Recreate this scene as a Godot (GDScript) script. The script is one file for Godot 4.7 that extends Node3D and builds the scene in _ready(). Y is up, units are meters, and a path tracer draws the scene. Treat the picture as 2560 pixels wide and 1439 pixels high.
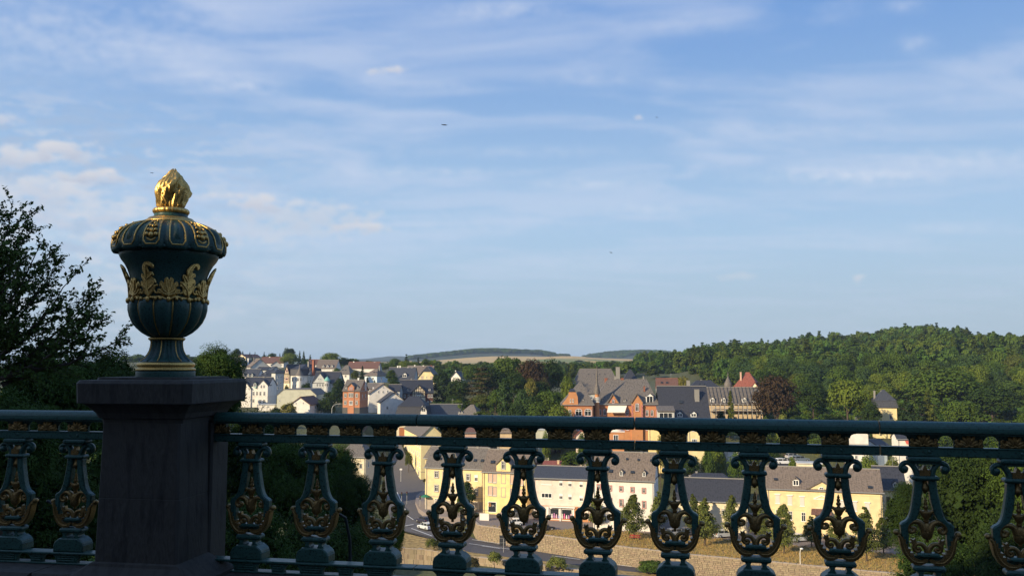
extends Node3D
# A castle terrace with a cast iron balustrade and an urn, over a small town in a valley. The origin is the eye; y is up, metres.

const FOCAL := 2190.0
const PITCH := 0.0855
var rng := RandomNumberGenerator.new()
var taken := {}
var M := {}
var noise_maps := {}
var windows := {}
var trees := {}


# ---------- places ----------
func ray(px: float, py: float) -> Vector3:
	var f := Vector3(0, sin(PITCH), -cos(PITCH))
	var u := Vector3(0, cos(PITCH), sin(PITCH))
	return f + Vector3.RIGHT * ((px - 1280.0) / FOCAL) - u * ((py - 719.5) / FOCAL)

func at(px: float, py: float, depth: float) -> Vector3:
	return ray(px, py) * depth

func on_level(px: float, py: float, y: float) -> Vector3:
	var r := ray(px, py)
	return r * (y / r.y)


# ---------- meshes ----------
class Shape:
	var v := PackedVector3Array()
	var n := PackedVector3Array()
	var c := PackedColorArray()
	var tint := Color.WHITE
	var colored := false
	func tri_n(a: Vector3, b: Vector3, d: Vector3, na: Vector3, nb: Vector3, nd: Vector3):
		v.append(a); v.append(d); v.append(b)
		n.append(na); n.append(nd); n.append(nb)
		if colored:
			c.append(tint); c.append(tint); c.append(tint)
	func tri(a: Vector3, b: Vector3, d: Vector3):
		var m := (b - a).cross(d - a).normalized()
		tri_n(a, b, d, m, m, m)
	func quad(a: Vector3, b: Vector3, d: Vector3, e: Vector3):
		tri(a, b, d); tri(a, d, e)
	func poly(p: Array):
		for i in range(1, p.size() - 1):
			tri(p[0], p[i], p[i + 1])
	func box(lo: Vector3, hi: Vector3, t := Transform3D()):
		var p := []
		for k in 8:
			p.append(t * Vector3(hi.x if k & 1 else lo.x, hi.y if k & 2 else lo.y, hi.z if k & 4 else lo.z))
		quad(p[4], p[5], p[7], p[6]); quad(p[1], p[0], p[2], p[3])
		quad(p[0], p[4], p[6], p[2]); quad(p[5], p[1], p[3], p[7])
		quad(p[6], p[7], p[3], p[2]); quad(p[0], p[1], p[5], p[4])
	# a box with chamfered edges
	func bevel_box(lo: Vector3, hi: Vector3, b: float, t := Transform3D()):
		var pts := PackedVector2Array([Vector2(lo.x, lo.y), Vector2(hi.x, lo.y), Vector2(hi.x, hi.y), Vector2(lo.x, hi.y)])
		extrude(pts, lo.z, hi.z, b, t)
	static func inset(p: PackedVector2Array, b: float) -> PackedVector2Array:
		var o := PackedVector2Array()
		var s := p.size()
		for i in s:
			var e0 := (p[i] - p[(i + s - 1) % s]).normalized()
			var e1 := (p[(i + 1) % s] - p[i]).normalized()
			var n0 := Vector2(-e0.y, e0.x)
			var n1 := Vector2(-e1.y, e1.x)
			var m := (n0 + n1)
			if m.length() < 0.01:
				m = n0
			m = m.normalized()
			o.append(p[i] + m * (b / maxf(0.45, m.dot(n0))))
		return o
	# a polygon that runs anticlockwise, drawn out from z0 to z1 with a chamfer b
	func extrude(p: PackedVector2Array, z0: float, z1: float, b: float, t := Transform3D()):
		var q := inset(p, b) if b > 0.0 else p
		var ix := Geometry2D.triangulate_polygon(q)
		if ix.is_empty():
			q = p
			ix = Geometry2D.triangulate_polygon(q)
		for k in range(0, ix.size(), 3):
			var a := q[ix[k]]; var d := q[ix[k + 1]]; var e := q[ix[k + 2]]
			if (d - a).cross(e - a) < 0.0:
				var s := d; d = e; e = s
			tri(t * Vector3(a.x, a.y, z1), t * Vector3(d.x, d.y, z1), t * Vector3(e.x, e.y, z1))
			tri(t * Vector3(a.x, a.y, z0), t * Vector3(e.x, e.y, z0), t * Vector3(d.x, d.y, z0))
		var s2 := p.size()
		for i in s2:
			var j := (i + 1) % s2
			if b > 0.0:
				quad(t * Vector3(p[i].x, p[i].y, z1 - b), t * Vector3(p[j].x, p[j].y, z1 - b), t * Vector3(q[j].x, q[j].y, z1), t * Vector3(q[i].x, q[i].y, z1))
				quad(t * Vector3(q[i].x, q[i].y, z0), t * Vector3(q[j].x, q[j].y, z0), t * Vector3(p[j].x, p[j].y, z0 + b), t * Vector3(p[i].x, p[i].y, z0 + b))
			quad(t * Vector3(p[i].x, p[i].y, z0 + b), t * Vector3(p[j].x, p[j].y, z0 + b), t * Vector3(p[j].x, p[j].y, z1 - b), t * Vector3(p[i].x, p[i].y, z1 - b))
	# a surface given by f(i, j) -> point, with smooth normals; closed in i if round
	func sheet(ni: int, nj: int, f: Callable, wrap := false):
		var g := []
		for j in nj + 1:
			var row := PackedVector3Array()
			for i in ni + (0 if wrap else 1):
				row.append(f.call(i, j))
			g.append(row)
		var m := []
		var w: int = g[0].size()
		for j in nj + 1:
			var row := PackedVector3Array()
			for i in w:
				var l: int = (i + w - 1) % w if wrap else maxi(i - 1, 0)
				var r: int = (i + 1) % w if wrap else mini(i + 1, w - 1)
				var du: Vector3 = g[j][r] - g[j][l]
				var dv: Vector3 = g[mini(j + 1, nj)][i] - g[maxi(j - 1, 0)][i]
				if du.length() < 1e-6:
					du = g[clampi(j + 1, 0, nj)][r] - g[clampi(j + 1, 0, nj)][l] + g[maxi(j - 1, 0)][r] - g[maxi(j - 1, 0)][l]
				row.append(du.cross(dv).normalized())
			m.append(row)
		for j in nj:
			for i in ni:
				var k: int = (i + 1) % w
				var a: Vector3 = g[j][i]; var b: Vector3 = g[j][k]; var d: Vector3 = g[j + 1][k]; var e: Vector3 = g[j + 1][i]
				tri_n(a, b, d, m[j][i], m[j][k], m[j + 1][k])
				tri_n(a, d, e, m[j][i], m[j + 1][k], m[j + 1][i])
	# profile of (radius, height) points turned round y, from bottom to top
	func lathe(profile: PackedVector2Array, seg: int, t := Transform3D(), squash := Vector3.ONE):
		sheet(seg, profile.size() - 1, func(i: int, j: int):
			var a := -TAU * i / seg
			return t * (Vector3(cos(a) * profile[j].x, profile[j].y, sin(a) * profile[j].x) * squash), true)
	func ball(p: Vector3, r: Vector3, seg := 10):
		var half := seg / 2
		sheet(seg, half, func(i: int, j: int):
			var a := -TAU * i / seg
			var b := PI * j / half - PI / 2
			return p + Vector3(cos(a) * cos(b), sin(b), sin(a) * cos(b)) * r, true)
	# a tube through points with radii; flat squashes it along the binormal "side"
	func tube(p: PackedVector3Array, r: PackedFloat32Array, seg := 8, side := Vector3.ZERO, wide := 1.0, cap := true):
		var last := p.size() - 1
		var up := Vector3.UP
		var frames := []
		for j in last + 1:
			var d := (p[mini(j + 1, last)] - p[maxi(j - 1, 0)]).normalized()
			var s := side
			if side == Vector3.ZERO:
				if j == 0:
					up = Vector3.UP if absf(d.y) < 0.9 else Vector3.RIGHT
				s = (up - d * up.dot(d)).normalized()
				up = s
			frames.append([s, s.cross(d).normalized()])
		sheet(seg, last, func(i: int, j: int):
			var a := TAU * i / seg
			return p[j] + (frames[j][0] * cos(a) * wide + frames[j][1] * sin(a)) * r[j], true)
		if cap:
			for e in [0, last]:
				var d := (p[mini(e + 1, last)] - p[maxi(e - 1, 0)]).normalized() * (-1.0 if e == 0 else 1.0)
				for i in seg:
					var a0 := TAU * i / seg; var a1 := TAU * (i + 1) / seg
					var q0: Vector3 = p[e] + (frames[e][0] * cos(a0) * wide + frames[e][1] * sin(a0)) * r[e]
					var q1: Vector3 = p[e] + (frames[e][0] * cos(a1) * wide + frames[e][1] * sin(a1)) * r[e]
					var tip: Vector3 = p[e] + d * r[e] * 0.6
					if e == 0:
						tri(tip, q1, q0)
					else:
						tri(tip, q0, q1)
	# a flat piece of any outline made into a slab of thickness h along -normal
	func slab(p: Array, h: float):
		var m: Vector3 = ((p[1] - p[0]) as Vector3).cross(p[2] - p[0]).normalized()
		var q := []
		for a in p:
			q.append(a - m * h)
		poly(p)
		var r := q.duplicate(); r.reverse()
		poly(r)
		for i in p.size():
			var j: int = (i + 1) % p.size()
			quad(p[i], q[i], q[j], p[j])
	func add_to(mesh: ArrayMesh, mat: Material):
		if v.is_empty():
			return
		var a := []
		a.resize(Mesh.ARRAY_MAX)
		a[Mesh.ARRAY_VERTEX] = v
		a[Mesh.ARRAY_NORMAL] = n
		if colored:
			a[Mesh.ARRAY_COLOR] = c
		mesh.add_surface_from_arrays(Mesh.PRIMITIVE_TRIANGLES, a)
		mesh.surface_set_material(mesh.get_surface_count() - 1, mat)


# ---------- nodes ----------
func numbered(called: String) -> String:
	if not taken.has(called):
		taken[called] = 0
		return called
	taken[called] += 1
	return "%s_%03d" % [called, taken[called]]

func tag(o: Node3D, label: String, category: String, group := "") -> Node3D:
	o.set_meta("label", label)
	o.set_meta("category", category)
	if group:
		o.set_meta("group", group)
	return o

func thing(called: String, label: String, category: String, where := Vector3.ZERO, turn := 0.0, group := "") -> Node3D:
	var o := Node3D.new()
	o.name = numbered(called)
	add_child(o)
	o.position = where
	o.rotation.y = turn
	return tag(o, label, category, group)

func bake(pairs: Array) -> ArrayMesh:
	var m := ArrayMesh.new()
	for p in pairs:
		p[0].add_to(m, p[1])
	return m

func piece(called: String, mesh: Mesh, parent: Node, where := Transform3D()) -> MeshInstance3D:
	var o := MeshInstance3D.new()
	if parent == self:
		o.name = numbered(called)
		parent.add_child(o)
	else:
		var k := 0
		var want := called
		while parent.has_node(NodePath(want)):
			k += 1
			want = "%s_%03d" % [called, k]
		o.name = want
		parent.add_child(o)
	o.mesh = mesh
	o.transform = where
	return o

func part(called: String, shape: Shape, mat: Material, parent: Node, where := Transform3D()) -> MeshInstance3D:
	return piece(called, bake([[shape, mat]]), parent, where)

func structure(o: Node3D) -> Node3D:
	o.set_meta("kind", "structure")
	return o

func copy_of(src: Node3D, where: Vector3, turn := 0.0, scale_by := Vector3.ONE, label := "", group := "") -> Node3D:
	var o: Node3D = src.duplicate()
	var stem := String(src.name)
	var cut := RegEx.create_from_string("_\\d{3}$").search(stem)
	if cut:
		stem = stem.substr(0, cut.get_start())
	o.name = numbered(stem)
	add_child(o)
	o.position = where
	o.rotation.y = turn
	o.scale = scale_by
	if label:
		o.set_meta("label", label)
	if group:
		o.set_meta("group", group)
	return o


# ---------- materials ----------
func lin(r: float, g: float, b: float) -> Color:
	return Color(r, g, b).linear_to_srgb()

func noise_map(key: String, size: int, freq: float, octaves: int, lo: float, hi: float, seed_by: int, bump := 0.0, type := FastNoiseLite.TYPE_SIMPLEX_SMOOTH) -> NoiseTexture2D:
	if noise_maps.has(key):
		return noise_maps[key]
	var f := FastNoiseLite.new()
	f.noise_type = type
	f.seed = seed_by
	f.frequency = freq
	f.fractal_octaves = octaves
	var t := NoiseTexture2D.new()
	t.width = size
	t.height = size
	t.seamless = true
	t.noise = f
	if bump > 0.0:
		t.as_normal_map = true
		t.bump_strength = bump
	else:
		var ramp := Gradient.new()
		ramp.set_color(0, Color(lo, lo, lo))
		ramp.set_color(1, Color(hi, hi, hi))
		t.color_ramp = ramp
	noise_maps[key] = t
	return t

func mat(key: String, color: Color, rough := 0.8, metal := 0.0, tex: Texture2D = null, scale_by := 1.0, normal_tex: Texture2D = null, normal_by := 1.0) -> StandardMaterial3D:
	if M.has(key):
		return M[key]
	var m := StandardMaterial3D.new()
	m.resource_name = key
	m.albedo_color = color
	m.roughness = rough
	m.metallic = metal
	if tex:
		m.albedo_texture = tex
	if normal_tex:
		m.normal_enabled = true
		m.normal_texture = normal_tex
		m.normal_scale = normal_by
	if tex or normal_tex:
		m.uv1_triplanar = true
		m.uv1_world_triplanar = false
		m.uv1_scale = Vector3.ONE * scale_by
	M[key] = m
	return m

func make_materials():
	var mottle := noise_map("mottle", 512, 0.012, 5, 0.72, 1.12, 3)
	var stone := noise_map("stone", 512, 0.012, 6, 0.62, 1.4, 5)
	var pits := noise_map("pits", 512, 0.06, 5, 0, 1, 9, 6.0)
	var dents := noise_map("dents", 512, 0.02, 4, 0, 1, 12, 5.0)
	var flake := noise_map("flake", 512, 0.05, 6, 0.45, 1.35, 21)
	var plaster := noise_map("plaster", 512, 0.008, 6, 0.93, 1.05, 31)
	var slate := noise_map("slate", 512, 0.02, 6, 0.5, 1.45, 41)
	var fine := noise_map("fine", 256, 0.09, 4, 0.7, 1.25, 44)
	# old paint: even, with small chips and dull patches
	var chips := noise_map("chips", 1024, 0.035, 5, 0, 1, 77)
	var cr := Gradient.new()
	cr.offsets = PackedFloat32Array([0.0, 0.27, 0.31, 0.5, 0.72, 1.0])
	cr.colors = PackedColorArray([Color(0.35, 0.26, 0.22), Color(0.5, 0.42, 0.38), Color(0.88, 0.9, 0.9), Color(1, 1, 1), Color(1.0, 1.0, 0.98), Color(1.25, 1.2, 1.12)])
	chips.color_ramp = cr
	mat("iron_paint", lin(0.028, 0.080, 0.066), 0.40, 0.0, chips, 1.6, dents, 0.35).uv1_world_triplanar = true
	M.iron_paint.metallic_specular = 0.4
	mat("urn_paint", lin(0.027, 0.072, 0.062), 0.42, 0.0, chips, 1.9, dents, 0.3)
	M.urn_paint.metallic_specular = 0.4
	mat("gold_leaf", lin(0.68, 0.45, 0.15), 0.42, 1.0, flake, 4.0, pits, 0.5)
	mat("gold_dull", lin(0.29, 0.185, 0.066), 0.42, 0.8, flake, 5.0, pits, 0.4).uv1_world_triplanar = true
	mat("basalt", lin(0.036, 0.0325, 0.0265), 0.82, 0.0, stone, 0.9, pits, 0.25)
	M.basalt.uv1_scale = Vector3(2.2, 0.35, 2.2)
	mat("paving", lin(0.05, 0.045, 0.05), 0.85, 0.0, stone, 0.5, pits, 0.6)
	mat("asphalt", lin(0.075, 0.073, 0.082), 0.9, 0.0, fine, 0.25)
	mat("road_paint", lin(0.62, 0.62, 0.60), 0.8)
	mat("slate_grey", lin(0.145, 0.128, 0.112), 0.7, 0.0, slate, 0.22)
	mat("slate_brown", lin(0.17, 0.135, 0.11), 0.8, 0.0, slate, 0.22)
	mat("slate_dark", lin(0.034, 0.036, 0.046), 0.6, 0.0, slate, 0.22)
	mat("slate_blue", lin(0.05, 0.055, 0.068), 0.65, 0.0, slate, 0.22)
	mat("tile_red", lin(0.24, 0.072, 0.048), 0.8, 0.0, slate, 0.25)
	mat("tile_brown", lin(0.14, 0.07, 0.055), 0.85, 0.0, slate, 0.25)
	mat("white_paint", lin(0.78, 0.77, 0.74), 0.6)
	mat("grey_trim", lin(0.36, 0.34, 0.31), 0.8)
	mat("red_trim", lin(0.42, 0.16, 0.14), 0.8)
	mat("dark_wood", lin(0.06, 0.03, 0.022), 0.8)
	mat("pane", lin(0.025, 0.03, 0.036), 0.06)
	mat("shutter", lin(0.60, 0.57, 0.52), 0.7)
	mat("shutter_pink", lin(0.58, 0.40, 0.30), 0.7)
	mat("copper_green", lin(0.17, 0.42, 0.36), 0.7)
	mat("zinc", lin(0.32, 0.33, 0.34), 0.45, 0.4)
	mat("chimney_grey", lin(0.26, 0.25, 0.23), 0.9, 0.0, fine, 0.6)
	mat("brick_red", lin(0.27, 0.095, 0.055), 0.9, 0.0, fine, 0.8)
	mat("bark", lin(0.07, 0.052, 0.04), 0.95, 0.0, fine, 1.2)
	mat("metal_post", lin(0.42, 0.42, 0.41), 0.5, 0.3)
	mat("black_metal", lin(0.02, 0.02, 0.022), 0.5)
	var walls := {
		"wall_white": [0.72, 0.69, 0.64], "wall_cream": [0.74, 0.65, 0.46], "wall_yellow": [0.76, 0.60, 0.34], "wall_bright_yellow": [0.80, 0.63, 0.29],
		"wall_pale_yellow": [0.74, 0.62, 0.34], "wall_grey": [0.46, 0.47, 0.46], "wall_pink": [0.72, 0.60, 0.53], "wall_orange": [0.48, 0.22, 0.095],
		"wall_brick": [0.46, 0.20, 0.105], "wall_sage": [0.50, 0.50, 0.40], "wall_blue": [0.55, 0.65, 0.72], "wall_stone": [0.40, 0.34, 0.27], "wall_dark": [0.10, 0.095, 0.09],
		"wall_ochre": [0.55, 0.42, 0.26], "wall_timber": [0.11, 0.045, 0.035], "wall_maroon": [0.16, 0.06, 0.05], "wall_rose": [0.50, 0.33, 0.25], "wall_castle": [0.42, 0.36, 0.28]}
	for k in walls:
		mat(k, lin(walls[k][0], walls[k][1], walls[k][2]), 0.92, 0.0, plaster, 0.12)


# ---------- the scene ----------
func _ready():
	rng.seed = 7
	var cam := Camera3D.new()
	cam.name = "camera"
	cam.fov = 2.0 * rad_to_deg(atan(719.5 / FOCAL))
	cam.rotation.x = PITCH
	cam.near = 0.05
	cam.far = 9000.0
	add_child(cam)
	cam.current = true
	make_sky()
	var sun := DirectionalLight3D.new()
	sun.name = "sun"
	sun.light_energy = SUN_ENERGY
	sun.light_color = Color(1.0, 0.91, 0.75)
	sun.light_angular_distance = 0.5
	sun.shadow_enabled = true
	sun.look_at_from_position(SUN_DIR, Vector3.ZERO, Vector3.UP)
	add_child(sun)
	make_materials()
	make_terrain()
	make_ground()
	make_terrace()
	make_castle()
	make_pillar()
	make_urn()
	make_balustrade()
	make_town()
	make_trees()
	make_street()
	make_birds()

const SUN_AZ := 0.91      # left of straight behind the camera
const SUN_EL := 0.36
const SUN_ENERGY := 1.6
const SKY_BY := 0.75
var SUN_DIR := Vector3(-sin(SUN_AZ) * cos(SUN_EL), sin(SUN_EL), cos(SUN_AZ) * cos(SUN_EL))


# ---------- sky ----------
func make_sky():
	var env := Environment.new()
	env.background_mode = Environment.BG_SKY
	env.tonemap_mode = Environment.TONE_MAPPER_LINEAR
	env.tonemap_exposure = 1.35
	env.sdfgi_enabled = true
	env.ssao_enabled = true
	env.ssil_enabled = true
	env.fog_enabled = true
	env.fog_density = 0.00010
	env.fog_light_color = Color(0.66, 0.76, 0.90)
	var sky := Sky.new()
	var pano := PanoramaSkyMaterial.new()
	pano.panorama = ImageTexture.create_from_image(sky_image())
	sky.sky_material = pano
	env.sky = sky
	var w := WorldEnvironment.new()
	w.name = "world"
	w.environment = env
	add_child(w)

var sky_w := 2560
var sky_h := 1280
var sky_rows := []
var sky_fbm: FastNoiseLite
var sky_warp: FastNoiseLite
var sky_puff: FastNoiseLite
# clouds lying where the photograph has them: azimuth and height in picture units (tangent), half sizes, strength, kind (0 puff, 1 veil)
var sky_marks := []

func sky_image() -> Image:
	sky_fbm = FastNoiseLite.new()
	sky_fbm.seed = 11; sky_fbm.frequency = 1.0; sky_fbm.fractal_octaves = 6; sky_fbm.fractal_gain = 0.52
	sky_warp = FastNoiseLite.new()
	sky_warp.seed = 23; sky_warp.frequency = 0.45; sky_warp.fractal_octaves = 3
	sky_puff = FastNoiseLite.new()
	sky_puff.seed = 37; sky_puff.frequency = 1.0; sky_puff.fractal_octaves = 6; sky_puff.fractal_gain = 0.55
	for q in [
		[150, 372, 95, 26, 0.85, 0], [215, 392, 60, 14, 0.6, 0], [40, 388, 95, 24, 0.75, 0], [15, 300, 45, 12, 0.55, 0], [225, 438, 110, 16, 0.9, 0], [90, 470, 190, 30, 0.6, 0], [110, 520, 260, 36, 0.4, 0], [140, 560, 330, 60, 0.42, 1], [420, 620, 420, 60, 0.3, 1], [60, 480, 260, 50, 0.35, 1], [170, 110, 420, 90, 0.4, 1],
		[645, 505, 70, 26, 0.85, 0], [560, 490, 50, 8, 0.6, 0], [760, 535, 190, 34, 0.5, 0], [895, 568, 95, 14, 0.8, 0], [250, 590, 70, 14, 0.6, 0], [640, 570, 260, 30, 0.35, 0], [700, 640, 380, 30, 0.2, 1],
		[975, 174, 42, 10, 0.9, 0], [930, 178, 18, 6, 0.6, 0], [1594, 294, 12, 5, 0.6, 0], [2148, 694, 18, 8, 0.6, 0], [1840, 690, 60, 8, 0.3, 0],
		[2150, 440, 250, 22, 0.75, 1], [2030, 446, 70, 14, 0.5, 1], [2420, 400, 260, 30, 0.5, 1], [600, 212, 120, 20, 0.55, 1], [520, 185, 90, 10, 0.35, 1], [1120, 215, 90, 12, 0.3, 1], [680, 230, 60, 16, 0.3, 1],
		[2290, 112, 40, 24, 0.4, 1], [2262, 15, 46, 16, 0.45, 1], [1250, 25, 150, 26, 0.5, 1], [60, 60, 320, 60, 0.45, 1], [30, 30, 90, 30, 0.3, 1], [420, 30, 260, 34, 0.3, 1], [560, 40, 60, 12, 0.35, 1],
		[1480, 195, 130, 18, 0.35, 1], [1460, 460, 130, 14, 0.5, 1], [1050, 430, 260, 12, 0.45, 1], [1640, 525, 180, 18, 0.35, 1], [2360, 572, 120, 14, 0.3, 1], [1300, 380, 300, 16, 0.25, 1], [1960, 330, 300, 26, 0.22, 1],
		[1450, 660, 420, 20, 0.18, 1], [2100, 610, 400, 16, 0.14, 1], [1100, 560, 400, 30, 0.22, 1], [1700, 60, 160, 30, 0.2, 1]]:
		sky_marks.append(PackedFloat32Array([q[0], q[1], q[2], q[3], q[4], q[5]]))
	sky_rows.resize(sky_h)
	var group := WorkerThreadPool.add_group_task(sky_row, sky_h / 2, 4)
	WorkerThreadPool.wait_for_group_task_completion(group)
	var low := PackedByteArray()
	low.resize(sky_w * 3)
	for x in sky_w:
		low[x * 3] = 84; low[x * 3 + 1] = 96; low[x * 3 + 2] = 92
	var all := PackedByteArray()
	for y in sky_h:
		all.append_array(sky_rows[y] if y < sky_h / 2 else low)
	return Image.create_from_data(sky_w, sky_h, false, Image.FORMAT_RGB8, all)

func soft(a: float, b: float, x: float) -> float:
	var t := clampf((x - a) / (b - a), 0.0, 1.0)
	return t * t * (3.0 - 2.0 * t)

func sky_row(y: int):
	var row := PackedByteArray()
	row.resize(sky_w * 3)
	var el := (0.5 - (y + 0.5) / sky_h) * PI
	var se := sin(el)
	var ce := cos(el)
	var hash_by := y * 7919
	var cp := cos(PITCH)
	var sp := sin(PITCH)
	for x in sky_w:
		var az := (x + 0.5) / sky_w * TAU    # 0 is -z, growing to +x (checked against the picture)
		if az > PI:
			az -= TAU
		var dx := sin(az) * ce
		var dz := -cos(az) * ce
		# air: deeper blue with height, greyer and paler to the left (where the clouds thicken) and near the horizon
		var t := soft(0.08, 0.46, se)
		var r := lerpf(0.425, 0.155, t)
		var g := lerpf(0.605, 0.325, t)
		var b := lerpf(0.805, 0.69, t)
		var low_air := 1.0 - soft(0.0, 0.17, se)
		r = lerpf(r, 0.445, low_air); g = lerpf(g, 0.555, low_air); b = lerpf(b, 0.645, low_air)
		var side := 0.5 - 0.5 * sin(az + 0.35)
		# towards the evening sun the air is brighter and warmer
		var near_sun := clampf(dx * SUN_DIR.x + se * SUN_DIR.y + dz * SUN_DIR.z, -1.0, 1.0)
		var glow := pow(maxf(near_sun, 0.0), 6.0) * 0.35
		r += glow; g += glow * 0.88; b += glow * 0.66
		# a broken sheet of low cloud towards the left, pale on top and grey blue below
		var sheet_here := soft(-0.02, -0.42, sin(az + 0.1)) * soft(0.005, 0.07, se) * (1.0 - soft(0.2, 0.31, se)) if az < 1.2 and az > -2.6 else 0.0
		var sheet := 0.0
		if sheet_here > 0.0:
			sheet = sky_puff.get_noise_2d(az * 9.0 + 3.0, el * 46.0) + 0.5 * sky_puff.get_noise_2d(az * 26.0, el * 90.0 + 7.0)
		# veils of high cloud on a flat layer, drawn out by perspective
		var k := 1.0 / (se + 0.10)
		var lx := dx * k
		var lz := dz * k
		var wx := sky_warp.get_noise_2d(lx * 1.3, lz * 1.3) * 0.8
		var veil := sky_fbm.get_noise_3d(lx * 0.85 + wx, lz * 2.3 + wx * 0.6, 3.0)
		var broad := sky_warp.get_noise_2d(lx * 0.9 + 40.0, lz * 0.9)
		var streak := sky_fbm.get_noise_3d(lx * 2.2 + wx, lz * 7.0 + wx, 9.0)
		var a := soft(-0.35, 0.65, veil + broad * 0.55 + streak * 0.34) * (0.46 + 0.22 * side) * lerpf(0.35, 1.0, soft(0.03, 0.25, se))
		var mix := a
		var cr := 0.60; var cg := 0.68; var cb := 0.85
		r = lerpf(r, cr, mix); g = lerpf(g, cg, mix); b = lerpf(b, cb, mix)
		# the same fair weather puffs and veils all round; in the picture they lie where the photograph has them
		var ahead := -dz * cp + se * sp
		var puff := 0.0
		var shade := 0.0
		var soft_veil := 0.0
		var n1 := 9.0
		if ahead > 0.3:
			var px := 1280.0 + FOCAL * dx / ahead
			var py := 719.5 - FOCAL * (se * cp + dz * sp) / ahead
			if px > -900.0 and px < 3500.0 and py > -700.0 and py < 1000.0:
				for q in sky_marks:
					var ex: float = (px - q[0]) / q[2]
					if ex > 2.2 or ex < -2.2:
						continue
					var ey: float = (py - q[1]) / q[3]
					if ey > 2.6 or ey < -2.2:
						continue
					if n1 > 5.0:
						n1 = sky_puff.get_noise_2d(px / 62.0, py / 34.0)
					if q[5] < 0.5:
						var d := 1.0 - ex * ex - ey * ey * (1.0 if ey < 0.0 else 0.55) + n1 * 1.5
						var w: float = soft(-0.25, 1.1, d) * q[4]
						puff = maxf(puff, w)
						shade = maxf(shade, w * clampf(0.45 + ey * 0.55, 0.0, 1.0))
					else:
						var w2: float = exp(-(ex * ex + ey * ey) * 1.1) * q[4] * (0.75 + n1 * 0.9)
						soft_veil = maxf(soft_veil, w2)
		else:
			var n2 := sky_puff.get_noise_2d(az * 5.5, el * 22.0)
			var band := exp(-pow((el - 0.2) / 0.1, 2.0))
			puff = soft(0.12, 0.5, n2) * band * 0.7
			shade = puff * 0.5
		if sheet_here > 0.0:
			var hi := soft(0.0, 0.45, sheet) * sheet_here * 0.62
			var lo := soft(0.05, -0.4, sheet) * sheet_here * 0.55
			r = lerpf(r, 0.68, hi); g = lerpf(g, 0.70, hi); b = lerpf(b, 0.765, hi)
			r = lerpf(r, 0.43, lo); g = lerpf(g, 0.515, lo); b = lerpf(b, 0.67, lo)
		soft_veil = clampf(soft_veil, 0.0, 0.9)
		r = lerpf(r, 0.70, soft_veil * 0.75); g = lerpf(g, 0.755, soft_veil * 0.75); b = lerpf(b, 0.87, soft_veil * 0.75)
		if puff > 0.0:
			var pr := lerpf(0.75, 0.46, shade); var pg := lerpf(0.74, 0.52, shade); var pb := lerpf(0.765, 0.655, shade)
			var pa := clampf(puff, 0.0, 0.92)
			r = lerpf(r, pr, pa); g = lerpf(g, pg, pa); b = lerpf(b, pb, pa)
		# the exposure of the picture is on top of this; to sRGB with a little dither
		r *= SKY_BY; g *= SKY_BY; b *= SKY_BY
		hash_by = (hash_by * 1103515245 + 12345) & 0x7fffffff
		var dith := (float(hash_by >> 8 & 1023) / 1023.0 - 0.5) / 255.0
		row[x * 3] = int(clampf((pow(minf(r, 1.0), 0.4167) * 1.055 - 0.055 + dith) * 255.0 + 0.5, 0.0, 255.0))
		row[x * 3 + 1] = int(clampf((pow(minf(g, 1.0), 0.4167) * 1.055 - 0.055 + dith) * 255.0 + 0.5, 0.0, 255.0))
		row[x * 3 + 2] = int(clampf((pow(minf(b, 1.0), 0.4167) * 1.055 - 0.055 + dith) * 255.0 + 0.5, 0.0, 255.0))
	sky_rows[y] = row


# ---------- the terrace ----------
# The balustrade follows a gentle polygon: s counts baluster spacings of 0.43 m along it.
const SPACING := 0.43
func rail_at(s: float) -> Vector3:
	var x := s * cos(0.214) * SPACING
	var z := (12.06 - s * sin(0.214) - 0.0039 * s * s) * SPACING
	return Vector3(x, 0, -z)

const BREAKS := [-11.2, -8.2, -5.45, -1.336, 1.664, 4.664, 7.664, 10.664]
const BASE_Y := -1.19    # top of the base rail under the balusters, the eye at 0
const FLOOR_Y := -1.62

func make_terrace():
	# paved floor inside the balustrade, with the retaining wall below it
	var s := Shape.new()
	var pts := PackedVector2Array()
	for k in [-60.0, -20.0, -8.2, -5.45, -1.336, 1.664, 4.664, 7.664, 14.0, 40.0]:
		var p := rail_at(clampf(k, -14.0, 12.0)) + Vector3((k - clampf(k, -14.0, 12.0)) * 0.43, 0, 0)
		pts.append(Vector2(p.x, -p.z - 0.02))
	pts.append(Vector2(26, -11))
	pts.append(Vector2(-40, -11))
	var flipped := PackedVector2Array()
	for i in pts.size():
		flipped.append(pts[pts.size() - 1 - i])
	var t := Transform3D(Basis(Vector3.RIGHT, Vector3.FORWARD, Vector3.UP), Vector3(0, FLOOR_Y, 0))
	s.extrude(flipped, -14.0, 0.0, 0.0, t)
	structure(part("terrace_floor", s, M.paving, self))
	# kerb stones that carry the iron base rail
	var kerb := thing("stone_kerb", "dark stone kerb under the green iron balustrade", "kerb")
	for i in BREAKS.size() - 1:
		var a := rail_at(BREAKS[i]); var b := rail_at(BREAKS[i + 1])
		var along := (b - a).normalized()
		var out := Vector3(along.z, 0, -along.x)
		var len := a.distance_to(b)
		var f := Transform3D(Basis(along, Vector3.UP, -out), a)
		var halves := 2
		for h in halves:
			var st := Shape.new()
			st.bevel_box(Vector3(len * h / halves + 0.004, FLOOR_Y, -0.02), Vector3(len * (h + 1) / halves - 0.004, BASE_Y - 0.075, 0.32), 0.02)
			part("kerb_stone", st, M.basalt, kerb, f)

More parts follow.
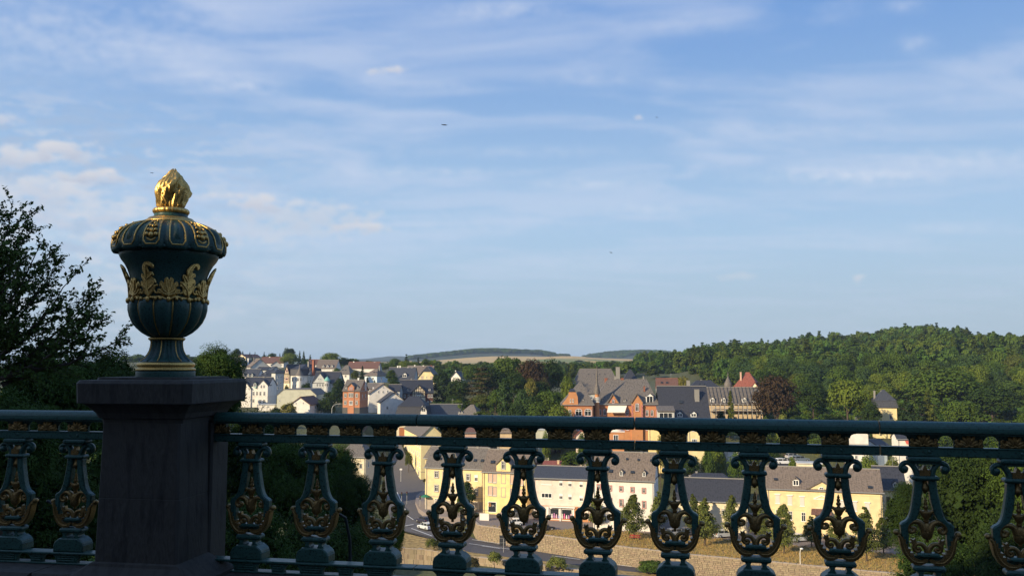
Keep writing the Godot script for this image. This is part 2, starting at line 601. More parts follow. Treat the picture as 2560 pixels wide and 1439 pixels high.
func make_castle():
	# the palace behind the viewer, whose shade lies on the terrace; outside the picture
	castle_block("castle_wing", "long rendered castle wing behind the terrace with a slate roof", -61.7, 30.0, 12.4, 19.0, 10.9, 15.4)
	castle_block("castle_main_block", "tall rendered main block of the castle beside its lower wing", -160.0, -62.0, 13.4, 24.0, 27.0, 36.0)

func castle_block(called: String, label: String, x0: float, x1: float, z0: float, zr: float, eave: float, ridge: float):
	var c := thing(called, label, "building")
	var s := Shape.new()
	s.box(Vector3(x0, FLOOR_Y - 1, z0 + 0.6), Vector3(x1, eave + 0.2, 2.0 * zr - z0 - 0.6))
	part("wall", s, M.wall_castle, c)
	var r := Shape.new()
	r.slab([Vector3(x0, eave, z0), Vector3(x0, ridge, zr), Vector3(x1, ridge, zr), Vector3(x1, eave, z0)], -0.3)
	r.slab([Vector3(x0, ridge, zr), Vector3(x0, eave, 2.0 * zr - z0), Vector3(x1, eave, 2.0 * zr - z0), Vector3(x1, ridge, zr)], -0.3)
	for x in [x0 + 0.3, x1 - 0.6]:
		r.poly([Vector3(x, eave, z0 + 0.6), Vector3(x, eave, 2.0 * zr - z0 - 0.6), Vector3(x, ridge, zr)])
	part("roof", r, M.slate_dark, c)
	var n := int((x1 - x0) / 4.6)
	for k in n:
		for y in [0.6, 5.6]:
			var w := Shape.new()
			var x := x0 + 2.0 + k * 4.6
			w.box(Vector3(x, y, z0 + 0.5), Vector3(x + 1.3, y + 2.4, z0 + 0.66))
			part("window", w, M.pane, c)


# ---------- pillar ----------
func make_pillar():
	var a := rail_at(-8.2); var b := rail_at(-1.336)
	var along := (b - a).normalized()
	var out := Vector3(along.z, 0, -along.x)
	var o := thing("stone_pillar", "dark basalt pillar with moulded cap and plinth carrying the urn", "pillar")
	o.transform = Transform3D(Basis(along, Vector3.UP, -out), rail_at(-5.08) + Vector3(0, FLOOR_Y, 0))
	# local y 0 is the terrace floor, +z towards the viewer
	var s := Shape.new()
	var H := -FLOOR_Y
	var y0 := 0.45; var y1 := H - 0.355
	var ym := 0.83
	ring_stack(s, [[y0, 0.266, 0.178], [ym - 0.004, 0.259, 0.173], [ym - 0.001, 0.256, 0.170], [ym + 0.004, 0.256, 0.170]], 0.012)
	part("shaft_block", s, M.basalt, o, Transform3D(Basis(), Vector3(0.014, 0, 0.23)))
	s = Shape.new()
	ring_stack(s, [[ym + 0.004, 0.2585, 0.1725], [y1 - 0.03, 0.252, 0.168], [y1, 0.252, 0.168]], 0.012)
	part("shaft_block", s, M.basalt, o, Transform3D(Basis(), Vector3(0.014, 0, 0.23)))
	# pier behind the shaft, into which the rails run
	s = Shape.new()
	s.bevel_box(Vector3(-0.27, 0.0, -0.16), Vector3(0.283, H - 0.36, 0.048), 0.012)
	part("backing_pier", s, M.basalt, o)
	# plinth mouldings
	s = Shape.new()
	ring_stack(s, [[0.0, 0.47, 0.34], [0.325, 0.465, 0.335], [0.34, 0.455, 0.325], [0.35, 0.43, 0.30], [0.372, 0.425, 0.295], [0.382, 0.385, 0.262], [0.41, 0.345, 0.226], [0.44, 0.31, 0.195], [0.456, 0.282, 0.19], [0.464, 0.268, 0.181]], 0.012)
	part("plinth", s, M.basalt, o, Transform3D(Basis(), Vector3(0.014, 0, 0.23)))
	# cap: necking, cavetto, slab with chamfered corners
	s = Shape.new()
	ring_stack(s, [[y1 - 0.002, 0.262, 0.262], [y1 + 0.025, 0.266, 0.266], [y1 + 0.03, 0.282, 0.278], [y1 + 0.06, 0.294, 0.29], [y1 + 0.10, 0.33, 0.32], [y1 + 0.115, 0.352, 0.338], [y1 + 0.12, 0.370, 0.36], [y1 + 0.235, 0.375, 0.365], [y1 + 0.254, 0.366, 0.35], [y1 + 0.256, 0.30, 0.28], [y1 + 0.27, 0.296, 0.276]], 0.035)
	part("cap", s, M.basalt, o, Transform3D(Basis(), Vector3(0, 0, 0.13)))

# stacked rectangles with cut corners: [height, half width, half depth]
func ring_stack(s: Shape, rows: Array, cut: float):
	var ring := func(q) -> Array:
		var w: float = q[1]; var d: float = q[2]; var y: float = q[0]
		return [Vector3(w, y, -d + cut), Vector3(w - cut, y, -d), Vector3(-w + cut, y, -d), Vector3(-w, y, -d + cut), Vector3(-w, y, d - cut), Vector3(-w + cut, y, d), Vector3(w - cut, y, d), Vector3(w, y, d - cut)]
	for k in rows.size() - 1:
		var p = ring.call(rows[k]); var q = ring.call(rows[k + 1])
		for i in 8:
			var j := (i + 1) % 8
			s.quad(p[j], p[i], q[i], q[j])
	var top = ring.call(rows[-1]); top.reverse()
	s.poly(top)
	var low = ring.call(rows[0])
	s.poly(low)
	# faces wind the other way round here: turn them outwards
	for k in range(0, s.v.size(), 3):
		var mid := (s.v[k] + s.v[k + 1] + s.v[k + 2]) / 3.0
		var outward := Vector3(mid.x, 0, mid.z)
		var nn := s.n[k]
		var bad: bool = nn.dot(outward) < 0.0 if absf(nn.y) < 0.95 else (nn.y < 0.0) == (mid.y > (rows[0][0] + 0.001))
		if bad:
			var sw := s.v[k + 1]; s.v[k + 1] = s.v[k + 2]; s.v[k + 2] = sw
			for e in 3:
				s.n[k + e] = -nn


# ---------- urn ----------
func make_urn():
	var pillar: Node3D = get_node("stone_pillar")
	var foot := pillar.transform * Vector3(0, 0, 0.13)
	foot.y = -0.087
	var o := thing("flame_urn", "dark green cast urn with gilded ornament and golden flame on the pillar", "urn", foot, 0.5)
	o.scale = Vector3(0.915, 0.965, 0.915)
	var P := func(list: Array) -> PackedVector2Array:
		var q := PackedVector2Array()
		for e in list:
			q.append(Vector2(e[0], e[1]))
		return q
	var s := Shape.new()
	s.lathe(P.call([[0.0, 0], [0.188, 0], [0.19, 0.004], [0.19, 0.036], [0.186, 0.04], [0.0, 0.04]]), 48)
	part("base_disc", s, M.urn_paint, o)
	s = Shape.new()
	s.lathe(P.call([[0.10, 0.041], [0.188, 0.041], [0.192, 0.048], [0.19, 0.056], [0.178, 0.06], [0.18, 0.066], [0.188, 0.076], [0.185, 0.09], [0.172, 0.096], [0.10, 0.097]]), 48)
	part("base_ring", s, M.gold_leaf, o)
	# stem with flutes
	s = Shape.new()
	var stem := [[0.17, 0.097], [0.168, 0.104], [0.155, 0.112], [0.135, 0.125], [0.118, 0.145], [0.105, 0.17], [0.098, 0.20], [0.096, 0.225], [0.10, 0.235], [0.09, 0.245]]
	s.sheet(112, stem.size() - 1, func(i: int, j: int):
		var a := -TAU * i / 112.0
		var flute := absf(sin(a * 7.0))
		var deep: float = 0.014 * clampf((j - 1) / 2.0, 0.0, 1.0) * clampf((9 - j) / 2.0, 0.0, 1.0)
		var r: float = stem[j][0] - deep * (1.0 - pow(1.0 - flute, 2.0)) + deep * 0.5
		return Vector3(cos(a) * r, stem[j][1], sin(a) * r), true)
	part("stem", s, M.urn_paint, o)
	# gilded tips of the flutes
	for k in 14:
		var a := TAU * (k + 0.5) / 14.0
		var g := Shape.new()
		var p := PackedVector3Array(); var rr := PackedFloat32Array()
		for j in range(1, stem.size() - 1):
			p.append(Vector3(cos(a) * (stem[j][0] + 0.005), stem[j][1], sin(a) * (stem[j][0] + 0.005)))
			rr.append(0.0035)
		g.tube(p, rr, 6)
		part("stem_rib", g, M.gold_leaf if k % 2 == 0 else M.urn_paint, o)
	s = Shape.new()
	s.lathe(P.call([[0.08, 0.236], [0.112, 0.236], [0.12, 0.244], [0.118, 0.253], [0.08, 0.256]]), 40)
	part("stem_collar", s, M.gold_leaf, o)
	# lobed bowl
	s = Shape.new()
	var bowl := [[0.09, 0.25], [0.125, 0.262], [0.165, 0.285], [0.2, 0.315], [0.228, 0.35], [0.247, 0.39], [0.257, 0.43], [0.258, 0.462], [0.25, 0.485], [0.235, 0.495]]
	var lobes := 12
	s.sheet(144, bowl.size() - 1, func(i: int, j: int):
		var a := -TAU * i / 144.0
		var c := absf(sin(a * lobes * 0.5))
		var deep: float = 0.032 * clampf(j / 2.0, 0.0, 1.0) * (0.55 if j == 9 else 1.0)
		var r: float = bowl[j][0] - deep * pow(1.0 - c, 1.6)
		return Vector3(cos(a) * r, bowl[j][1], sin(a) * r), true)
	part("bowl", s, M.urn_paint, o)
	for k in lobes:
		var a := TAU * k / lobes
		var g := Shape.new()
		var p := PackedVector3Array(); var rr := PackedFloat32Array()
		for j in range(1, 9):
			var r: float = bowl[j][0] - 0.029
			p.append(Vector3(cos(a) * r, bowl[j][1], sin(a) * r))
			rr.append(0.007)
		g.tube(p, rr, 7)
		part("bowl_rib", g, M.gold_leaf, o)
	# waist band, wavy
	s = Shape.new()
	s.sheet(120, 6, func(i: int, j: int):
		var a := -TAU * i / 120.0
		var q := PI * j / 6.0 - PI / 2
		var wave := 0.006 * sin(a * 10.0) + 0.004 * sin(a * 17.0 + 1.0)
		var r := 0.229 + 0.02 * cos(q)
		return Vector3(cos(a) * r, 0.496 + wave + 0.013 * sin(q), sin(a) * r), true)
	part("waist_band", s, M.gold_leaf, o)
	# flared wall
	s = Shape.new()
	s.lathe(P.call([[0.2, 0.49], [0.232, 0.50], [0.236, 0.54], [0.241, 0.60], [0.25, 0.65], [0.265, 0.69], [0.285, 0.725], [0.307, 0.752], [0.318, 0.772], [0.322, 0.785], [0.322, 0.81], [0.2, 0.812]]), 64)
	part("flared_wall", s, M.urn_paint, o)
	# acanthus on the wall
	var wall_r := func(y: float) -> float:
		return 0.233 + 0.06 * pow(clampf((y - 0.5) / 0.23, 0.0, 1.2), 2.0)
	for k in 12:
		var leaf_shape := Shape.new()
		acanthus(leaf_shape, TAU * k / 12.0 + 0.12, wall_r, k % 2 == 0)
		part("acanthus_leaf", leaf_shape, M.gold_leaf, o)
	# lid: underside lip, scalloped dome of 14 panels
	s = Shape.new()
	s.lathe(P.call([[0.2, 0.80], [0.33, 0.80], [0.345, 0.803], [0.352, 0.812], [0.34, 0.83], [0.2, 0.84]]), 64)
	part("lid_lip", s, M.urn_paint, o)
	s = Shape.new()
	var dome := [[0.335, 0.806], [0.352, 0.808], [0.361, 0.82], [0.362, 0.845], [0.357, 0.875], [0.343, 0.905], [0.318, 0.935], [0.283, 0.96], [0.24, 0.98], [0.2, 0.992], [0.17, 1.0], [0.15, 1.002]]
	s.sheet(168, dome.size() - 1, func(i: int, j: int):
		var a := -TAU * i / 168.0
		var c := absf(sin(a * 7.0))
		var fade: float = clampf((11 - j) / 4.0, 0.15, 1.0)
		var deep: float = 0.026 * fade
		var r: float = dome[j][0] - deep * pow(1.0 - c, 3.0) + deep * 0.3
		return Vector3(cos(a) * r, dome[j][1] - (0.014 if j < 5 else 0.008) * (1.0 - pow(1.0 - c, 3.0)) * fade, sin(a) * r), true)
	part("lid", s, M.urn_paint, o)
	for k in 14:
		var am := TAU * (k + 0.5) / 14.0
		var g := Shape.new()
		# gilded outline of each panel
		var p := PackedVector3Array(); var rr := PackedFloat32Array()
		var path := []
		for j in range(9, 2, -1):
			path.append([0.135, j])
		path.append([0.09, 2]); path.append([0.0, 2]); path.append([-0.09, 2])
		for j in range(3, 10):
			path.append([-0.135, j])
		for e in path:
			var shrink: float = 1.0 if e[1] < 7 else lerpf(1.0, 0.8, (e[1] - 6) / 3.0)
			var ang: float = am + e[0] * shrink
			var r: float = dome[e[1]][0] + 0.006
			p.append(Vector3(cos(ang) * r, dome[e[1]][1], sin(ang) * r))
			rr.append(0.0058)
		g.tube(p, rr, 6)
		if k % 2 == 0:
			# a hanging husk inside every other panel
			for h in 5:
				var j := 8 - h
				var r: float = dome[j][0] + 0.008
				g.ball(Vector3(cos(am) * r, dome[j][1], sin(am) * r), Vector3.ONE * (0.009 + 0.0028 * h), 8)
				if h > 1:
					for sgn in [-1, 1]:
						var ang: float = am + sgn * (0.03 + h * 0.012)
						g.ball(Vector3(cos(ang) * r, dome[j][1] + 0.005, sin(ang) * r), Vector3.ONE * (0.006 + 0.0024 * h), 7)
			var jb := PackedVector3Array(); var jr := PackedFloat32Array()
			for e in 7:
				var ang: float = am + (e - 3) * 0.025
				jb.append(Vector3(cos(ang) * 0.366, 0.842 + 0.0015 * (e - 3) * (e - 3), sin(ang) * 0.366)); jr.append(0.007)
			g.tube(jb, jr, 6)
			part("lid_husk", g, M.gold_leaf, o)
		else:
			# a plain raised tongue in the others
			var b := Shape.new()
			b.sheet(12, 8, func(i: int, j: int):
				var u := (i / 12.0 - 0.5) * 2.0
				var v := j / 8.0
				var y := lerpf(0.845, 0.965, v)
				var jj := 0
				while jj < 10 and dome[jj + 1][1] < y:
					jj += 1
				var f: float = (y - dome[jj][1]) / (dome[jj + 1][1] - dome[jj][1])
				var r: float = lerpf(dome[jj][0], dome[jj + 1][0], f)
				var width := 0.085 * (1.0 - v * 0.35)
				var bulge := 0.016 * (1.0 - u * u) * sin(PI * clampf(v * 0.9 + 0.05, 0.0, 1.0)) + 0.002
				var ang := am - u * width
				return Vector3(cos(ang) * (r + bulge), y + bulge * 0.5, sin(ang) * (r + bulge)))
			part("lid_tongue", b, M.urn_paint, o)
			part("lid_outline", g, M.gold_leaf, o)
	s = Shape.new()
	s.lathe(P.call([[0.10, 0.99], [0.172, 0.995], [0.176, 1.003], [0.168, 1.012], [0.155, 1.018], [0.145, 1.03], [0.13, 1.034], [0.10, 1.035]]), 48)
	part("lid_collar", s, M.gold_leaf, o)
	s = Shape.new()
	s.lathe(P.call([[0.09, 1.03], [0.128, 1.034], [0.112, 1.042], [0.108, 1.052], [0.112, 1.058], [0.09, 1.06]]), 40)
	part("neck", s, M.urn_paint, o)
	s = Shape.new()
	s.sheet(160, 8, func(i: int, j: int):
		var a := -TAU * i / 160.0
		var q := PI * j / 8.0 - PI / 2
		var r := 0.098 + (0.02 + 0.0035 * absf(sin(a * 11.0))) * cos(q)
		return Vector3(cos(a) * r, 1.078 + 0.02 * sin(q), sin(a) * r), true)
	part("bead_ring", s, M.gold_leaf, o)
	# flame: twisted tongues
	s = Shape.new()
	var fl := [[0.06, 1.085], [0.083, 1.095], [0.088, 1.12], [0.096, 1.15], [0.106, 1.18], [0.112, 1.205], [0.112, 1.23], [0.104, 1.255], [0.09, 1.28], [0.07, 1.30], [0.05, 1.32], [0.032, 1.34], [0.018, 1.355], [0.006, 1.362]]
	s.sheet(96, fl.size() - 1, func(i: int, j: int):
		var a := -TAU * i / 96.0
		var tw: float = a + j * 0.12
		var ridge := 0.55 * absf(sin(tw * 3.0)) + 0.3 * absf(sin(tw * 5.0 + 1.3 + j * 0.1)) + 0.15 * sin(tw * 9.0 + j * 0.5)
		var rough := 0.05 * sin(tw * 13.0 + j * 1.7) + 0.045 * sin(tw * 21.0 - j * 2.3) + 0.05 * sin(a * 8.0 + j * 2.9)
		var r: float = fl[j][0] * (0.72 + 0.40 * ridge + rough)
		return Vector3(cos(a) * r + 0.012 * j / 13.0 * 1.0, fl[j][1] + 0.006 * sin(tw * 3.0), sin(a) * r), true)
	part("flame", s, M.gold_leaf, o)

# a gilded acanthus motif wrapped on the flared wall at angle a0
func acanthus(s: Shape, a0: float, wall_r: Callable, tall: bool):
	var put := func(u: float, y: float, lift: float) -> Vector3:
		var r: float = wall_r.call(y) + lift
		var a := a0 + u / 0.25
		return Vector3(cos(a) * r, y, sin(a) * r)
	# a lobed leaf cut to outline, bent round the wall: the tall plume hooks over at its tip
	var outline: Array = [[0.0, 0.505, 1], [0.03, 0.518], [0.045, 0.545], [0.034, 0.553, 1], [0.056, 0.575], [0.058, 0.602], [0.038, 0.600, 1], [0.050, 0.625], [0.042, 0.648], [0.024, 0.638, 1], [0.031, 0.665], [0.02, 0.694], [0.0, 0.715], [-0.026, 0.716], [-0.046, 0.698], [-0.043, 0.678], [-0.028, 0.680, 1], [-0.018, 0.690], [-0.008, 0.680], [-0.011, 0.660, 1], [-0.03, 0.658], [-0.040, 0.635], [-0.021, 0.627, 1], [-0.043, 0.615], [-0.051, 0.588], [-0.029, 0.587, 1], [-0.046, 0.565], [-0.036, 0.540], [-0.02, 0.525]] if tall else [[0.0, 0.503, 1], [0.03, 0.508], [0.058, 0.528], [0.067, 0.553], [0.048, 0.556, 1], [0.061, 0.582], [0.047, 0.602], [0.028, 0.588, 1], [0.029, 0.612], [0.010, 0.626], [0.0, 0.608, 1], [-0.010, 0.626], [-0.029, 0.612], [-0.028, 0.588, 1], [-0.047, 0.602], [-0.061, 0.582], [-0.048, 0.556, 1], [-0.067, 0.553], [-0.058, 0.528], [-0.03, 0.508]]
	var flat_leaf := Shape.new()
	flat_leaf.extrude(smooth_loop(outline, 3), -0.004, 0.013, 0.005)
	var ribs: Array = [[[0.0, 0.51], [0.012, 0.56], [0.012, 0.62], [0.008, 0.67], [-0.008, 0.7], [-0.03, 0.69]], [[0.005, 0.54], [0.03, 0.57], [0.05, 0.59]], [[0.0, 0.55], [-0.025, 0.57], [-0.043, 0.597]], [[0.012, 0.60], [0.028, 0.62], [0.04, 0.636]], [[0.01, 0.61], [-0.015, 0.63], [-0.03, 0.646]]] if tall else [[[0.0, 0.51], [0.0, 0.55], [0.0, 0.59]], [[0.0, 0.52], [0.03, 0.545], [0.05, 0.582]], [[0.0, 0.52], [-0.03, 0.545], [-0.05, 0.582]], [[0.0, 0.53], [0.012, 0.57], [0.018, 0.608]], [[0.0, 0.53], [-0.012, 0.57], [-0.018, 0.608]], [[0.005, 0.515], [0.035, 0.525], [0.058, 0.548]], [[-0.005, 0.515], [-0.035, 0.525], [-0.058, 0.548]]]
	for e in ribs:
		var line := path3(e, 0.015)
		flat_leaf.tube(line, radii(line.size(), 0.0075, 0.004), 6)
	for i in flat_leaf.v.size():
		var p := flat_leaf.v[i]
		var an := a0 + p.x / 0.25
		var rad: float = wall_r.call(p.y) + p.z + 0.25 * maxf(0.0, p.y - 0.66) * (1.0 if tall else 0.0)
		s.v.append(Vector3(cos(an) * rad, p.y, sin(an) * rad))
		var m := flat_leaf.n[i]
		s.n.append(Vector3(-sin(an), 0, cos(an)) * m.x + Vector3.UP * m.y + Vector3(cos(an), 0, sin(an)) * m.z)
	# the sheet is mirrored by the bend: turn its triangles
	for i in range(s.v.size() - flat_leaf.v.size(), s.v.size(), 3):
		var t := s.v[i + 1]; s.v[i + 1] = s.v[i + 2]; s.v[i + 2] = t
		var tn := s.n[i + 1]; s.n[i + 1] = s.n[i + 2]; s.n[i + 2] = tn
	# scrolls joining it to its neighbours
	for sgn in [-1.0, 1.0]:
		var p := PackedVector3Array(); var rr := PackedFloat32Array()
		for k in 14:
			var t := k / 13.0
			var ang := PI * 0.5 + t * TAU * 0.85
			var rad := lerpf(0.034, 0.010, t)
			p.append(put.call(sgn * (0.058 + cos(ang) * rad * 0.8), 0.545 + sin(ang) * rad * 0.9, 0.008))
			rr.append(lerpf(0.009, 0.006, t))
		s.tube(p, rr, 6)
	# drops that hang over the waist band
	s.ball(put.call(0.0, 0.488, 0.022), Vector3(0.014, 0.02, 0.014), 8)
	s.ball(put.call(0.05, 0.492, 0.02), Vector3(0.011, 0.014, 0.011), 8)
	s.ball(put.call(-0.05, 0.492, 0.02), Vector3(0.011, 0.014, 0.011), 8)


# ---------- balustrade ----------
func pill(x0: float, x1: float, y0: float, y1: float) -> PackedVector2Array:
	var p := PackedVector2Array()
	var r := (y1 - y0) / 2.0
	var ym := (y0 + y1) / 2.0
	for k in 7:
		var a := -PI / 2 + PI * k / 6.0
		p.append(Vector2(x1 - r + cos(a) * r, ym + sin(a) * r))
	for k in 7:
		var a := PI / 2 + PI * k / 6.0
		p.append(Vector2(x0 + r + cos(a) * r, ym + sin(a) * r))
	return p

func mirrored(p: PackedVector2Array) -> PackedVector2Array:
	var q := PackedVector2Array()
	for i in p.size():
		var e := p[p.size() - 1 - i]
		q.append(Vector2(-e.x, e.y))
	return q

func smooth_loop(p: Array, steps := 3) -> PackedVector2Array:
	# Catmull-Rom through [x, y, corner?] points
	var q := PackedVector2Array()
	var n := p.size()
	for i in n:
		var a := Vector2(p[(i + n - 1) % n][0], p[(i + n - 1) % n][1]); var b := Vector2(p[i][0], p[i][1])
		var c := Vector2(p[(i + 1) % n][0], p[(i + 1) % n][1]); var d := Vector2(p[(i + 2) % n][0], p[(i + 2) % n][1])
		q.append(b)
		if p[i].size() > 2:
			continue
		for k in range(1, steps):
			q.append(b.cubic_interpolate(c, a, d, float(k) / steps))
	return q

func path3(p: Array, z: float) -> PackedVector3Array:
	var q := PackedVector3Array()
	for e in p:
		q.append(Vector3(e[0], e[1], z))
	var c := Curve3D.new()
	for i in q.size():
		var tang := (q[mini(i + 1, q.size() - 1)] - q[maxi(i - 1, 0)]) * 0.17
		c.add_point(q[i], -tang, tang)
	var out := PackedVector3Array()
	for i in q.size() - 1:
		for k in 3:
			out.append(c.sample(i, k / 3.0))
	out.append(q[-1])
	return out

func radii(count: int, a: float, b: float) -> PackedFloat32Array:
	var r := PackedFloat32Array()
	for i in count:
		r.append(lerpf(a, b, float(i) / maxi(count - 1, 1)))
	return r

func flip_x(p: PackedVector3Array) -> PackedVector3Array:
	var q := PackedVector3Array()
	for e in p:
		q.append(Vector3(-e.x, e.y, e.z))
	return q

var baluster_meshes := {}

func make_baluster_meshes():
	var B := baluster_meshes
	# base block with bell
	var s := Shape.new()
	var half := [[0.108, 0.0], [0.108, 0.042], [0.1045, 0.045], [0.1045, 0.05], [0.099, 0.062], [0.088, 0.072], [0.076, 0.08], [0.07, 0.086]]
	var pts := PackedVector2Array()
	for e in half:
		pts.append(Vector2(e[0], e[1]))
	for k in half.size():
		var e = half[half.size() - 1 - k]
		pts.append(Vector2(-e[0], e[1]))
	s.extrude(pts, -0.06, 0.06, 0.006)
	# two little legs of the neck
	var leg := smooth_loop([[0.026, 0.084, 1], [0.070, 0.084], [0.058, 0.096], [0.055, 0.108], [0.064, 0.124, 1], [0.024, 0.124], [0.030, 0.112], [0.031, 0.098]])
	s.extrude(leg, -0.035, 0.035, 0.006)
	s.extrude(mirrored(leg), -0.035, 0.035, 0.006)
	s.extrude(pill(-0.083, 0.083, 0.119, 0.15), -0.045, 0.045, 0.01)
	B.foot = bake([[s, M.iron_paint]])
	# green lyre frame
	s = Shape.new()
	var side := smooth_loop([[0.100, 0.235, 1], [0.112, 0.245, 1], [0.124, 0.268, 1], [0.132, 0.30, 1], [0.1345, 0.362, 1], [0.124, 0.374], [0.104, 0.386], [0.088, 0.412], [0.077, 0.45], [0.068, 0.50], [0.058, 0.56], [0.053, 0.606, 1], [0.014, 0.606, 1], [0.018, 0.55], [0.024, 0.49], [0.030, 0.46], [0.039, 0.425], [0.052, 0.395], [0.074, 0.372], [0.090, 0.355, 1], [0.095, 0.335, 1], [0.095, 0.27, 1]], 3)
	s.extrude(side, -0.026, 0.026, 0.007)
	s.extrude(mirrored(side), -0.026, 0.026, 0.007)
	s.extrude(pill(-0.058, 0.058, 0.192, 0.216), -0.032, 0.032, 0.007)
	var basin := smooth_loop([[-0.075, 0.20, 1], [-0.05, 0.168], [0.0, 0.162], [0.05, 0.168], [0.075, 0.20, 1], [0.04, 0.192], [-0.04, 0.192]])
	s.extrude(basin, -0.018, 0.012, 0.004)
	B.frame = bake([[s, M.iron_paint]])
	# capital: collar, two volutes, slab
	s = Shape.new()
	s.extrude(pill(-0.07, 0.07, 0.603, 0.627), -0.04, 0.04, 0.009)
	for sg in [1.0, -1.0]:
		var pv := path3([[0.036, 0.622], [0.040, 0.645], [0.052, 0.672], [0.072, 0.692], [0.096, 0.694], [0.115, 0.68], [0.118, 0.66], [0.106, 0.646], [0.092, 0.65], [0.09, 0.663], [0.099, 0.668]], 0.0)
		if sg < 0:
			pv = flip_x(pv)
		var rv := PackedFloat32Array()
		for i in pv.size():
			rv.append(lerpf(0.019, 0.008, pow(float(i) / (pv.size() - 1), 0.8)))
		s.tube(pv, rv, 8, Vector3(0, 0, 1), 1.7)
		s.lathe(PackedVector2Array([Vector2(0, -0.03), Vector2(0.014, -0.028), Vector2(0.017, -0.02), Vector2(0.017, 0.02), Vector2(0.014, 0.028), Vector2(0, 0.032)]), 12, Transform3D(Basis(Vector3.RIGHT, PI / 2), Vector3(sg * 0.099, 0.664, 0)))
	s.extrude(pill(-0.085, 0.085, 0.702, 0.731), -0.045, 0.045, 0.009)
	s.box(Vector3(-0.06, 0.69, -0.03), Vector3(0.06, 0.706, 0.03))
	B.capital = bake([[s, M.iron_paint]])
	# gilded bud between the volutes
	s = Shape.new()
	s.extrude(smooth_loop([[-0.02, 0.628, 1], [0.02, 0.628, 1], [0.024, 0.645], [0.019, 0.662], [0.012, 0.658], [0.006, 0.676], [0.0, 0.684], [-0.006, 0.676], [-0.012, 0.658], [-0.019, 0.662], [-0.024, 0.645]]), -0.012, 0.022, 0.006)
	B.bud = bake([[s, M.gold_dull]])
	# upper drop
	s = Shape.new()
	s.lathe(PackedVector2Array([Vector2(0.0, 0.528), Vector2(0.006, 0.532), Vector2(0.012, 0.545), Vector2(0.021, 0.552), Vector2(0.018, 0.566), Vector2(0.013, 0.58), Vector2(0.009, 0.586), Vector2(0.011, 0.594), Vector2(0.007, 0.602), Vector2(0, 0.606)]), 12)
	for sg in [1.0, -1.0]:
		s.tube(PackedVector3Array([Vector3(sg * 0.012, 0.552, 0), Vector3(sg * 0.026, 0.546, 0), Vector3(sg * 0.038, 0.553, 0)]), PackedFloat32Array([0.011, 0.009, 0.008]), 7)
		s.ball(Vector3(sg * 0.041, 0.557, 0), Vector3.ONE * 0.011, 8)
	B.drop = bake([[s, M.gold_dull]])
	# beaded stem
	s = Shape.new()
	var stem := PackedVector2Array()
	for e in [[0.0, 0.43], [0.009, 0.432], [0.010, 0.44], [0.006, 0.446], [0.011, 0.452], [0.0115, 0.462], [0.006, 0.468], [0.009, 0.474], [0.0085, 0.482], [0.005, 0.488], [0.007, 0.494], [0.004, 0.502], [0.0, 0.512]]:
		stem.append(Vector2(e[0], e[1]))
	s.lathe(stem, 10)
	B.stem = bake([[s, M.gold_dull]])
	# upper cup with little scrolls
	s = Shape.new()
	s.lathe(PackedVector2Array([Vector2(0, 0.374), Vector2(0.012, 0.376), Vector2(0.013, 0.386), Vector2(0.009, 0.39), Vector2(0.017, 0.402), Vector2(0.022, 0.418), Vector2(0.025, 0.43), Vector2(0.02, 0.438), Vector2(0.006, 0.44), Vector2(0, 0.44)]), 12, Transform3D(), Vector3(1, 1, 0.8))
	for sg in [1.0, -1.0]:
		var pc := path3([[0.012, 0.418], [0.024, 0.434], [0.037, 0.437], [0.044, 0.428], [0.039, 0.419], [0.032, 0.423]], 0.004)
		s.tube(flip_x(pc) if sg < 0 else pc, radii(pc.size(), 0.010, 0.006), 7)
	B.cup = bake([[s, M.gold_dull]])
	# tulip with the two great scrolls
	s = Shape.new()
	s.lathe(PackedVector2Array([Vector2(0, 0.268), Vector2(0.007, 0.27), Vector2(0.009, 0.278), Vector2(0.005, 0.282), Vector2(0.016, 0.287), Vector2(0.025, 0.30), Vector2(0.028, 0.32), Vector2(0.027, 0.345), Vector2(0.024, 0.362), Vector2(0.017, 0.374), Vector2(0, 0.376)]), 14, Transform3D(), Vector3(1, 1, 0.8))
	s.ball(Vector3(0, 0.322, 0.021), Vector3(0.004, 0.01, 0.004), 6)
	for sg in [1.0, -1.0]:
		var pg := path3([[0.014, 0.335], [0.022, 0.362], [0.038, 0.378], [0.06, 0.379], [0.079, 0.364], [0.085, 0.341], [0.074, 0.324], [0.058, 0.327], [0.055, 0.342], [0.065, 0.347]], 0.006)
		s.tube(flip_x(pg) if sg < 0 else pg, radii(pg.size(), 0.0165, 0.009), 8, Vector3(0, 0, 1), 1.15)
		s.ball(Vector3(sg * 0.066, 0.345, 0.008), Vector3.ONE * 0.009, 8)
	B.tulip = bake([[s, M.gold_dull]])
	# lower pair of C scrolls with leaf tips
	s = Shape.new()
	for sg in [1.0, -1.0]:
		var pl := path3([[0.004, 0.212], [0.010, 0.238], [0.024, 0.257], [0.045, 0.261], [0.06, 0.248], [0.06, 0.228], [0.046, 0.219], [0.035, 0.228], [0.04, 0.24]], 0.004)
		s.tube(flip_x(pl) if sg < 0 else pl, radii(pl.size(), 0.013, 0.0085), 7, Vector3(0, 0, 1), 1.1)
		s.ball(Vector3(sg * 0.045, 0.236, 0.006), Vector3.ONE * 0.009, 8)
		var tip := smooth_loop([[0.05, 0.258, 1], [0.068, 0.25], [0.072, 0.262], [0.082, 0.268], [0.074, 0.274], [0.076, 0.288], [0.064, 0.282], [0.056, 0.29], [0.052, 0.276]])
		s.extrude(tip if sg > 0 else mirrored(tip), -0.008, 0.014, 0.004)
	B.scroll = bake([[s, M.gold_dull]])
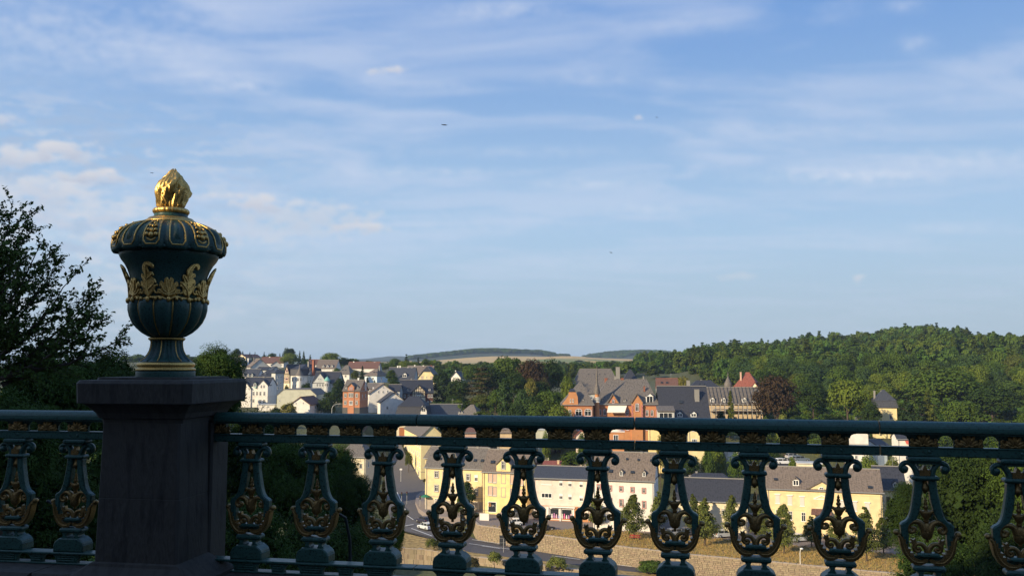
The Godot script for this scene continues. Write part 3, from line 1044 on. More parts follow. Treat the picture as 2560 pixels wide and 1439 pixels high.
	# the leafy bowl: one leaf each side, with its ball
	for sg in [1.0, -1.0]:
		s = Shape.new()
		var lf := smooth_loop([[0.002, 0.178], [0.02, 0.160], [0.05, 0.151], [0.078, 0.156], [0.104, 0.176], [0.126, 0.21], [0.138, 0.25], [0.144, 0.29], [0.152, 0.312, 1], [0.140, 0.318], [0.130, 0.296], [0.124, 0.302], [0.121, 0.284], [0.112, 0.288], [0.113, 0.262], [0.102, 0.262], [0.106, 0.238], [0.086, 0.236], [0.093, 0.216], [0.073, 0.214], [0.076, 0.196], [0.058, 0.184], [0.034, 0.178], [0.014, 0.186]], 2)
		s.extrude(lf if sg > 0 else mirrored(lf), -0.022, 0.03, 0.008)
		# raised midrib and the ball at its end
		var rib := path3([[0.03, 0.166], [0.07, 0.168], [0.103, 0.195], [0.124, 0.236], [0.133, 0.28], [0.146, 0.306]], 0.03)
		s.tube(flip_x(rib) if sg < 0 else rib, radii(rib.size(), 0.005, 0.008), 6)
		s.ball(Vector3(sg * 0.154, 0.318, 0.004), Vector3(0.017, 0.017, 0.024), 10)
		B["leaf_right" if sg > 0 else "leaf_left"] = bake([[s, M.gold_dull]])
	# frieze palmette
	s = Shape.new()
	for k in 7:
		var a := (k - 3) * 0.40
		var len := 0.060 if absf(k - 3.0) < 0.5 else (0.056 if absf(k - 3.0) < 1.5 else 0.05)
		var d := Vector2(sin(a), cos(a))
		var base := Vector2(sin(a) * 0.006, 0.006)
		var p := PackedVector3Array(); var r := PackedFloat32Array()
		for j in 6:
			var t := j / 5.0
			var q := base + d * len * t
			if absf(k - 3.0) > 1.5:
				q.y -= t * t * 0.006
			p.append(Vector3(q.x, q.y, 0.004 * sin(t * PI)))
			r.append(lerpf(0.004, 0.0115, sin(t * PI * 0.75)))
		s.tube(p, r, 6, Vector3(0, 0, 1), 0.7)
	for sg in [1.0, -1.0]:
		var pw := path3([[0.006, 0.006], [0.03, 0.006], [0.05, 0.014], [0.062, 0.03], [0.058, 0.04], [0.05, 0.036]], 0.002)
		s.tube(flip_x(pw) if sg < 0 else pw, radii(pw.size(), 0.007, 0.006), 6)
		var wing := smooth_loop([[0.03, 0.0, 1], [0.064, 0.0, 1], [0.07, 0.012], [0.062, 0.022], [0.066, 0.034], [0.055, 0.036], [0.046, 0.026], [0.04, 0.014]])
		s.extrude(wing if sg > 0 else mirrored(wing), -0.006, 0.006, 0.002)
	s.ball(Vector3(0, 0.01, 0.008), Vector3(0.008, 0.006, 0.006), 8)
	B.palmette = bake([[s, M.gold_dull]])

func add_baluster(section: Node3D, x: float):
	var B := baluster_meshes
	var b := piece("baluster", B.frame, section, Transform3D(Basis(Vector3.BACK, rng.randf_range(-0.006, 0.006)) * Basis(Vector3.UP, rng.randf_range(-0.025, 0.025)) * Basis.from_scale(Vector3(rng.randf_range(0.95, 0.97), 0.96, 0.96)), Vector3(x, BASE_Y, 0)))
	piece("foot", B.foot, b)
	piece("capital", B.capital, b)
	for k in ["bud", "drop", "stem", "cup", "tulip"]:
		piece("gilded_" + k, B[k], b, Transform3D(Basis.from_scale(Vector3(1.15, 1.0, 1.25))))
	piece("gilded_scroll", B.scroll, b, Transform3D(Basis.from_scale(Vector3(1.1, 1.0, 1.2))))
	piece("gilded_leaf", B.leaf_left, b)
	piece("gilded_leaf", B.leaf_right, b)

func make_balustrade():
	make_baluster_meshes()
	var labels := ["far left section of green iron balustrade at the picture edge", "section of green iron balustrade left of the stone pillar", "section of green iron balustrade directly right of the stone pillar, before dark trees", "section of green iron balustrade in front of the street and yellow houses", "section of green iron balustrade in front of the white house and lawn trees", "rightmost section of green iron balustrade before the big leafy trees", "section of green iron balustrade beyond the right picture edge"]
	for i in BREAKS.size() - 1:
		if i == 0:
			continue
		var a := rail_at(BREAKS[i]); var b := rail_at(BREAKS[i + 1])
		var along := (b - a).normalized()
		var out := Vector3(along.z, 0, -along.x)
		var span := a.distance_to(b)
		var o := thing("iron_balustrade", labels[i], "balustrade", Vector3.ZERO, 0.0, "sections of the terrace balustrade")
		o.transform = Transform3D(Basis(along, Vector3.UP, -out), a)
		var x0 := 0.0035; var x1 := span - 0.0035
		var where := []
		var first := ceili(BREAKS[i] + 0.84 - 0.01)
		for k in range(-14, 16):
			var s := k + 0.1637
			if k < -4:
				s = k + 0.3207
			if s > BREAKS[i] + 0.4 and s < BREAKS[i + 1] - 0.3:
				where.append((s - BREAKS[i]) / (BREAKS[i + 1] - BREAKS[i]) * span)
		if i == 1:
			x1 -= 0.28
			while where.size() and where[-1] > x1 - 0.1:
				where.pop_back()
		if i == 2:
			x0 += 0.44
			while where.size() and where[0] < x0 + 0.1:
				where.pop_front()
		# handrail: half round on a flat fillet
		var s2 := Shape.new()
		var hp := PackedVector2Array()
		for k in 13:
			var an := PI * k / 12.0
			hp.append(Vector2(cos(an) * 0.048, 0.828 + 0.012 + sin(an) * 0.044))
		hp.append(Vector2(-0.048, 0.828)); hp.append(Vector2(-0.036, 0.824)); hp.append(Vector2(-0.036, 0.815)); hp.append(Vector2(0.036, 0.815)); hp.append(Vector2(0.036, 0.824)); hp.append(Vector2(0.048, 0.828))
		var across := Transform3D(Basis(Vector3(0, 0, -1), Vector3.UP, Vector3.RIGHT), Vector3(0, BASE_Y, 0))
		s2.extrude(hp, x0, x1, 0.003, across)
		part("handrail", s2, M.iron_paint, o)
		# lower bar of the frieze
		var s3 := Shape.new()
		s3.bevel_box(Vector3(x0, BASE_Y + 0.703, -0.032), Vector3(x1, BASE_Y + 0.748, 0.032), 0.004)
		s3.bevel_box(Vector3(x0, BASE_Y + 0.746, -0.022), Vector3(x1, BASE_Y + 0.752, 0.036), 0.002)
		part("frieze_bar", s3, M.iron_paint, o)
		# base rail: top lip, foot lip and arcaded face
		var s4 := Shape.new()
		s4.bevel_box(Vector3(x0, BASE_Y - 0.014, -0.02), Vector3(x1, BASE_Y, 0.075), 0.004)
		s4.bevel_box(Vector3(x0, BASE_Y - 0.074, 0.0), Vector3(x1, BASE_Y - 0.064, 0.074), 0.003)
		part("base_rail", s4, M.iron_paint, o)
		var step := SPACING * 0.998
		for x in where:
			add_baluster(o, x)
			part("base_block", arcade_block(0.10, 0.075), M.iron_paint, o, Transform3D(Basis(), Vector3(x, BASE_Y, 0)))
			if x + step / 2 < x1 - 0.1:
				part("base_panel", arcade_block(0.055, 0.075), M.iron_paint, o, Transform3D(Basis(), Vector3(x + step / 2, BASE_Y, 0)))
			if x - step / 2 > x0 + 0.03 and (x == where[0]):
				part("base_panel", arcade_block(0.055, 0.075), M.iron_paint, o, Transform3D(Basis(), Vector3(x - step / 2, BASE_Y, 0)))
		# frieze: arch spandrels with a palmette on each
		var phase: float = where[0] if where.size() else 0.2
		for k in range(-10, 40):
			var px := phase + step * 0.5 * (k + 0.0)
			if px < x0 + 0.03 or px > x1 - 0.03:
				continue
			part("frieze_arch", spandrel(minf(step * 0.25, minf(px - x0, x1 - px))), M.iron_paint, o, Transform3D(Basis(), Vector3(px, BASE_Y + 0.752, 0)))
			piece("palmette", baluster_meshes.palmette, o, Transform3D(Basis(), Vector3(px, BASE_Y + 0.752, 0.012)))
		# rivet heads on the bar
		for x in where:
			var rv := Shape.new()
			rv.ball(Vector3.ZERO, Vector3(0.009, 0.009, 0.005), 8)
			part("rivet", rv, M.iron_paint, o, Transform3D(Basis(), Vector3(x + 0.02, BASE_Y + 0.728, 0.033)))
		# raking stays behind the rail
		if i == 1 or i == 2:
			var sx: float = where[1] - 0.06 if i == 2 else where[-1] - 0.1
			var st := Shape.new()
			var sp := PackedVector3Array([Vector3(sx - 0.12, BASE_Y + 0.30, -0.03), Vector3(sx - 0.03, BASE_Y + 0.25, -0.05), Vector3(sx + 0.03, BASE_Y + 0.18, -0.08), Vector3(sx + 0.045, BASE_Y + 0.08, -0.1), Vector3(sx + 0.045, BASE_Y - 0.05, -0.1)]) if i == 1 else PackedVector3Array([Vector3(sx + 0.14, BASE_Y + 0.30, -0.04), Vector3(sx + 0.21, BASE_Y + 0.24, -0.10), Vector3(sx + 0.225, BASE_Y + 0.10, -0.14), Vector3(sx + 0.225, BASE_Y - 0.06, -0.15)])
			st.tube(sp, radii(sp.size(), 0.009, 0.011) if i == 1 else radii(sp.size(), 0.008, 0.011), 8)
			part("stay_rod", st, mat("stay_paint", lin(0.012, 0.02, 0.026), 0.6), o)

func arcade_block(w: float, top: float) -> Shape:
	var s := Shape.new()
	var p := PackedVector2Array()
	p.append(Vector2(-w * 0.72, -0.066)); p.append(Vector2(w * 0.72, -0.066))
	for k in 6:
		var a := PI / 2 * k / 5.0
		p.append(Vector2(w * 0.72 + (1.0 - cos(a)) * 0.05, -0.066 + 0.008 + sin(a) * 0.046))
	for k in 6:
		var a := PI / 2 * (5 - k) / 5.0
		p.append(Vector2(-w * 0.72 - (1.0 - cos(a)) * 0.05, -0.066 + 0.008 + sin(a) * 0.046))
	s.extrude(p, 0.03, 0.062, 0.004)
	for k in 3:
		var y := -0.056 + k * 0.013
		s.bevel_box(Vector3(-w * 0.6, y, 0.06), Vector3(w * 0.6, y + 0.007, 0.068), 0.002)
	return s

# the iron between two arched openings of the frieze; half is half the bay
func spandrel(half: float) -> Shape:
	var s := Shape.new()
	var stem := half - 0.036
	var p := PackedVector2Array([Vector2(-stem, 0.0), Vector2(stem, 0.0)])
	if half < 0.05:
		p = PackedVector2Array([Vector2(-half, 0), Vector2(half, 0), Vector2(half, 0.064), Vector2(-half, 0.064)])
	else:
		var arc := PackedVector2Array([Vector2(stem, 0.034), Vector2(stem + 0.006, 0.037), Vector2(stem + 0.008, 0.046), Vector2(stem + 0.015, 0.054), Vector2(stem + 0.026, 0.058), Vector2(half, 0.059)])
		for e in arc:
			p.append(e)
		p.append(Vector2(half, 0.065)); p.append(Vector2(-half, 0.065))
		for k in arc.size():
			var e := arc[arc.size() - 1 - k]
			p.append(Vector2(-e.x, e.y))
	s.extrude(p, -0.012, 0.004, 0.002)
	return s


# ---------- land ----------
# heights of the ground at places seen in the photograph: [picture x, metres away, height over the eye]
const LAND := [
	[1280, 6, -14], [300, 6, -14], [2300, 6, -14], [1280, 40, -22], [300, 40, -17], [2300, 40, -22], [-800, 40, -12], [3400, 40, -22],
	[300, 80, -27], [900, 90, -36], [1280, 80, -42], [1700, 90, -44], [2300, 80, -38], [-800, 90, -20], [3400, 90, -34],
	[600, 140, -34], [950, 140, -42], [1280, 140, -46], [1700, 130, -46], [2300, 130, -43],
	[700, 185, -37], [1000, 188, -40.8], [1100, 196, -40.5], [930, 170, -41.5], [1250, 180, -39.6], [1560, 168, -39.6], [2000, 152, -40], [2500, 150, -40],
	[700, 215, -33], [1000, 210, -36.5], [1200, 205, -36.5], [1500, 200, -36.5], [1800, 195, -36.5], [2200, 190, -36.5], [2600, 190, -36],
	[600, 250, -26], [850, 245, -33], [1000, 250, -36.2], [1010, 275, -33.5], [1200, 235, -33], [1500, 228, -33], [1800, 222, -33], [2200, 215, -33], [2600, 210, -33],
	[600, 290, -19], [850, 290, -21], [1000, 295, -28], [1200, 270, -25], [1500, 258, -22], [1800, 262, -21], [2200, 255, -22], [2600, 250, -23],
	[600, 340, -16.5], [850, 340, -17], [1000, 330, -18], [1250, 330, -17], [1500, 320, -17], [1800, 330, -17], [2200, 330, -17], [2600, 320, -17],
	[560, 420, -9.5], [800, 420, -10.5], [1000, 420, -9], [1250, 430, -11], [1500, 430, -12], [1800, 440, -11], [2200, 440, -10], [2600, 430, -9],
	[560, 540, -1.5], [800, 560, -3], [1000, 560, -6], [1250, 600, -8], [1450, 640, -8], [1650, 600, -7], [1850, 560, -3], [2100, 560, 0], [2400, 560, 3], [2700, 560, 2],
	[560, 700, 1], [800, 720, -2], [1000, 750, -6], [1250, 850, -9], [1480, 900, -6], [1600, 820, -9], [1720, 780, -5], [1850, 740, 3], [2100, 760, 10], [2300, 780, 17], [2560, 780, 8], [2800, 760, 4],
	[560, 1000, -8], [900, 1100, -12], [1250, 1250, -6], [1500, 1300, 0], [1700, 1100, -9], [1900, 1050, 0], [2300, 1050, 8], [2700, 1050, 2],
	[1000, 1700, -6], [1200, 1750, 0], [1400, 1700, 7], [1560, 1700, 3], [1750, 1700, -6],
	[600, 2200, -14], [1000, 2200, 0], [1150, 2150, 3], [1300, 2150, 9], [1420, 2150, 17], [1520, 2150, 10], [1650, 2200, 5],
	[600, 2900, -10], [1000, 2900, 6], [1120, 2900, 20], [1220, 2850, 34], [1330, 2850, 30], [1420, 2800, 16], [1470, 3000, 12], [1600, 3200, 34], [1750, 3200, 22], [2000, 3200, 10], [2600, 3200, 0],
	[600, 4200, 14], [900, 4200, 8], [985, 4300, 34], [1100, 4300, 10], [1280, 4300, -20], [2000, 4300, -20], [2800, 4300, -20], [-200, 4300, -10]]
var land_keys := PackedVector3Array()

func land(x: float, z: float) -> float:
	var r := sqrt(x * x + z * z)
	var ahead := maxf(-z, 0.0)
	if land_keys.is_empty():
		for e in LAND:
			land_keys.append(Vector3((e[0] - 1280.0) / FOCAL, log(e[1]), e[2]))
	var a := clampf(x / maxf(ahead, absf(x) * 0.9 + 0.01), -1.1, 1.1)
	var l := log(maxf(ahead, r * 0.6))
	var sum := 0.0
	var all := 0.0
	for k in land_keys:
		var da := (a - k.x) / 0.13
		var dl := (l - k.y) / 0.22
		var d := da * da + dl * dl + 0.02
		var w := 1.0 / (d * d * d)
		sum += w * k.z
		all += w
	var h := sum / all
	# behind the viewer the castle hill
	return lerpf(h, -3.0, soft(2.0, 30.0, z))

func make_terrain():
	var s := Shape.new()
	var rings := []
	var r := 5.0
	while r < 5200.0:
		rings.append(r)
		r *= 1.055 if r < 2300.0 or r > 3500.0 else 1.016
	var spokes := []
	var a := -180.0
	while a < 180.0:
		spokes.append(a)
		a += 0.75 if absf(a) < 36.0 else (3.0 if absf(a) < 60.0 else 10.0)
	var g := []
	for rr in rings:
		var row := PackedVector3Array()
		for aa in spokes:
			var q := deg_to_rad(aa)
			var x: float = sin(q) * rr
			var z: float = -cos(q) * rr
			row.append(Vector3(x, land(x, z) - 0.25, z))
		g.append(row)
	s.colored = true
	var patch := FastNoiseLite.new()
	patch.seed = 4; patch.frequency = 0.004; patch.fractal_octaves = 3
	for j in rings.size() - 1:
		for i in spokes.size():
			var k := (i + 1) % spokes.size()
			var p: Vector3 = g[j][i]; var q: Vector3 = g[j][k]; var t: Vector3 = g[j + 1][k]; var u: Vector3 = g[j + 1][i]
			var far := -((p.z + t.z) / 2.0)
			var ang := ((p.x + t.x) / 2.0) / maxf(far, 1.0)
			var col := Color(0.075, 0.085, 0.03)
			if far > 950.0 and ang > -0.2 and ang < 0.22:
				# stubble and corn in long strips across the far slope
				var strip := sin(log(far) * 34.0 + ang * 9.0 + patch.get_noise_2d(p.x, p.z) * 2.0)
				col = Color(0.50, 0.35, 0.13) if strip > -0.2 else (Color(0.42, 0.32, 0.10) if strip > -0.65 else Color(0.17, 0.20, 0.05))
				if far > 2480.0:
					col = Color(0.035, 0.05, 0.018)
			elif far > 950.0:
				col = Color(0.09, 0.11, 0.04)
			s.tint = col
			s.quad(p, u, t, q)
	var m := mat("land", Color.WHITE, 0.95, 0.0, M_fine_soil(), 0.05)
	m.vertex_color_use_as_albedo = true
	m.uv1_world_triplanar = true
	structure(part("ground", s, m, self))

func M_fine_soil() -> Texture2D:
	return noise_map("soil", 512, 0.03, 6, 0.65, 1.25, 61)

# a strip of ground along a line of points, each [x, y, z] left and right
func ribbon(left: Array, right: Array, up := 0.0) -> Shape:
	var s := Shape.new()
	for i in left.size() - 1:
		var a: Vector3 = left[i]; var b: Vector3 = right[i]; var c: Vector3 = right[i + 1]; var d: Vector3 = left[i + 1]
		var v := Vector3.UP * up
		s.quad(a + v, b + v, c + v, d + v)
		if s.n[s.n.size() - 1].y < 0.0:
			for k in range(s.v.size() - 6, s.v.size(), 3):
				var t := s.v[k + 1]; s.v[k + 1] = s.v[k + 2]; s.v[k + 2] = t
				for e in 3:
					s.n[k + e] = -s.n[k + e]
	return s

const PLAZA := -35.0
const ROAD := -38.4
var wall_top := []

func flat_poly(points: Array, y: float, thick: float) -> Shape:
	var p := PackedVector2Array()
	for e in points:
		p.append(Vector2(e.x, -e.z))
	var area := 0.0
	for i in p.size():
		area += p[i].cross(p[(i + 1) % p.size()])
	if area < 0.0:
		p.reverse()
	var s := Shape.new()
	s.extrude(p, -thick, 0.0, 0.0, Transform3D(Basis(Vector3.RIGHT, Vector3.FORWARD, Vector3.UP), Vector3(0, y, 0)))
	return s

func make_ground():
	# the upper level: shop street and lawn, held by the long stone wall
	for q in [[1195, 1313], [1290, 1327], [1365, 1339], [1433, 1348], [1546, 1366], [1728, 1387], [1853, 1399], [1927, 1405], [2126, 1424], [2420, 1452], [2700, 1474]]:
		wall_top.append(on_level(q[0], q[1], PLAZA))
	var edge := wall_top.duplicate()
	edge.append(Vector3(130, PLAZA, -150)); edge.append(Vector3(150, PLAZA, -215)); edge.append(Vector3(-8, PLAZA, -212))
	edge.append(on_level(1150, 1262, PLAZA)); edge.append(on_level(1165, 1285, PLAZA))
	structure(part("shop_street", flat_poly(edge, PLAZA, 4.5), mat("plaza", lin(0.20, 0.165, 0.15), 0.95, 0.0, noise_maps.fine, 0.12), self))
	# dry lawn along the wall
	var lawn := []
	for q in wall_top:
		lawn.append(q + Vector3(-0.15, 0, -0.3))
	for q in [[2700, 1415], [2420, 1400], [2126, 1377], [1930, 1360], [1760, 1345], [1560, 1330], [1440, 1322], [1360, 1330]]:
		lawn.append(on_level(q[0], q[1], PLAZA))
	var dry := mat("dry_grass", lin(0.40, 0.255, 0.085), 0.95, 0.0, noise_map("lawn", 512, 0.02, 6, 0.6, 1.2, 71), 0.06)
	dry.uv1_world_triplanar = true
	structure(part("lawn", flat_poly(lawn, PLAZA + 0.08, 0.08), dry, self))
	# tufts of drier and greener grass on it
	var tuft := MultiMesh.new()
	tuft.transform_format = MultiMesh.TRANSFORM_3D
	tuft.use_colors = true
	var blade := Shape.new()
	for k in 7:
		var a := k * 2.4
		var p := Vector3(cos(a), 0, sin(a)) * 0.12 * (k % 3)
		var side := Vector3(-sin(a), 0, cos(a)) * 0.035
		blade.tri(p - side, p + side, p + Vector3(cos(a * 1.7) * 0.1, 0.2 + 0.05 * (k % 4), sin(a * 1.7) * 0.1))
	tuft.mesh = bake([[blade, mat("grass_blade", Color.WHITE, 0.9)]])
	M.grass_blade.vertex_color_use_as_albedo = true
	tuft.instance_count = 9000
	var lawn2 := PackedVector2Array()
	for q in lawn:
		lawn2.append(Vector2(q.x, q.z))
	var put := 0
	while put < 9000:
		var p := Vector3(rng.randf_range(-12, 85), PLAZA + 0.08, rng.randf_range(-205, -135))
		if not Geometry2D.is_point_in_polygon(Vector2(p.x, p.z), lawn2):
			continue
		tuft.set_instance_transform(put, Transform3D(Basis(Vector3.UP, rng.randf() * TAU).scaled(Vector3.ONE * rng.randf_range(0.6, 1.5)), p))
		var g := rng.randf()
		tuft.set_instance_color(put, Color(lerpf(0.42, 0.24, g), lerpf(0.27, 0.21, g), lerpf(0.09, 0.07, g)))
		put += 1
	var tm := MultiMeshInstance3D.new()
	tm.name = "grass_tufts"
	tm.multimesh = tuft
	add_child(tm)
	tag(tm, "dry yellow grass tufts scattered over the lawn behind the stone wall", "grass")
	tm.set_meta("kind", "stuff")
	# the long retaining wall of rough stones
	stone_wall("retaining_wall", "long rough stone retaining wall between road and dry lawn", wall_top, 4.4, 0.5, 13, 1.1, 11)
	var back := [on_level(1195, 1313, PLAZA), on_level(1165, 1285, PLAZA), on_level(1150, 1262, PLAZA)]
	stone_wall("corner_wall", "short stone wall end turning up beside the parking bay", back, 4.0, 0.5, 4, 1.1, 12)
	# roads: the main road below the wall and the street that climbs between the houses
	var asph: StandardMaterial3D = M.asphalt
	var near_edge := [on_level(985, 1322, -37.2), on_level(1085, 1350, -37.6), on_level(1175, 1381, ROAD), on_level(1263, 1392, ROAD), on_level(1400, 1408, ROAD - 0.1), on_level(1600, 1432, ROAD - 0.2), on_level(2000, 1478, ROAD - 0.4), on_level(2600, 1540, ROAD - 0.8)]
	var far_edge := [on_level(1010, 1276, -36.6), on_level(1085, 1300, -37.0), on_level(1190, 1348, ROAD + 0.2), on_level(1262, 1358, ROAD), on_level(1400, 1380, ROAD - 0.1), on_level(1600, 1406, ROAD - 0.2), on_level(2000, 1446, ROAD - 0.4), on_level(2600, 1500, ROAD - 0.8)]
	structure(part("main_road", ribbon(far_edge, near_edge, 0.1), asph, self))
	var l2 := [on_level(985, 1322, -37.15), on_level(972, 1285, -36.6), on_level(968, 1250, -36.0), on_level(964, 1215, -35.5), on_level(960, 1185, -33.8), on_level(960, 1160, -31.8), on_level(972, 1135, -29.4), on_level(985, 1108, -26.5)]
	var r2 := [on_level(1085, 1345, -37.4), on_level(1068, 1290, -36.6), on_level(1062, 1258, -36.0), on_level(1066, 1225, -35.5), on_level(1056, 1194, -34.2), on_level(1030, 1168, -32.3), on_level(1014, 1140, -29.7), on_level(1002, 1110, -26.6)]
	structure(part("climbing_street", ribbon(l2, r2, 0.14), mat("asphalt_pale", lin(0.105, 0.10, 0.105), 0.9, 0.0, noise_maps.fine, 0.2), self))
	# pavement along the yellow corner house, with its kerb
	var pave := [on_level(1062, 1222, -35.4), on_level(1040, 1240, -35.5), on_level(1038, 1256, -35.6), on_level(1046, 1275, -35.8), on_level(1064, 1292, -36.2), on_level(1085, 1302, -36.5), on_level(1150, 1300, -36.0), on_level(1150, 1255, -35.2), on_level(1075, 1225, -35.2)]
	var pv := flat_poly(pave, -35.35, 1.5)
	structure(part("pavement", pv, mat("pave_stone", lin(0.26, 0.22, 0.20), 0.95, 0.0, noise_maps.fine, 0.25), self))
	# painted lines
	for q in [
		[[1180, 1352], [1262, 1364], [1340, 1374], 0.25, -38.24], [[1172, 1362], [1250, 1373], [1330, 1383], 0.2, -38.24], [[1205, 1368], [1225, 1371], [1250, 1375], 0.18, -38.2],
		[[1380, 1393], [1420, 1398], [1450, 1402], 0.25, -38.4], [[1500, 1410], [1540, 1415], [1580, 1420], 0.25, -38.5], [[1640, 1424], [1690, 1430], [1740, 1436], 0.25, -38.55],
		[[1018, 1292], [1026, 1297], [1033, 1302], 0.25, -36.7], [[1004, 1262], [1010, 1272], [1014, 1280], 0.22, -36.3], [[992, 1232], [998, 1245], [1003, 1256], 0.22, -35.9],
		[[1028, 1324], [1050, 1332], [1080, 1343], 0.25, -37.1], [[1010, 1318], [1020, 1316], [1034, 1314], 0.35, -36.95]]:
		var line := Shape.new()
		for k in 2:
			var a := on_level(q[k][0], q[k][1], q[4]); var b := on_level(q[k + 1][0], q[k + 1][1], q[4])
			var side: Vector3 = (b - a).cross(Vector3.UP).normalized() * (q[3] * 0.5)
			line.quad(a - side, a + side, b + side, b - side)
			if line.n[line.n.size() - 1].y < 0:
				line.n.reverse(); line.v.reverse()
				for i in line.n.size():
					line.n[i] = Vector3.UP
		structure(part("road_marking", line, M.road_paint, self, Transform3D(Basis(), Vector3(0, 0.34, 0))))
	# near side: dry verge and the lower river wall
	var v_far := [on_level(960, 1322, -37.2), on_level(1085, 1351, -37.6), on_level(1175, 1382, ROAD), on_level(1263, 1393, ROAD), on_level(1400, 1409, ROAD - 0.1), on_level(1600, 1433, ROAD - 0.2), on_level(2000, 1479, ROAD - 0.4)]
	var v_near := [on_level(940, 1366, -37.6), on_level(1060, 1374, -38.0), on_level(1150, 1388, ROAD), on_level(1263, 1402, ROAD), on_level(1400, 1420, ROAD - 0.1), on_level(1600, 1446, ROAD - 0.2), on_level(2000, 1492, ROAD - 0.4)]
	structure(part("verge", ribbon(v_far, v_near, 0.16), mat("verge_grass", lin(0.36, 0.25, 0.09), 0.95, 0.0, noise_maps.lawn, 0.07), self))
	stone_wall("river_wall", "lower stone river wall below the road at the bottom edge", v_near, 9.0, 0.7, 9, 1.2, 14)

# a wall along points (its top), each stone of the face a piece of its own as far as they can be told apart, the rest joined
func stone_wall(called: String, label: String, top: Array, high: float, thick: float, rows: int, long: float, seed_by: int):
	var o := thing(called, label, "wall")
	var rg := RandomNumberGenerator.new()
	rg.seed = seed_by
	var core := Shape.new()
	var cope := Shape.new()
	var faces := Shape.new()
	faces.colored = true
	for i in top.size() - 1:
		var a: Vector3 = top[i]; var b: Vector3 = top[i + 1]
		var along := (b - a)
		along.y = 0
		var length := along.length()
		along = along.normalized()
		var out := along.cross(Vector3.UP)
		if out.dot(-a) < 0.0:
			out = -out
		var rise := b.y - a.y
		# core
		var q := [a - out * thick, b - out * thick, b, a]
		var down := Vector3.DOWN * high
		core.quad(q[3] + down, q[2] + down, q[2], q[3]); core.quad(q[3], q[2], q[1], q[0]); core.quad(q[0], q[1], q[1] + down, q[0] + down)
		var x := 0.0
		while x < length:
			var w := minf(rg.randf_range(0.8, 1.4), length - x)
			var p0 := a + along * (x + 0.02) + Vector3.UP * (rise * x / length); var p1 := a + along * (x + w - 0.02) + Vector3.UP * (rise * (x + w) / length)
			var up := Vector3.UP * rg.randf_range(0.14, 0.2)
			var f := out * 0.12
			cope.quad(p0 + f, p1 + f, p1 + f + up, p0 + f + up)
			cope.quad(p0 + f + up, p1 + f + up, p1 - out * thick + up, p0 - out * thick + up)
			cope.quad(p1 + f, p1 - out * thick, p1 - out * thick + up, p1 + f + up)
			cope.quad(p0 - out * thick, p0 + f, p0 + f + up, p0 - out * thick + up)
			x += w
		for k in rows:
			var y0 := -high * (k + 1) / rows; var y1 := -high * k / rows
			x = rg.randf_range(-0.5, 0.0)
			while x < length:
				var w := rg.randf_range(0.25, long)
				var s0 := maxf(x, 0.0) + 0.02; var s1 := minf(x + w, length) - 0.02
				x += w
				if s1 - s0 < 0.1:
					continue
				var d := out * rg.randf_range(0.03, 0.11)
				var p := [a + along * s0 + Vector3.UP * (y0 + 0.02 + rise * s0 / length), a + along * s1 + Vector3.UP * (y0 + 0.02 + rise * s1 / length), a + along * s1 + Vector3.UP * (y1 - 0.02 + rise * s1 / length), a + along * s0 + Vector3.UP * (y1 - 0.02 + rise * s0 / length)]
				var mid: Vector3 = (p[0] + p[2]) * 0.5
				var f := []
				for e in p:
					f.append(((e - mid) as Vector3) * 0.93 + mid + d)
				var g := rg.randf_range(0.82, 1.14)
				faces.tint = Color(0.31 * g, 0.245 * g * rg.randf_range(0.96, 1.04), 0.165 * g)
				faces.quad(f[0], f[1], f[2], f[3])
				for e in 4:
					faces.quad(p[e], p[(e + 1) % 4], f[(e + 1) % 4], f[e])
	part("core", core, M.wall_stone, o)
	part("coping", cope, mat("coping", lin(0.36, 0.30, 0.24), 0.95, 0.0, noise_maps.fine, 0.5), o)
	var fm := mat("wall_face", Color.WHITE, 0.95, 0.0, noise_maps.fine, 0.5)
	fm.vertex_color_use_as_albedo = true
	var fo := part("stones", faces, fm, o)
	fo.set_meta("kind", "stuff")


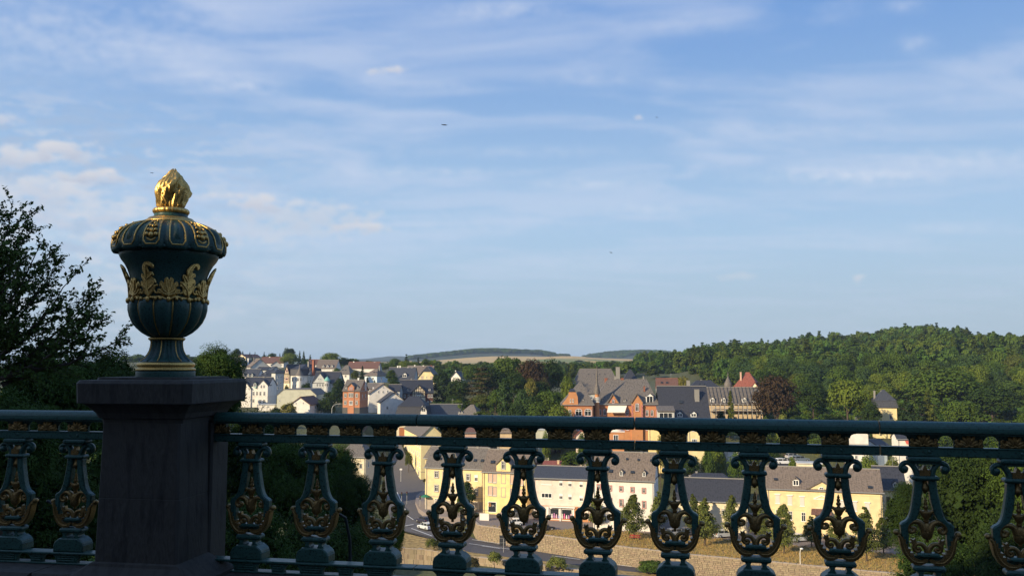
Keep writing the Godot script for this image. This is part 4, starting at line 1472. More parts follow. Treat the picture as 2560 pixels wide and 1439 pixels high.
# ---------- houses ----------
func window_mesh(w: float, h: float, style: String) -> Array:
	var key := "%s_%.2f_%.2f" % [style, w, h]
	if windows.has(key):
		return windows[key]
	var f := Shape.new()      # casement
	var e := Shape.new()      # surround
	var p := Shape.new()      # pane or shutter
	var hw := w / 2.0; var hh := h / 2.0
	var t := clampf(w * 0.09, 0.05, 0.12)
	var arch := style.begins_with("arch")
	if style in ["plain", "stone", "red", "arch", "arch_red", "triple", "half"]:
		f.box(Vector3(-hw, -hh, 0.0), Vector3(-hw + t, hh, 0.07)); f.box(Vector3(hw - t, -hh, 0.0), Vector3(hw, hh, 0.07))
		f.box(Vector3(-hw + t, -hh, 0.0), Vector3(hw - t, -hh + t, 0.07)); f.box(Vector3(-hw + t, hh - t, 0.0), Vector3(hw - t, hh, 0.07))
		var bars := [0.0] if style != "triple" else [-0.34 * hw, 0.34 * hw]
		for b in bars:
			f.box(Vector3(b - t * 0.4, -hh + t, 0.0), Vector3(b + t * 0.4, hh - t, 0.06))
		if h > w * 1.2:
			f.box(Vector3(-hw + t, hh * 0.35 - t * 0.4, 0.0), Vector3(hw - t, hh * 0.35 + t * 0.4, 0.062))
		p.box(Vector3(-hw + t * 0.5, -hh + t * 0.5, 0.005), Vector3(hw - t * 0.5, hh - t * 0.5, 0.03))
		if style == "half":
			f.box(Vector3(-hw + t, hh * 0.1, 0.02), Vector3(hw - t, hh - t, 0.05))
	elif style in ["shut", "shut_pink"]:
		f.box(Vector3(-hw, -hh, 0.0), Vector3(hw, -hh + t, 0.08))
		p.box(Vector3(-hw + 0.03, -hh + t, 0.0), Vector3(hw - 0.03, hh, 0.03))
		var n := int(h / 0.24)
		for k in n:
			var y := -hh + t + (h - t) * k / n
			p.box(Vector3(-hw + 0.02, y + 0.02, 0.01), Vector3(hw - 0.02, y + (h - t) / n - 0.02, 0.045))
	elif style == "shop":
		f.box(Vector3(-hw, hh - t, 0.0), Vector3(hw, hh, 0.08)); f.box(Vector3(-hw, -hh, 0.0), Vector3(hw, -hh + t, 0.08))
		f.box(Vector3(-hw, -hh + t, 0.0), Vector3(-hw + t, hh - t, 0.07)); f.box(Vector3(hw - t, -hh + t, 0.0), Vector3(hw, hh - t, 0.07))
		p.box(Vector3(-hw + t * 0.5, -hh + t * 0.5, 0.005), Vector3(hw - t * 0.5, hh - t * 0.5, 0.03))
	else:
		p.box(Vector3(-hw, -hh, 0.005), Vector3(hw, hh, 0.03))
	if arch:
		for k in 8:
			var a0 := PI * k / 8.0; var a1 := PI * (k + 1) / 8.0
			var b := hh - 0.001
			p.tri(Vector3(0, b, 0.031), Vector3(cos(a0) * (hw - t), b + sin(a0) * hw * 0.45, 0.031), Vector3(cos(a1) * (hw - t), b + sin(a1) * hw * 0.45, 0.031))
			f.quad(Vector3(cos(a0) * hw, b + sin(a0) * hw * 0.55, 0.07), Vector3(cos(a1) * hw, b + sin(a1) * hw * 0.55, 0.07), Vector3(cos(a1) * (hw - t), b + sin(a1) * hw * 0.42, 0.07), Vector3(cos(a0) * (hw - t), b + sin(a0) * hw * 0.42, 0.07))
		f.box(Vector3(-t * 0.4, hh - t, 0.0), Vector3(t * 0.4, hh + hw * 0.42, 0.06))
	var em: Material = M.grey_trim
	if style in ["stone", "shut_pink"]:
		var q := 0.16
		e.box(Vector3(-hw - q, -hh - q, 0.0), Vector3(-hw, hh + q, 0.12)); e.box(Vector3(hw, -hh - q, 0.0), Vector3(hw + q, hh + q, 0.12))
		e.box(Vector3(-hw, hh, 0.0), Vector3(hw, hh + q, 0.12)); e.box(Vector3(-hw - 0.05, -hh - q, 0.0), Vector3(hw + 0.05, -hh, 0.16))
	elif style in ["red", "arch_red"]:
		em = M.red_trim
		var q := 0.15
		e.box(Vector3(-hw - q, -hh - q, 0.0), Vector3(-hw, hh + q, 0.1)); e.box(Vector3(hw, -hh - q, 0.0), Vector3(hw + q, hh + q, 0.1))
		e.box(Vector3(-hw, -hh - q, 0.0), Vector3(hw, -hh, 0.14))
		if style == "red":
			e.box(Vector3(-hw, hh, 0.0), Vector3(hw, hh + q, 0.1))
		else:
			for k in 8:
				var a0 := PI * k / 8.0; var a1 := PI * (k + 1) / 8.0
				e.quad(Vector3(cos(a0) * hw, hh + sin(a0) * hw * 0.56, 0.1), Vector3(cos(a0) * (hw + q), hh + sin(a0) * (hw * 0.56 + q), 0.1), Vector3(cos(a1) * (hw + q), hh + sin(a1) * (hw * 0.56 + q), 0.1), Vector3(cos(a1) * hw, hh + sin(a1) * hw * 0.56, 0.1))
	elif style in ["plain", "half", "triple", "shut"]:
		em = M.white_paint
		e.box(Vector3(-hw - 0.08, -hh - 0.07, 0.0), Vector3(hw + 0.08, -hh, 0.15))
	var pm: Material = M.pane
	if style == "shut":
		pm = M.shutter
	elif style == "shut_pink":
		pm = M.shutter_pink
	elif style == "door":
		pm = M.dark_wood
	elif style == "brown_door":
		pm = mat("brown_door", lin(0.34, 0.13, 0.05), 0.7)
	var out := [bake([[e, em], [f, M.white_paint]]), bake([[p, pm]])]
	windows[key] = out
	return out

func put_window(parent: Node, w: float, h: float, style: String, where: Transform3D):
	var m := window_mesh(w, h, style)
	var called := "door" if style.ends_with("door") else ("shop_window" if style == "shop" else "window")
	if (m[0] as ArrayMesh).get_surface_count() == 0:
		piece(called, m[1], parent, where)
		return
	var o := piece(called, m[0], parent, where)
	piece("shutter" if style.begins_with("shut") else "pane", m[1], o)

# the outline of a roof seen from its end, from eave to eave, made into slabs
func roof_prism(s: Shape, profile: Array, a: float, b: float, along_x: bool, mid: float, y: float, t := 0.22):
	for i in profile.size() - 1:
		var p: Vector2 = profile[i]; var q: Vector2 = profile[i + 1]
		var c := []
		for e in [[p, a], [q, a], [q, b], [p, b]]:
			if along_x:
				c.append(Vector3(e[1], y + e[0].y, mid - e[0].x))
			else:
				c.append(Vector3(e[0].x, y + e[0].y, e[1]))
		var n := ((c[1] - c[0]) as Vector3).cross(c[2] - c[0])
		s.slab(c, t if n.y > 0.0 else -t)

func house(called: String, label: String, px: float, base: float, Z: float, yaw: float, W: float, D: float, eave: float, wall: String, kind: String, RH: float, roof: String, more := {}) -> Node3D:
	var k := Z / FOCAL
	var foot := at(px, 907.0, Z)
	foot.y = at(px, base, Z).y if base > 100.0 else base
	var H: float = at(px, eave, Z).y - foot.y
	W *= k; D *= k; RH *= k
	var th := deg_to_rad(yaw)
	var o := thing(called, label, more.get("category", "house"), foot, -th)
	if more.has("group"):
		o.set_meta("group", more.group)
	var hw := W / 2.0
	var sink: float = more.get("sink", 7.0)
	var s := Shape.new()
	s.box(Vector3(-hw, -sink, -D), Vector3(hw, H, 0))
	var over: float = more.get("over", 0.45)
	var r := Shape.new()
	var top := H
	match kind:
		"gable_x":
			for x in [-hw, hw]:
				s.poly([Vector3(x, H, 0), Vector3(x, H + RH, -D / 2), Vector3(x, H, -D)])
			var sl := RH / (D / 2.0)
			roof_prism(r, [Vector2(-D / 2 - over, -over * sl), Vector2(0, RH), Vector2(D / 2 + over, -over * sl)], -hw - 0.25, hw + 0.25, true, -D / 2, H + 0.2)
		"gable_z":
			for z in [0.0, -D]:
				s.poly([Vector3(-hw, H, z), Vector3(hw, H, z), Vector3(0, H + RH, z)])
			var sl := RH / hw
			roof_prism(r, [Vector2(-hw - over, -over * sl), Vector2(0, RH), Vector2(hw + over, -over * sl)], -D - 0.3, 0.35, false, 0.0, H + 0.2)
		"trap_z":
			var c: float = more.get("clip", 0.18) * W
			for z in [0.0, -D]:
				s.poly([Vector3(-hw, H, z), Vector3(hw, H, z), Vector3(hw - c, H + RH, z), Vector3(-hw + c, H + RH, z)])
			roof_prism(r, [Vector2(-hw - 0.1, -0.1), Vector2(-hw + c, RH), Vector2(hw - c, RH), Vector2(hw + 0.1, -0.1)], -D - 0.1, 0.12, false, 0.0, H + 0.12, 0.15)
		"half_z":
			var f: float = more.get("clip", 0.6)
			var yc := RH * f
			var xc := hw * (1.0 - f)
			for z in [0.0, -D]:
				s.poly([Vector3(-hw, H, z), Vector3(hw, H, z), Vector3(xc, H + yc, z), Vector3(-xc, H + yc, z)])
			var inset := (RH - yc) * 0.7
			var sl := RH / hw
			for sg in [-1.0, 1.0]:
				r.slab([Vector3(sg * (hw + over), H + 0.2 - over * sl, 0.35), Vector3(sg * xc, H + 0.2 + yc, 0.35), Vector3(0, H + 0.2 + RH, -inset), Vector3(0, H + 0.2 + RH, -D + inset), Vector3(sg * xc, H + 0.2 + yc, -D - 0.35), Vector3(sg * (hw + over), H + 0.2 - over * sl, -D - 0.35)], 0.22 if sg > 0 else -0.22)
			r.slab([Vector3(-xc - 0.1, H + 0.1 + yc, 0.4), Vector3(xc + 0.1, H + 0.1 + yc, 0.4), Vector3(0, H + 0.22 + RH, -inset)], 0.2)
			r.slab([Vector3(xc + 0.1, H + 0.1 + yc, -D - 0.4), Vector3(-xc - 0.1, H + 0.1 + yc, -D - 0.4), Vector3(0, H + 0.22 + RH, -D + inset)], 0.2)
		"hip", "mansard":
			var y0 := H + 0.1
			var x1 := hw + over; var z0 := over; var z1 := -D - over
			if kind == "mansard":
				var h1: float = more.get("h1", 20.0) * k
				var ins: float = more.get("ins", 8.0) * k
				solid_ring(r, x1, z0, z1, y0, x1 - ins, z0 - ins, z1 + ins, y0 + h1)
				x1 -= ins - 0.15; z0 -= ins - 0.15; z1 += ins - 0.15
				y0 += h1
			var half_ridge: float = maxf(0.05, more.get("ridge", maxf(0.0, W - D)) * 0.5 * (k if more.has("ridge") else 1.0))
			var off: float = more.get("ridge_shift", 0.0) * k
			var zm := (z0 + z1) / 2.0
			var a := Vector3(-half_ridge + off, y0 + RH, zm); var b := Vector3(half_ridge + off, y0 + RH, zm)
			var c := [Vector3(-x1, y0, z0), Vector3(x1, y0, z0), Vector3(x1, y0, z1), Vector3(-x1, y0, z1)]
			r.quad(c[0], c[1], b, a); r.quad(c[2], c[3], a, b); r.tri(c[1], c[2], b); r.tri(c[3], c[0], a)
			r.quad(c[3], c[2], c[1], c[0])
			var lip := Vector3.DOWN * 0.18
			for i in 4:
				r.quad(c[i] + lip, c[(i + 1) % 4] + lip, c[(i + 1) % 4], c[i])
		"flat":
			r.box(Vector3(-hw - 0.2, H, -D - 0.2), Vector3(hw + 0.2, H + maxf(RH, 0.25), 0.25))
		"mono":
			r.slab([Vector3(-hw - 0.2, H, over), Vector3(hw + 0.2, H, over), Vector3(hw + 0.2, H + RH, -D), Vector3(-hw - 0.2, H + RH, -D)], 0.3)
			for x in [-hw, hw]:
				s.poly([Vector3(x, H, 0), Vector3(x, H + RH - 0.2, -D), Vector3(x, H, -D)])
	part("wall", s, M[wall], o)
	var ro := part("roof", r, M[roof], o)
	if kind in ["gable_x", "gable_z"]:
		var rc := Shape.new()
		var yr := H + RH + 0.2
		if kind == "gable_x":
			rc.bevel_box(Vector3(-hw - 0.26, yr - 0.1, -D / 2 - 0.14), Vector3(hw + 0.26, yr + 0.1, -D / 2 + 0.14), 0.04)
		else:
			rc.bevel_box(Vector3(-0.14, yr - 0.1, -D - 0.31), Vector3(0.14, yr + 0.1, 0.36), 0.04)
		part("ridge_cap", rc, M.chimney_grey if roof != "tile_red" and roof != "tile_brown" else M.brick_red, ro)
		if (int(px) % 3) == 0 and k < 0.16:
			var ar := Shape.new()
			var ax := hw * 0.4 if kind == "gable_x" else 0.0
			var az := -D / 2 if kind == "gable_x" else -D * 0.4
			ar.tube(PackedVector3Array([Vector3(ax, yr - 0.2, az), Vector3(ax, yr + 1.9, az)]), PackedFloat32Array([0.03, 0.03]), 5)
			for e in 4:
				ar.box(Vector3(ax - 0.5 + e * 0.06, yr + 1.2 + e * 0.18, az - 0.012), Vector3(ax + 0.5 - e * 0.06, yr + 1.225 + e * 0.18, az + 0.012))
			part("aerial", ar, M.zinc, ro)
	# courses of the wall that the photograph shows
	if more.has("plinth"):
		var q := Shape.new()
		var ph: float = more.plinth[0] * k
		q.box(Vector3(-hw - 0.06, -sink, -D - 0.06), Vector3(hw + 0.06, ph, 0.06))
		part("plinth", q, M[more.plinth[1]], o)
	if more.has("bands"):
		for b in more.bands:
			var q := Shape.new()
			var y: float = H + (eave - b[0]) * k
			q.box(Vector3(-hw - 0.07, y, -D - 0.07), Vector3(hw + 0.07, y + b[1] * k, 0.07))
			part("string_course", q, M[b[2]], o)
	if kind in ["gable_x", "hip"] and more.get("gutter", true) and k < 0.125:
		var q := Shape.new()
		q.box(Vector3(-hw - over, H - 0.28 if kind == "gable_x" else H - 0.1, over + 0.02), Vector3(hw + over, H - 0.12 if kind == "gable_x" else H + 0.06, over + 0.17))
		part("gutter", q, M.zinc, o)
		for sg in [-1.0, 1.0]:
			var d := Shape.new()
			d.tube(PackedVector3Array([Vector3(sg * (hw - 0.25), 0.0, 0.1), Vector3(sg * (hw - 0.25), H - 0.2, 0.1)]), PackedFloat32Array([0.05, 0.05]), 6)
			part("downpipe", d, M.zinc, o)
	var cy := cos(th)
	for row in more.get("win", []):
		var list: Array = row[4]
		for i in range(0, list.size(), 2):
			var y: float = H + (eave - list[i + 1]) * k
			var w: float = row[2] * k; var h: float = row[3] * k
			match row[0]:
				"F":
					put_window(o, w, h, row[1], Transform3D(Basis(), Vector3((list[i] - px) * k / cy, y, 0.0)))
				"R":
					put_window(o, w, h, row[1], Transform3D(Basis(Vector3.UP, PI / 2), Vector3(hw, y, -D * list[i])))
				"L":
					put_window(o, w, h, row[1], Transform3D(Basis(Vector3.UP, -PI / 2), Vector3(-hw, y, -D * list[i])))
	var slope_z := func(y: float) -> float:
		var f: float = (y - H) / maxf(RH, 0.01)
		return -f * D / 2.0
	for d in more.get("dormers", []):
		var y: float = H + (eave - d[1]) * k
		dormer(ro, (d[0] - px) * k / cy, y, slope_z.call(y - d[3] * k * 0.5), d[2] * k, d[3] * k, RH / (D / 2.0), d[4], M[roof])
	for d in more.get("lights", []):
		var y: float = H + (eave - d[1]) * k
		var g := Shape.new()
		var a := atan2(RH, D / 2.0)
		g.box(Vector3(-d[2] * k / 2, -d[3] * k / 2, 0.0), Vector3(d[2] * k / 2, d[3] * k / 2, 0.12))
		var z: float = slope_z.call(y)
		part("skylight", g, M.pane, ro, Transform3D(Basis(Vector3.RIGHT, a - PI / 2), Vector3((d[0] - px) * k / cy, y + 0.28, z + 0.12)))
	for c in more.get("chimneys", []):
		var q := Shape.new()
		var w: float = c[2] * k / 2
		var x: float = (c[0] - px) * k / cy
		var y1: float = H + (eave - c[1]) * k
		var zc: float = c[4] if c.size() > 4 else -D / 2.0
		q.box(Vector3(x - w, H, zc - w * 0.8), Vector3(x + w, y1 - 0.12, zc + w * 0.8))
		q.box(Vector3(x - w - 0.07, y1 - 0.12, zc - w * 0.8 - 0.07), Vector3(x + w + 0.07, y1, zc + w * 0.8 + 0.07))
		part("chimney", q, M[c[3]], ro)
	# projecting gabled bays: [px, width, proud, eave, peak, wall, windows, timber?, face]
	for b in more.get("bays", []):
		var q := Shape.new()
		var x: float = (b[0] - px) * k / cy
		var bw: float = b[1] * k / 2
		var pr: float = maxf(b[2] * k, 0.1)
		var ye: float = H + (eave - b[3]) * k
		var yp: float = H + (eave - b[4]) * k
		var face := Transform3D()
		if b.size() > 8 and b[8] == "R":
			face = Transform3D(Basis(Vector3.UP, PI / 2), Vector3(hw, 0, -D * b[9]))
			x = 0.0
		var deep := maxf(1.5, (yp - H) / maxf(RH / (D / 2.0), 0.2))
		q.box(Vector3(x - bw, -sink + 0.01, -0.4), Vector3(x + bw, ye, pr), face)
		if ye > H:
			q.box(Vector3(x - bw, H - 0.3, -deep), Vector3(x + bw, ye, -0.39), face)
		q.poly([face * Vector3(x - bw, ye, pr), face * Vector3(x + bw, ye, pr), face * Vector3(x, yp, pr)])
		var bo := part("gabled_bay", q, M[b[5]], o)
		var g := Shape.new()
		var sl: float = (yp - ye) / bw
		for sg in [-1.0, 1.0]:
			var c := [Vector3(x + sg * (bw + 0.25), ye + 0.15 - 0.25 * sl, pr + 0.3), Vector3(x, yp + 0.15, pr + 0.3), Vector3(x, yp + 0.15, -deep), Vector3(x + sg * (bw + 0.25), ye + 0.15 - 0.25 * sl, -deep)]
			for e in 4:
				c[e] = face * c[e]
			g.slab(c, 0.18 if sg < 0 else -0.18)
		part("bay_roof", g, M[roof], bo)
		for wn in b[6]:
			put_window_at(bo, face, x + (wn[0] - b[0]) * k / cy, H + (eave - wn[1]) * k, pr, wn[2] * k, wn[3] * k, wn[4])
		if b.size() > 7 and b[7]:
			timber(bo, face, x - bw, x + bw, ye - (yp - ye) * 0.9, ye, yp, pr)
	return o

func put_window_at(parent: Node, face: Transform3D, x: float, y: float, z: float, w: float, h: float, style: String):
	var m := window_mesh(w, h, style)
	# sub-parts of a bay go no deeper: frame and pane in one piece
	var both := ArrayMesh.new()
	for e in m:
		for i in (e as ArrayMesh).get_surface_count():
			both.add_surface_from_arrays(Mesh.PRIMITIVE_TRIANGLES, e.surface_get_arrays(i))
			both.surface_set_material(both.get_surface_count() - 1, e.surface_get_material(i))
	piece("window", both, parent, face * Transform3D(Basis(), Vector3(x, y, z)))

func timber(parent: Node, face: Transform3D, x0: float, x1: float, yb: float, ye: float, yp: float, z: float):
	var g := Shape.new()
	var t := 0.11
	var beam := func(a: Vector2, b: Vector2):
		var d := (b - a).normalized()
		var n := Vector2(-d.y, d.x) * t
		g.extrude(PackedVector2Array([a - n, b - n, b + n, a + n]), z - 0.02, z + 0.06, 0.0, face)
	var mid := (x0 + x1) / 2.0
	for y in [yb, (yb + ye) / 2.0, ye, lerpf(ye, yp, 0.45)]:
		var shrink: float = 0.0 if y <= ye else (y - ye) / (yp - ye) * (x1 - x0) / 2.0
		beam.call(Vector2(x0 + shrink, y), Vector2(x1 - shrink, y))
	for k in 7:
		var x := lerpf(x0 + t, x1 - t, k / 6.0)
		var up := ye + (yp - ye) * (1.0 - absf(x - mid) / ((x1 - x0) / 2.0)) - 0.2
		beam.call(Vector2(x, yb), Vector2(x, maxf(ye, up)))
	beam.call(Vector2(x0, ye), Vector2(mid, yp)); beam.call(Vector2(x1, ye), Vector2(mid, yp))
	part("timber_frame", g, M.dark_wood, parent)

func dormer(roof: Node, x: float, y: float, z: float, w: float, h: float, slope: float, style: String, m: Material):
	var hw := w / 2.0
	var y0 := y - h / 2.0 - 0.3; var y1 := y + h / 2.0
	var front := z + 0.15
	var deep := (h + 0.6) / maxf(slope, 0.3) + 0.2
	var body := Shape.new(); var rf := Shape.new(); var fr := Shape.new(); var pn := Shape.new()
	var rise := w * (0.42 if style != "round" else 0.3)
	body.box(Vector3(x - hw, y0, front - deep), Vector3(x + hw, y1, front))
	body.poly([Vector3(x - hw, y1, front), Vector3(x + hw, y1, front), Vector3(x, y1 + rise, front)])
	for sg in [-1.0, 1.0]:
		rf.slab([Vector3(x + sg * (hw + 0.12), y1 - 0.1, front + 0.18), Vector3(x, y1 + rise + 0.08, front + 0.18), Vector3(x, y1 + rise + 0.08, front - deep - rise / maxf(slope, 0.3)), Vector3(x + sg * (hw + 0.12), y1 - 0.1, front - deep)], 0.12 if sg < 0 else -0.12)
	var t := clampf(w * 0.13, 0.07, 0.16)
	var a := Vector3(x - hw, y0 + 0.3, front); var b := Vector3(x + hw, y1, front + 0.06)
	fr.box(a, Vector3(a.x + t, b.y, b.z)); fr.box(Vector3(b.x - t, a.y, a.z), b)
	fr.box(Vector3(a.x + t, b.y - t, a.z), Vector3(b.x - t, b.y, b.z)); fr.box(Vector3(a.x + t, a.y, a.z), Vector3(b.x - t, a.y + t, b.z))
	fr.box(Vector3(x - t * 0.35, a.y + t, a.z), Vector3(x + t * 0.35, b.y - t, b.z))
	pn.box(Vector3(a.x + t * 0.6, a.y + t * 0.6, front - 0.01), Vector3(b.x - t * 0.6, b.y - t * 0.6, front + 0.02))
	var bm: Material = m
	if style in ["white", "round"]:
		bm = M.white_paint
	elif style == "green":
		bm = M.copper_green
	piece("dormer", bake([[body, bm], [rf, m], [fr, M.white_paint], [pn, M.pane]]), roof)

# a turret: round or many-sided body with a pointed roof made by a profile [radius, height] in picture units
func turret(o: Node3D, k: float, x: float, z: float, r: float, y0: float, y1: float, wall: String, profile: Array, roof: String, seg := 8):
	var s := Shape.new()
	s.lathe(PackedVector2Array([Vector2(0, y0), Vector2(r, y0), Vector2(r, y1), Vector2(0, y1 + 0.01)]), seg, Transform3D(Basis(), Vector3(x, 0, z)))
	var b := part("turret", s, M[wall], o)
	var p := PackedVector2Array()
	for e in profile:
		p.append(Vector2(e[0] * k, y1 + e[1] * k))
	s = Shape.new()
	s.lathe(p, seg, Transform3D(Basis(), Vector3(x, 0, z)))
	part("turret_roof", s, M[roof], b)
	for a in 5:
		var an := -0.4 + a * 0.8
		put_window_at(b, Transform3D(Basis(Vector3.UP, an), Vector3(x, 0, z)), 0.0, y1 - 1.6, r * cos(PI / seg), 0.8, 1.4, "plain")

func make_town():
	front_row()
	hillside_town()
	east_quarter()
	gap_houses()

func front_row():
	house("cream_house", "cream house with grey hipped roof behind the dark trees, left of the climbing street", 884, 1203, 225, 10, 68, 75, 1140, "wall_cream", "hip", 36, "slate_grey", {"ridge": 20.0, "win": [["F", "plain", 7, 12, [862, 1158, 884, 1160, 906, 1162]], ["R", "plain", 8, 13, [0.3, 1160, 0.7, 1158]]], "lights": [[905, 1118, 6, 5]], "chimneys": [[870, 1100, 5, "chimney_grey"]]})
	var long_win := []
	for r in [1112, 1136, 1160]:
		var l := []
		for c in 9:
			l.append(0.06 + c * 0.11); l.append(r)
		long_win.append(["L", "plain", 9, 13, l])
	long_win.append(["L", "shop", 16, 14, [0.1, 1183, 0.28, 1183]])
	house("long_cream_house", "long tall cream building along the climbing street with rows of windows", 1082, 1197, 263, -15, 56, 300, 1088, "wall_pale_yellow", "gable_z", 26, "slate_grey", {"win": long_win, "bands": [[1176, 1.2, "grey_trim"]]})
	house("yellow_corner_house", "yellow corner house with grey stone ground floor beside the crossing", 1137, -35.6, 214, 17, 152, 95, 1166, "wall_yellow", "gable_x", 44, "slate_grey", {"plinth": [26, "wall_stone"], "bands": [[1204, 1.4, "wall_pale_yellow"], [1239, 1.6, "grey_trim"], [1168, 2.0, "grey_trim"]],
		"win": [["F", "stone", 9, 15, [1092, 1184, 1113, 1185, 1132, 1186, 1152, 1187, 1172, 1188]], ["F", "half", 9, 15, [1192, 1189]], ["F", "stone", 9, 15, [1092, 1218, 1113, 1219, 1132, 1220, 1152, 1221, 1172, 1222, 1192, 1223]], ["F", "plain", 9, 13, [1092, 1250, 1113, 1251, 1152, 1253]], ["F", "shop", 10, 22, [1193, 1257]], ["L", "stone", 9, 15, [0.25, 1184, 0.6, 1182, 0.25, 1217, 0.6, 1215]]],
		"lights": [[1094, 1150, 9, 8], [1184, 1151, 7, 8], [1202, 1151, 7, 8]], "bays": [[1140, 14, 0.5, 1146, 1130, "wall_cream", [[1140, 1149, 5, 8, "plain"]]]], "chimneys": [[1180, 1116, 6, "chimney_grey"]]})
	var corner := house("corner_tower_house", "pale yellow house end with its own steep hipped roof at the street corner", 1079, -35.5, 222, 17, 30, 42, 1143, "wall_pale_yellow", "hip", 36, "slate_grey", {"ridge": 6.0, "win": [["L", "plain", 7, 12, [0.3, 1155, 0.7, 1154]], ["F", "plain", 7, 10, [1072, 1153]]]})
	corner.set_meta("category", "house")
	house("shop_house", "bright yellow house with gabled dormer and dark shop window at street level", 1262, -35.1, 206, 16, 112, 95, 1176, "wall_bright_yellow", "gable_x", 48, "slate_brown", {"bands": [[1178, 1.5, "grey_trim"], [1236, 1.2, "wall_yellow"]],
		"win": [["F", "shut_pink", 9, 21, [1226, 1192, 1237, 1193, 1303, 1197]], ["F", "shut_pink", 9, 21, [1259, 1193, 1281, 1194, 1226, 1224, 1237, 1225, 1259, 1226, 1281, 1228, 1303, 1229]], ["F", "shop", 22, 26, [1231, 1263]], ["F", "door", 12, 22, [1259, 1266]], ["F", "shop", 18, 20, [1292, 1264]]],
		"bays": [[1259, 36, 0.5, 1157, 1139, "wall_bright_yellow", [[1259, 1160, 8, 18, "stone"]]]], "lights": [[1227, 1158, 10, 9]], "chimneys": [[1268, 1116, 5, "brick_red"], [1232, 1118, 5, "chimney_grey"]]})
	var modern := house("white_shop_block", "white two storey block with low grey roof over a glazed shop front", 1402, -35.0, 198, 14, 140, 105, 1190, "wall_pink", "gable_x", 20, "slate_blue", {"over": 0.8, "plinth": [6, "wall_orange"], "bands": [[1261, 2.2, "wall_rose"], [1191, 2.2, "dark_wood"]],
		"win": [["F", "shut", 27, 14, [1366, 1202]], ["F", "triple", 27, 12, [1366, 1235]], ["F", "half", 9, 13, [1401, 1204, 1423, 1205, 1450, 1206, 1450, 1239]], ["F", "half", 9, 13, [1401, 1236, 1423, 1237]], ["F", "shop", 24, 28, [1385, 1279]], ["F", "shop", 27, 28, [1415, 1280]], ["F", "door", 11, 25, [1352, 1278]]]})
	# the shop front has an awning box, white posts, an orange pier and a display behind the glass
	var k := 198.0 / FOCAL
	var ab := Shape.new()
	ab.bevel_box(Vector3(-2.6, 2.95, 0.05), Vector3(3.2, 3.15, 0.75), 0.03)
	part("awning_box", ab, M.white_paint, modern)
	for x in [-3.0, -0.25, 2.8]:
		var ps := Shape.new()
		ps.box(Vector3(x - 0.12, 0, 0.05), Vector3(x + 0.12, 2.95, 0.3))
		part("shop_post", ps, M.white_paint, modern)
	var pier := Shape.new()
	pier.box(Vector3(3.0, 0, 0.02), Vector3(3.7, 3.2, 0.4))
	part("orange_pier", pier, M.wall_orange, modern)
	var goods := [[0.62, 0.12, 0.28], [0.7, 0.65, 0.66], [0.45, 0.2, 0.4], [0.66, 0.4, 0.5], [0.3, 0.32, 0.5], [0.6, 0.62, 0.55]]
	for i in 11:
		var q := Shape.new()
		var hgt := 0.5 + 0.6 * absf(sin(i * 2.3))
		var x := -2.6 + i * 0.5 + (0.3 if i > 4 else 0.0)
		q.lathe(PackedVector2Array([Vector2(0, 0.55), Vector2(0.16, 0.56), Vector2(0.2, 0.55 + hgt * 0.4), Vector2(0.12, 0.55 + hgt * 0.75), Vector2(0.14, 0.55 + hgt), Vector2(0, 0.6 + hgt)]), 8, Transform3D(Basis(), Vector3(x, 0, 0.14)), Vector3(1, 1, 0.4))
		var c = goods[i % 6]
		part("shop_display", q, mat("display_%d" % (i % 6), lin(c[0], c[1], c[2]), 0.8), modern)
	house("white_steep_house", "tall white house with steep slate roof, red framed windows and shaded right gable", 1555, -35.0, 187, 15, 151, 105, 1195, "wall_white", "gable_x", 60, "slate_brown", {"bands": [[1197, 1.8, "dark_wood"]],
		"win": [["F", "red", 7, 11, [1496, 1215, 1523, 1217, 1550, 1218, 1577, 1219, 1604, 1220]], ["F", "red", 7, 16, [1496, 1249, 1523, 1250, 1550, 1252, 1577, 1253, 1604, 1254]], ["F", "plain", 8, 14, [1510, 1292, 1560, 1294, 1600, 1296]], ["R", "plain", 8, 16, [0.35, 1216, 0.75, 1212]], ["R", "plain", 5, 7, [0.4, 1170, 0.58, 1170]]],
		"dormers": [[1550, 1181, 8, 12, "white"], [1604, 1181, 8, 12, "white"]], "lights": [[1523, 1180, 10, 9], [1576, 1181, 9, 7], [1560, 1152, 5, 6], [1588, 1153, 5, 6], [1618, 1154, 5, 6]], "chimneys": [[1594, 1131, 6, "chimney_grey"], [1606, 1131, 5, "chimney_grey"]]})
	house("low_slate_house", "low cream building with a long plain dark slate roof behind the lawn trees", 1772, -35.0, 186, 14, 172, 100, 1246, "wall_cream", "gable_x", 46, "slate_dark", {"win": [["F", "stone", 13, 13, [1803, 1274, 1725, 1269]], ["F", "door", 12, 22, [1760, 1290]]], "bands": [[1247, 1.2, "white_paint"]]})
	house("slate_annex", "smaller dark slate roofed house directly behind the long low roof", 1768, -34.0, 212, 12, 112, 70, 1206, "wall_grey", "hip", 22, "slate_dark", {"ridge": 70.0, "chimneys": [[1738, 1180, 5, "chimney_grey"], [1722, 1190, 5, "chimney_grey"]]})
	var man_win := [["F", "shut", 11, 22, [1945, 1247, 1973, 1249, 2001, 1251, 2090, 1256, 2118, 1258, 2146, 1260]], ["F", "shut", 10, 22, [2037, 1253, 2055, 1254]], ["F", "plain", 10, 22, [2003, 1288, 1945, 1284, 1973, 1286, 2118, 1296]], ["F", "shop", 26, 20, [2046, 1299]]]
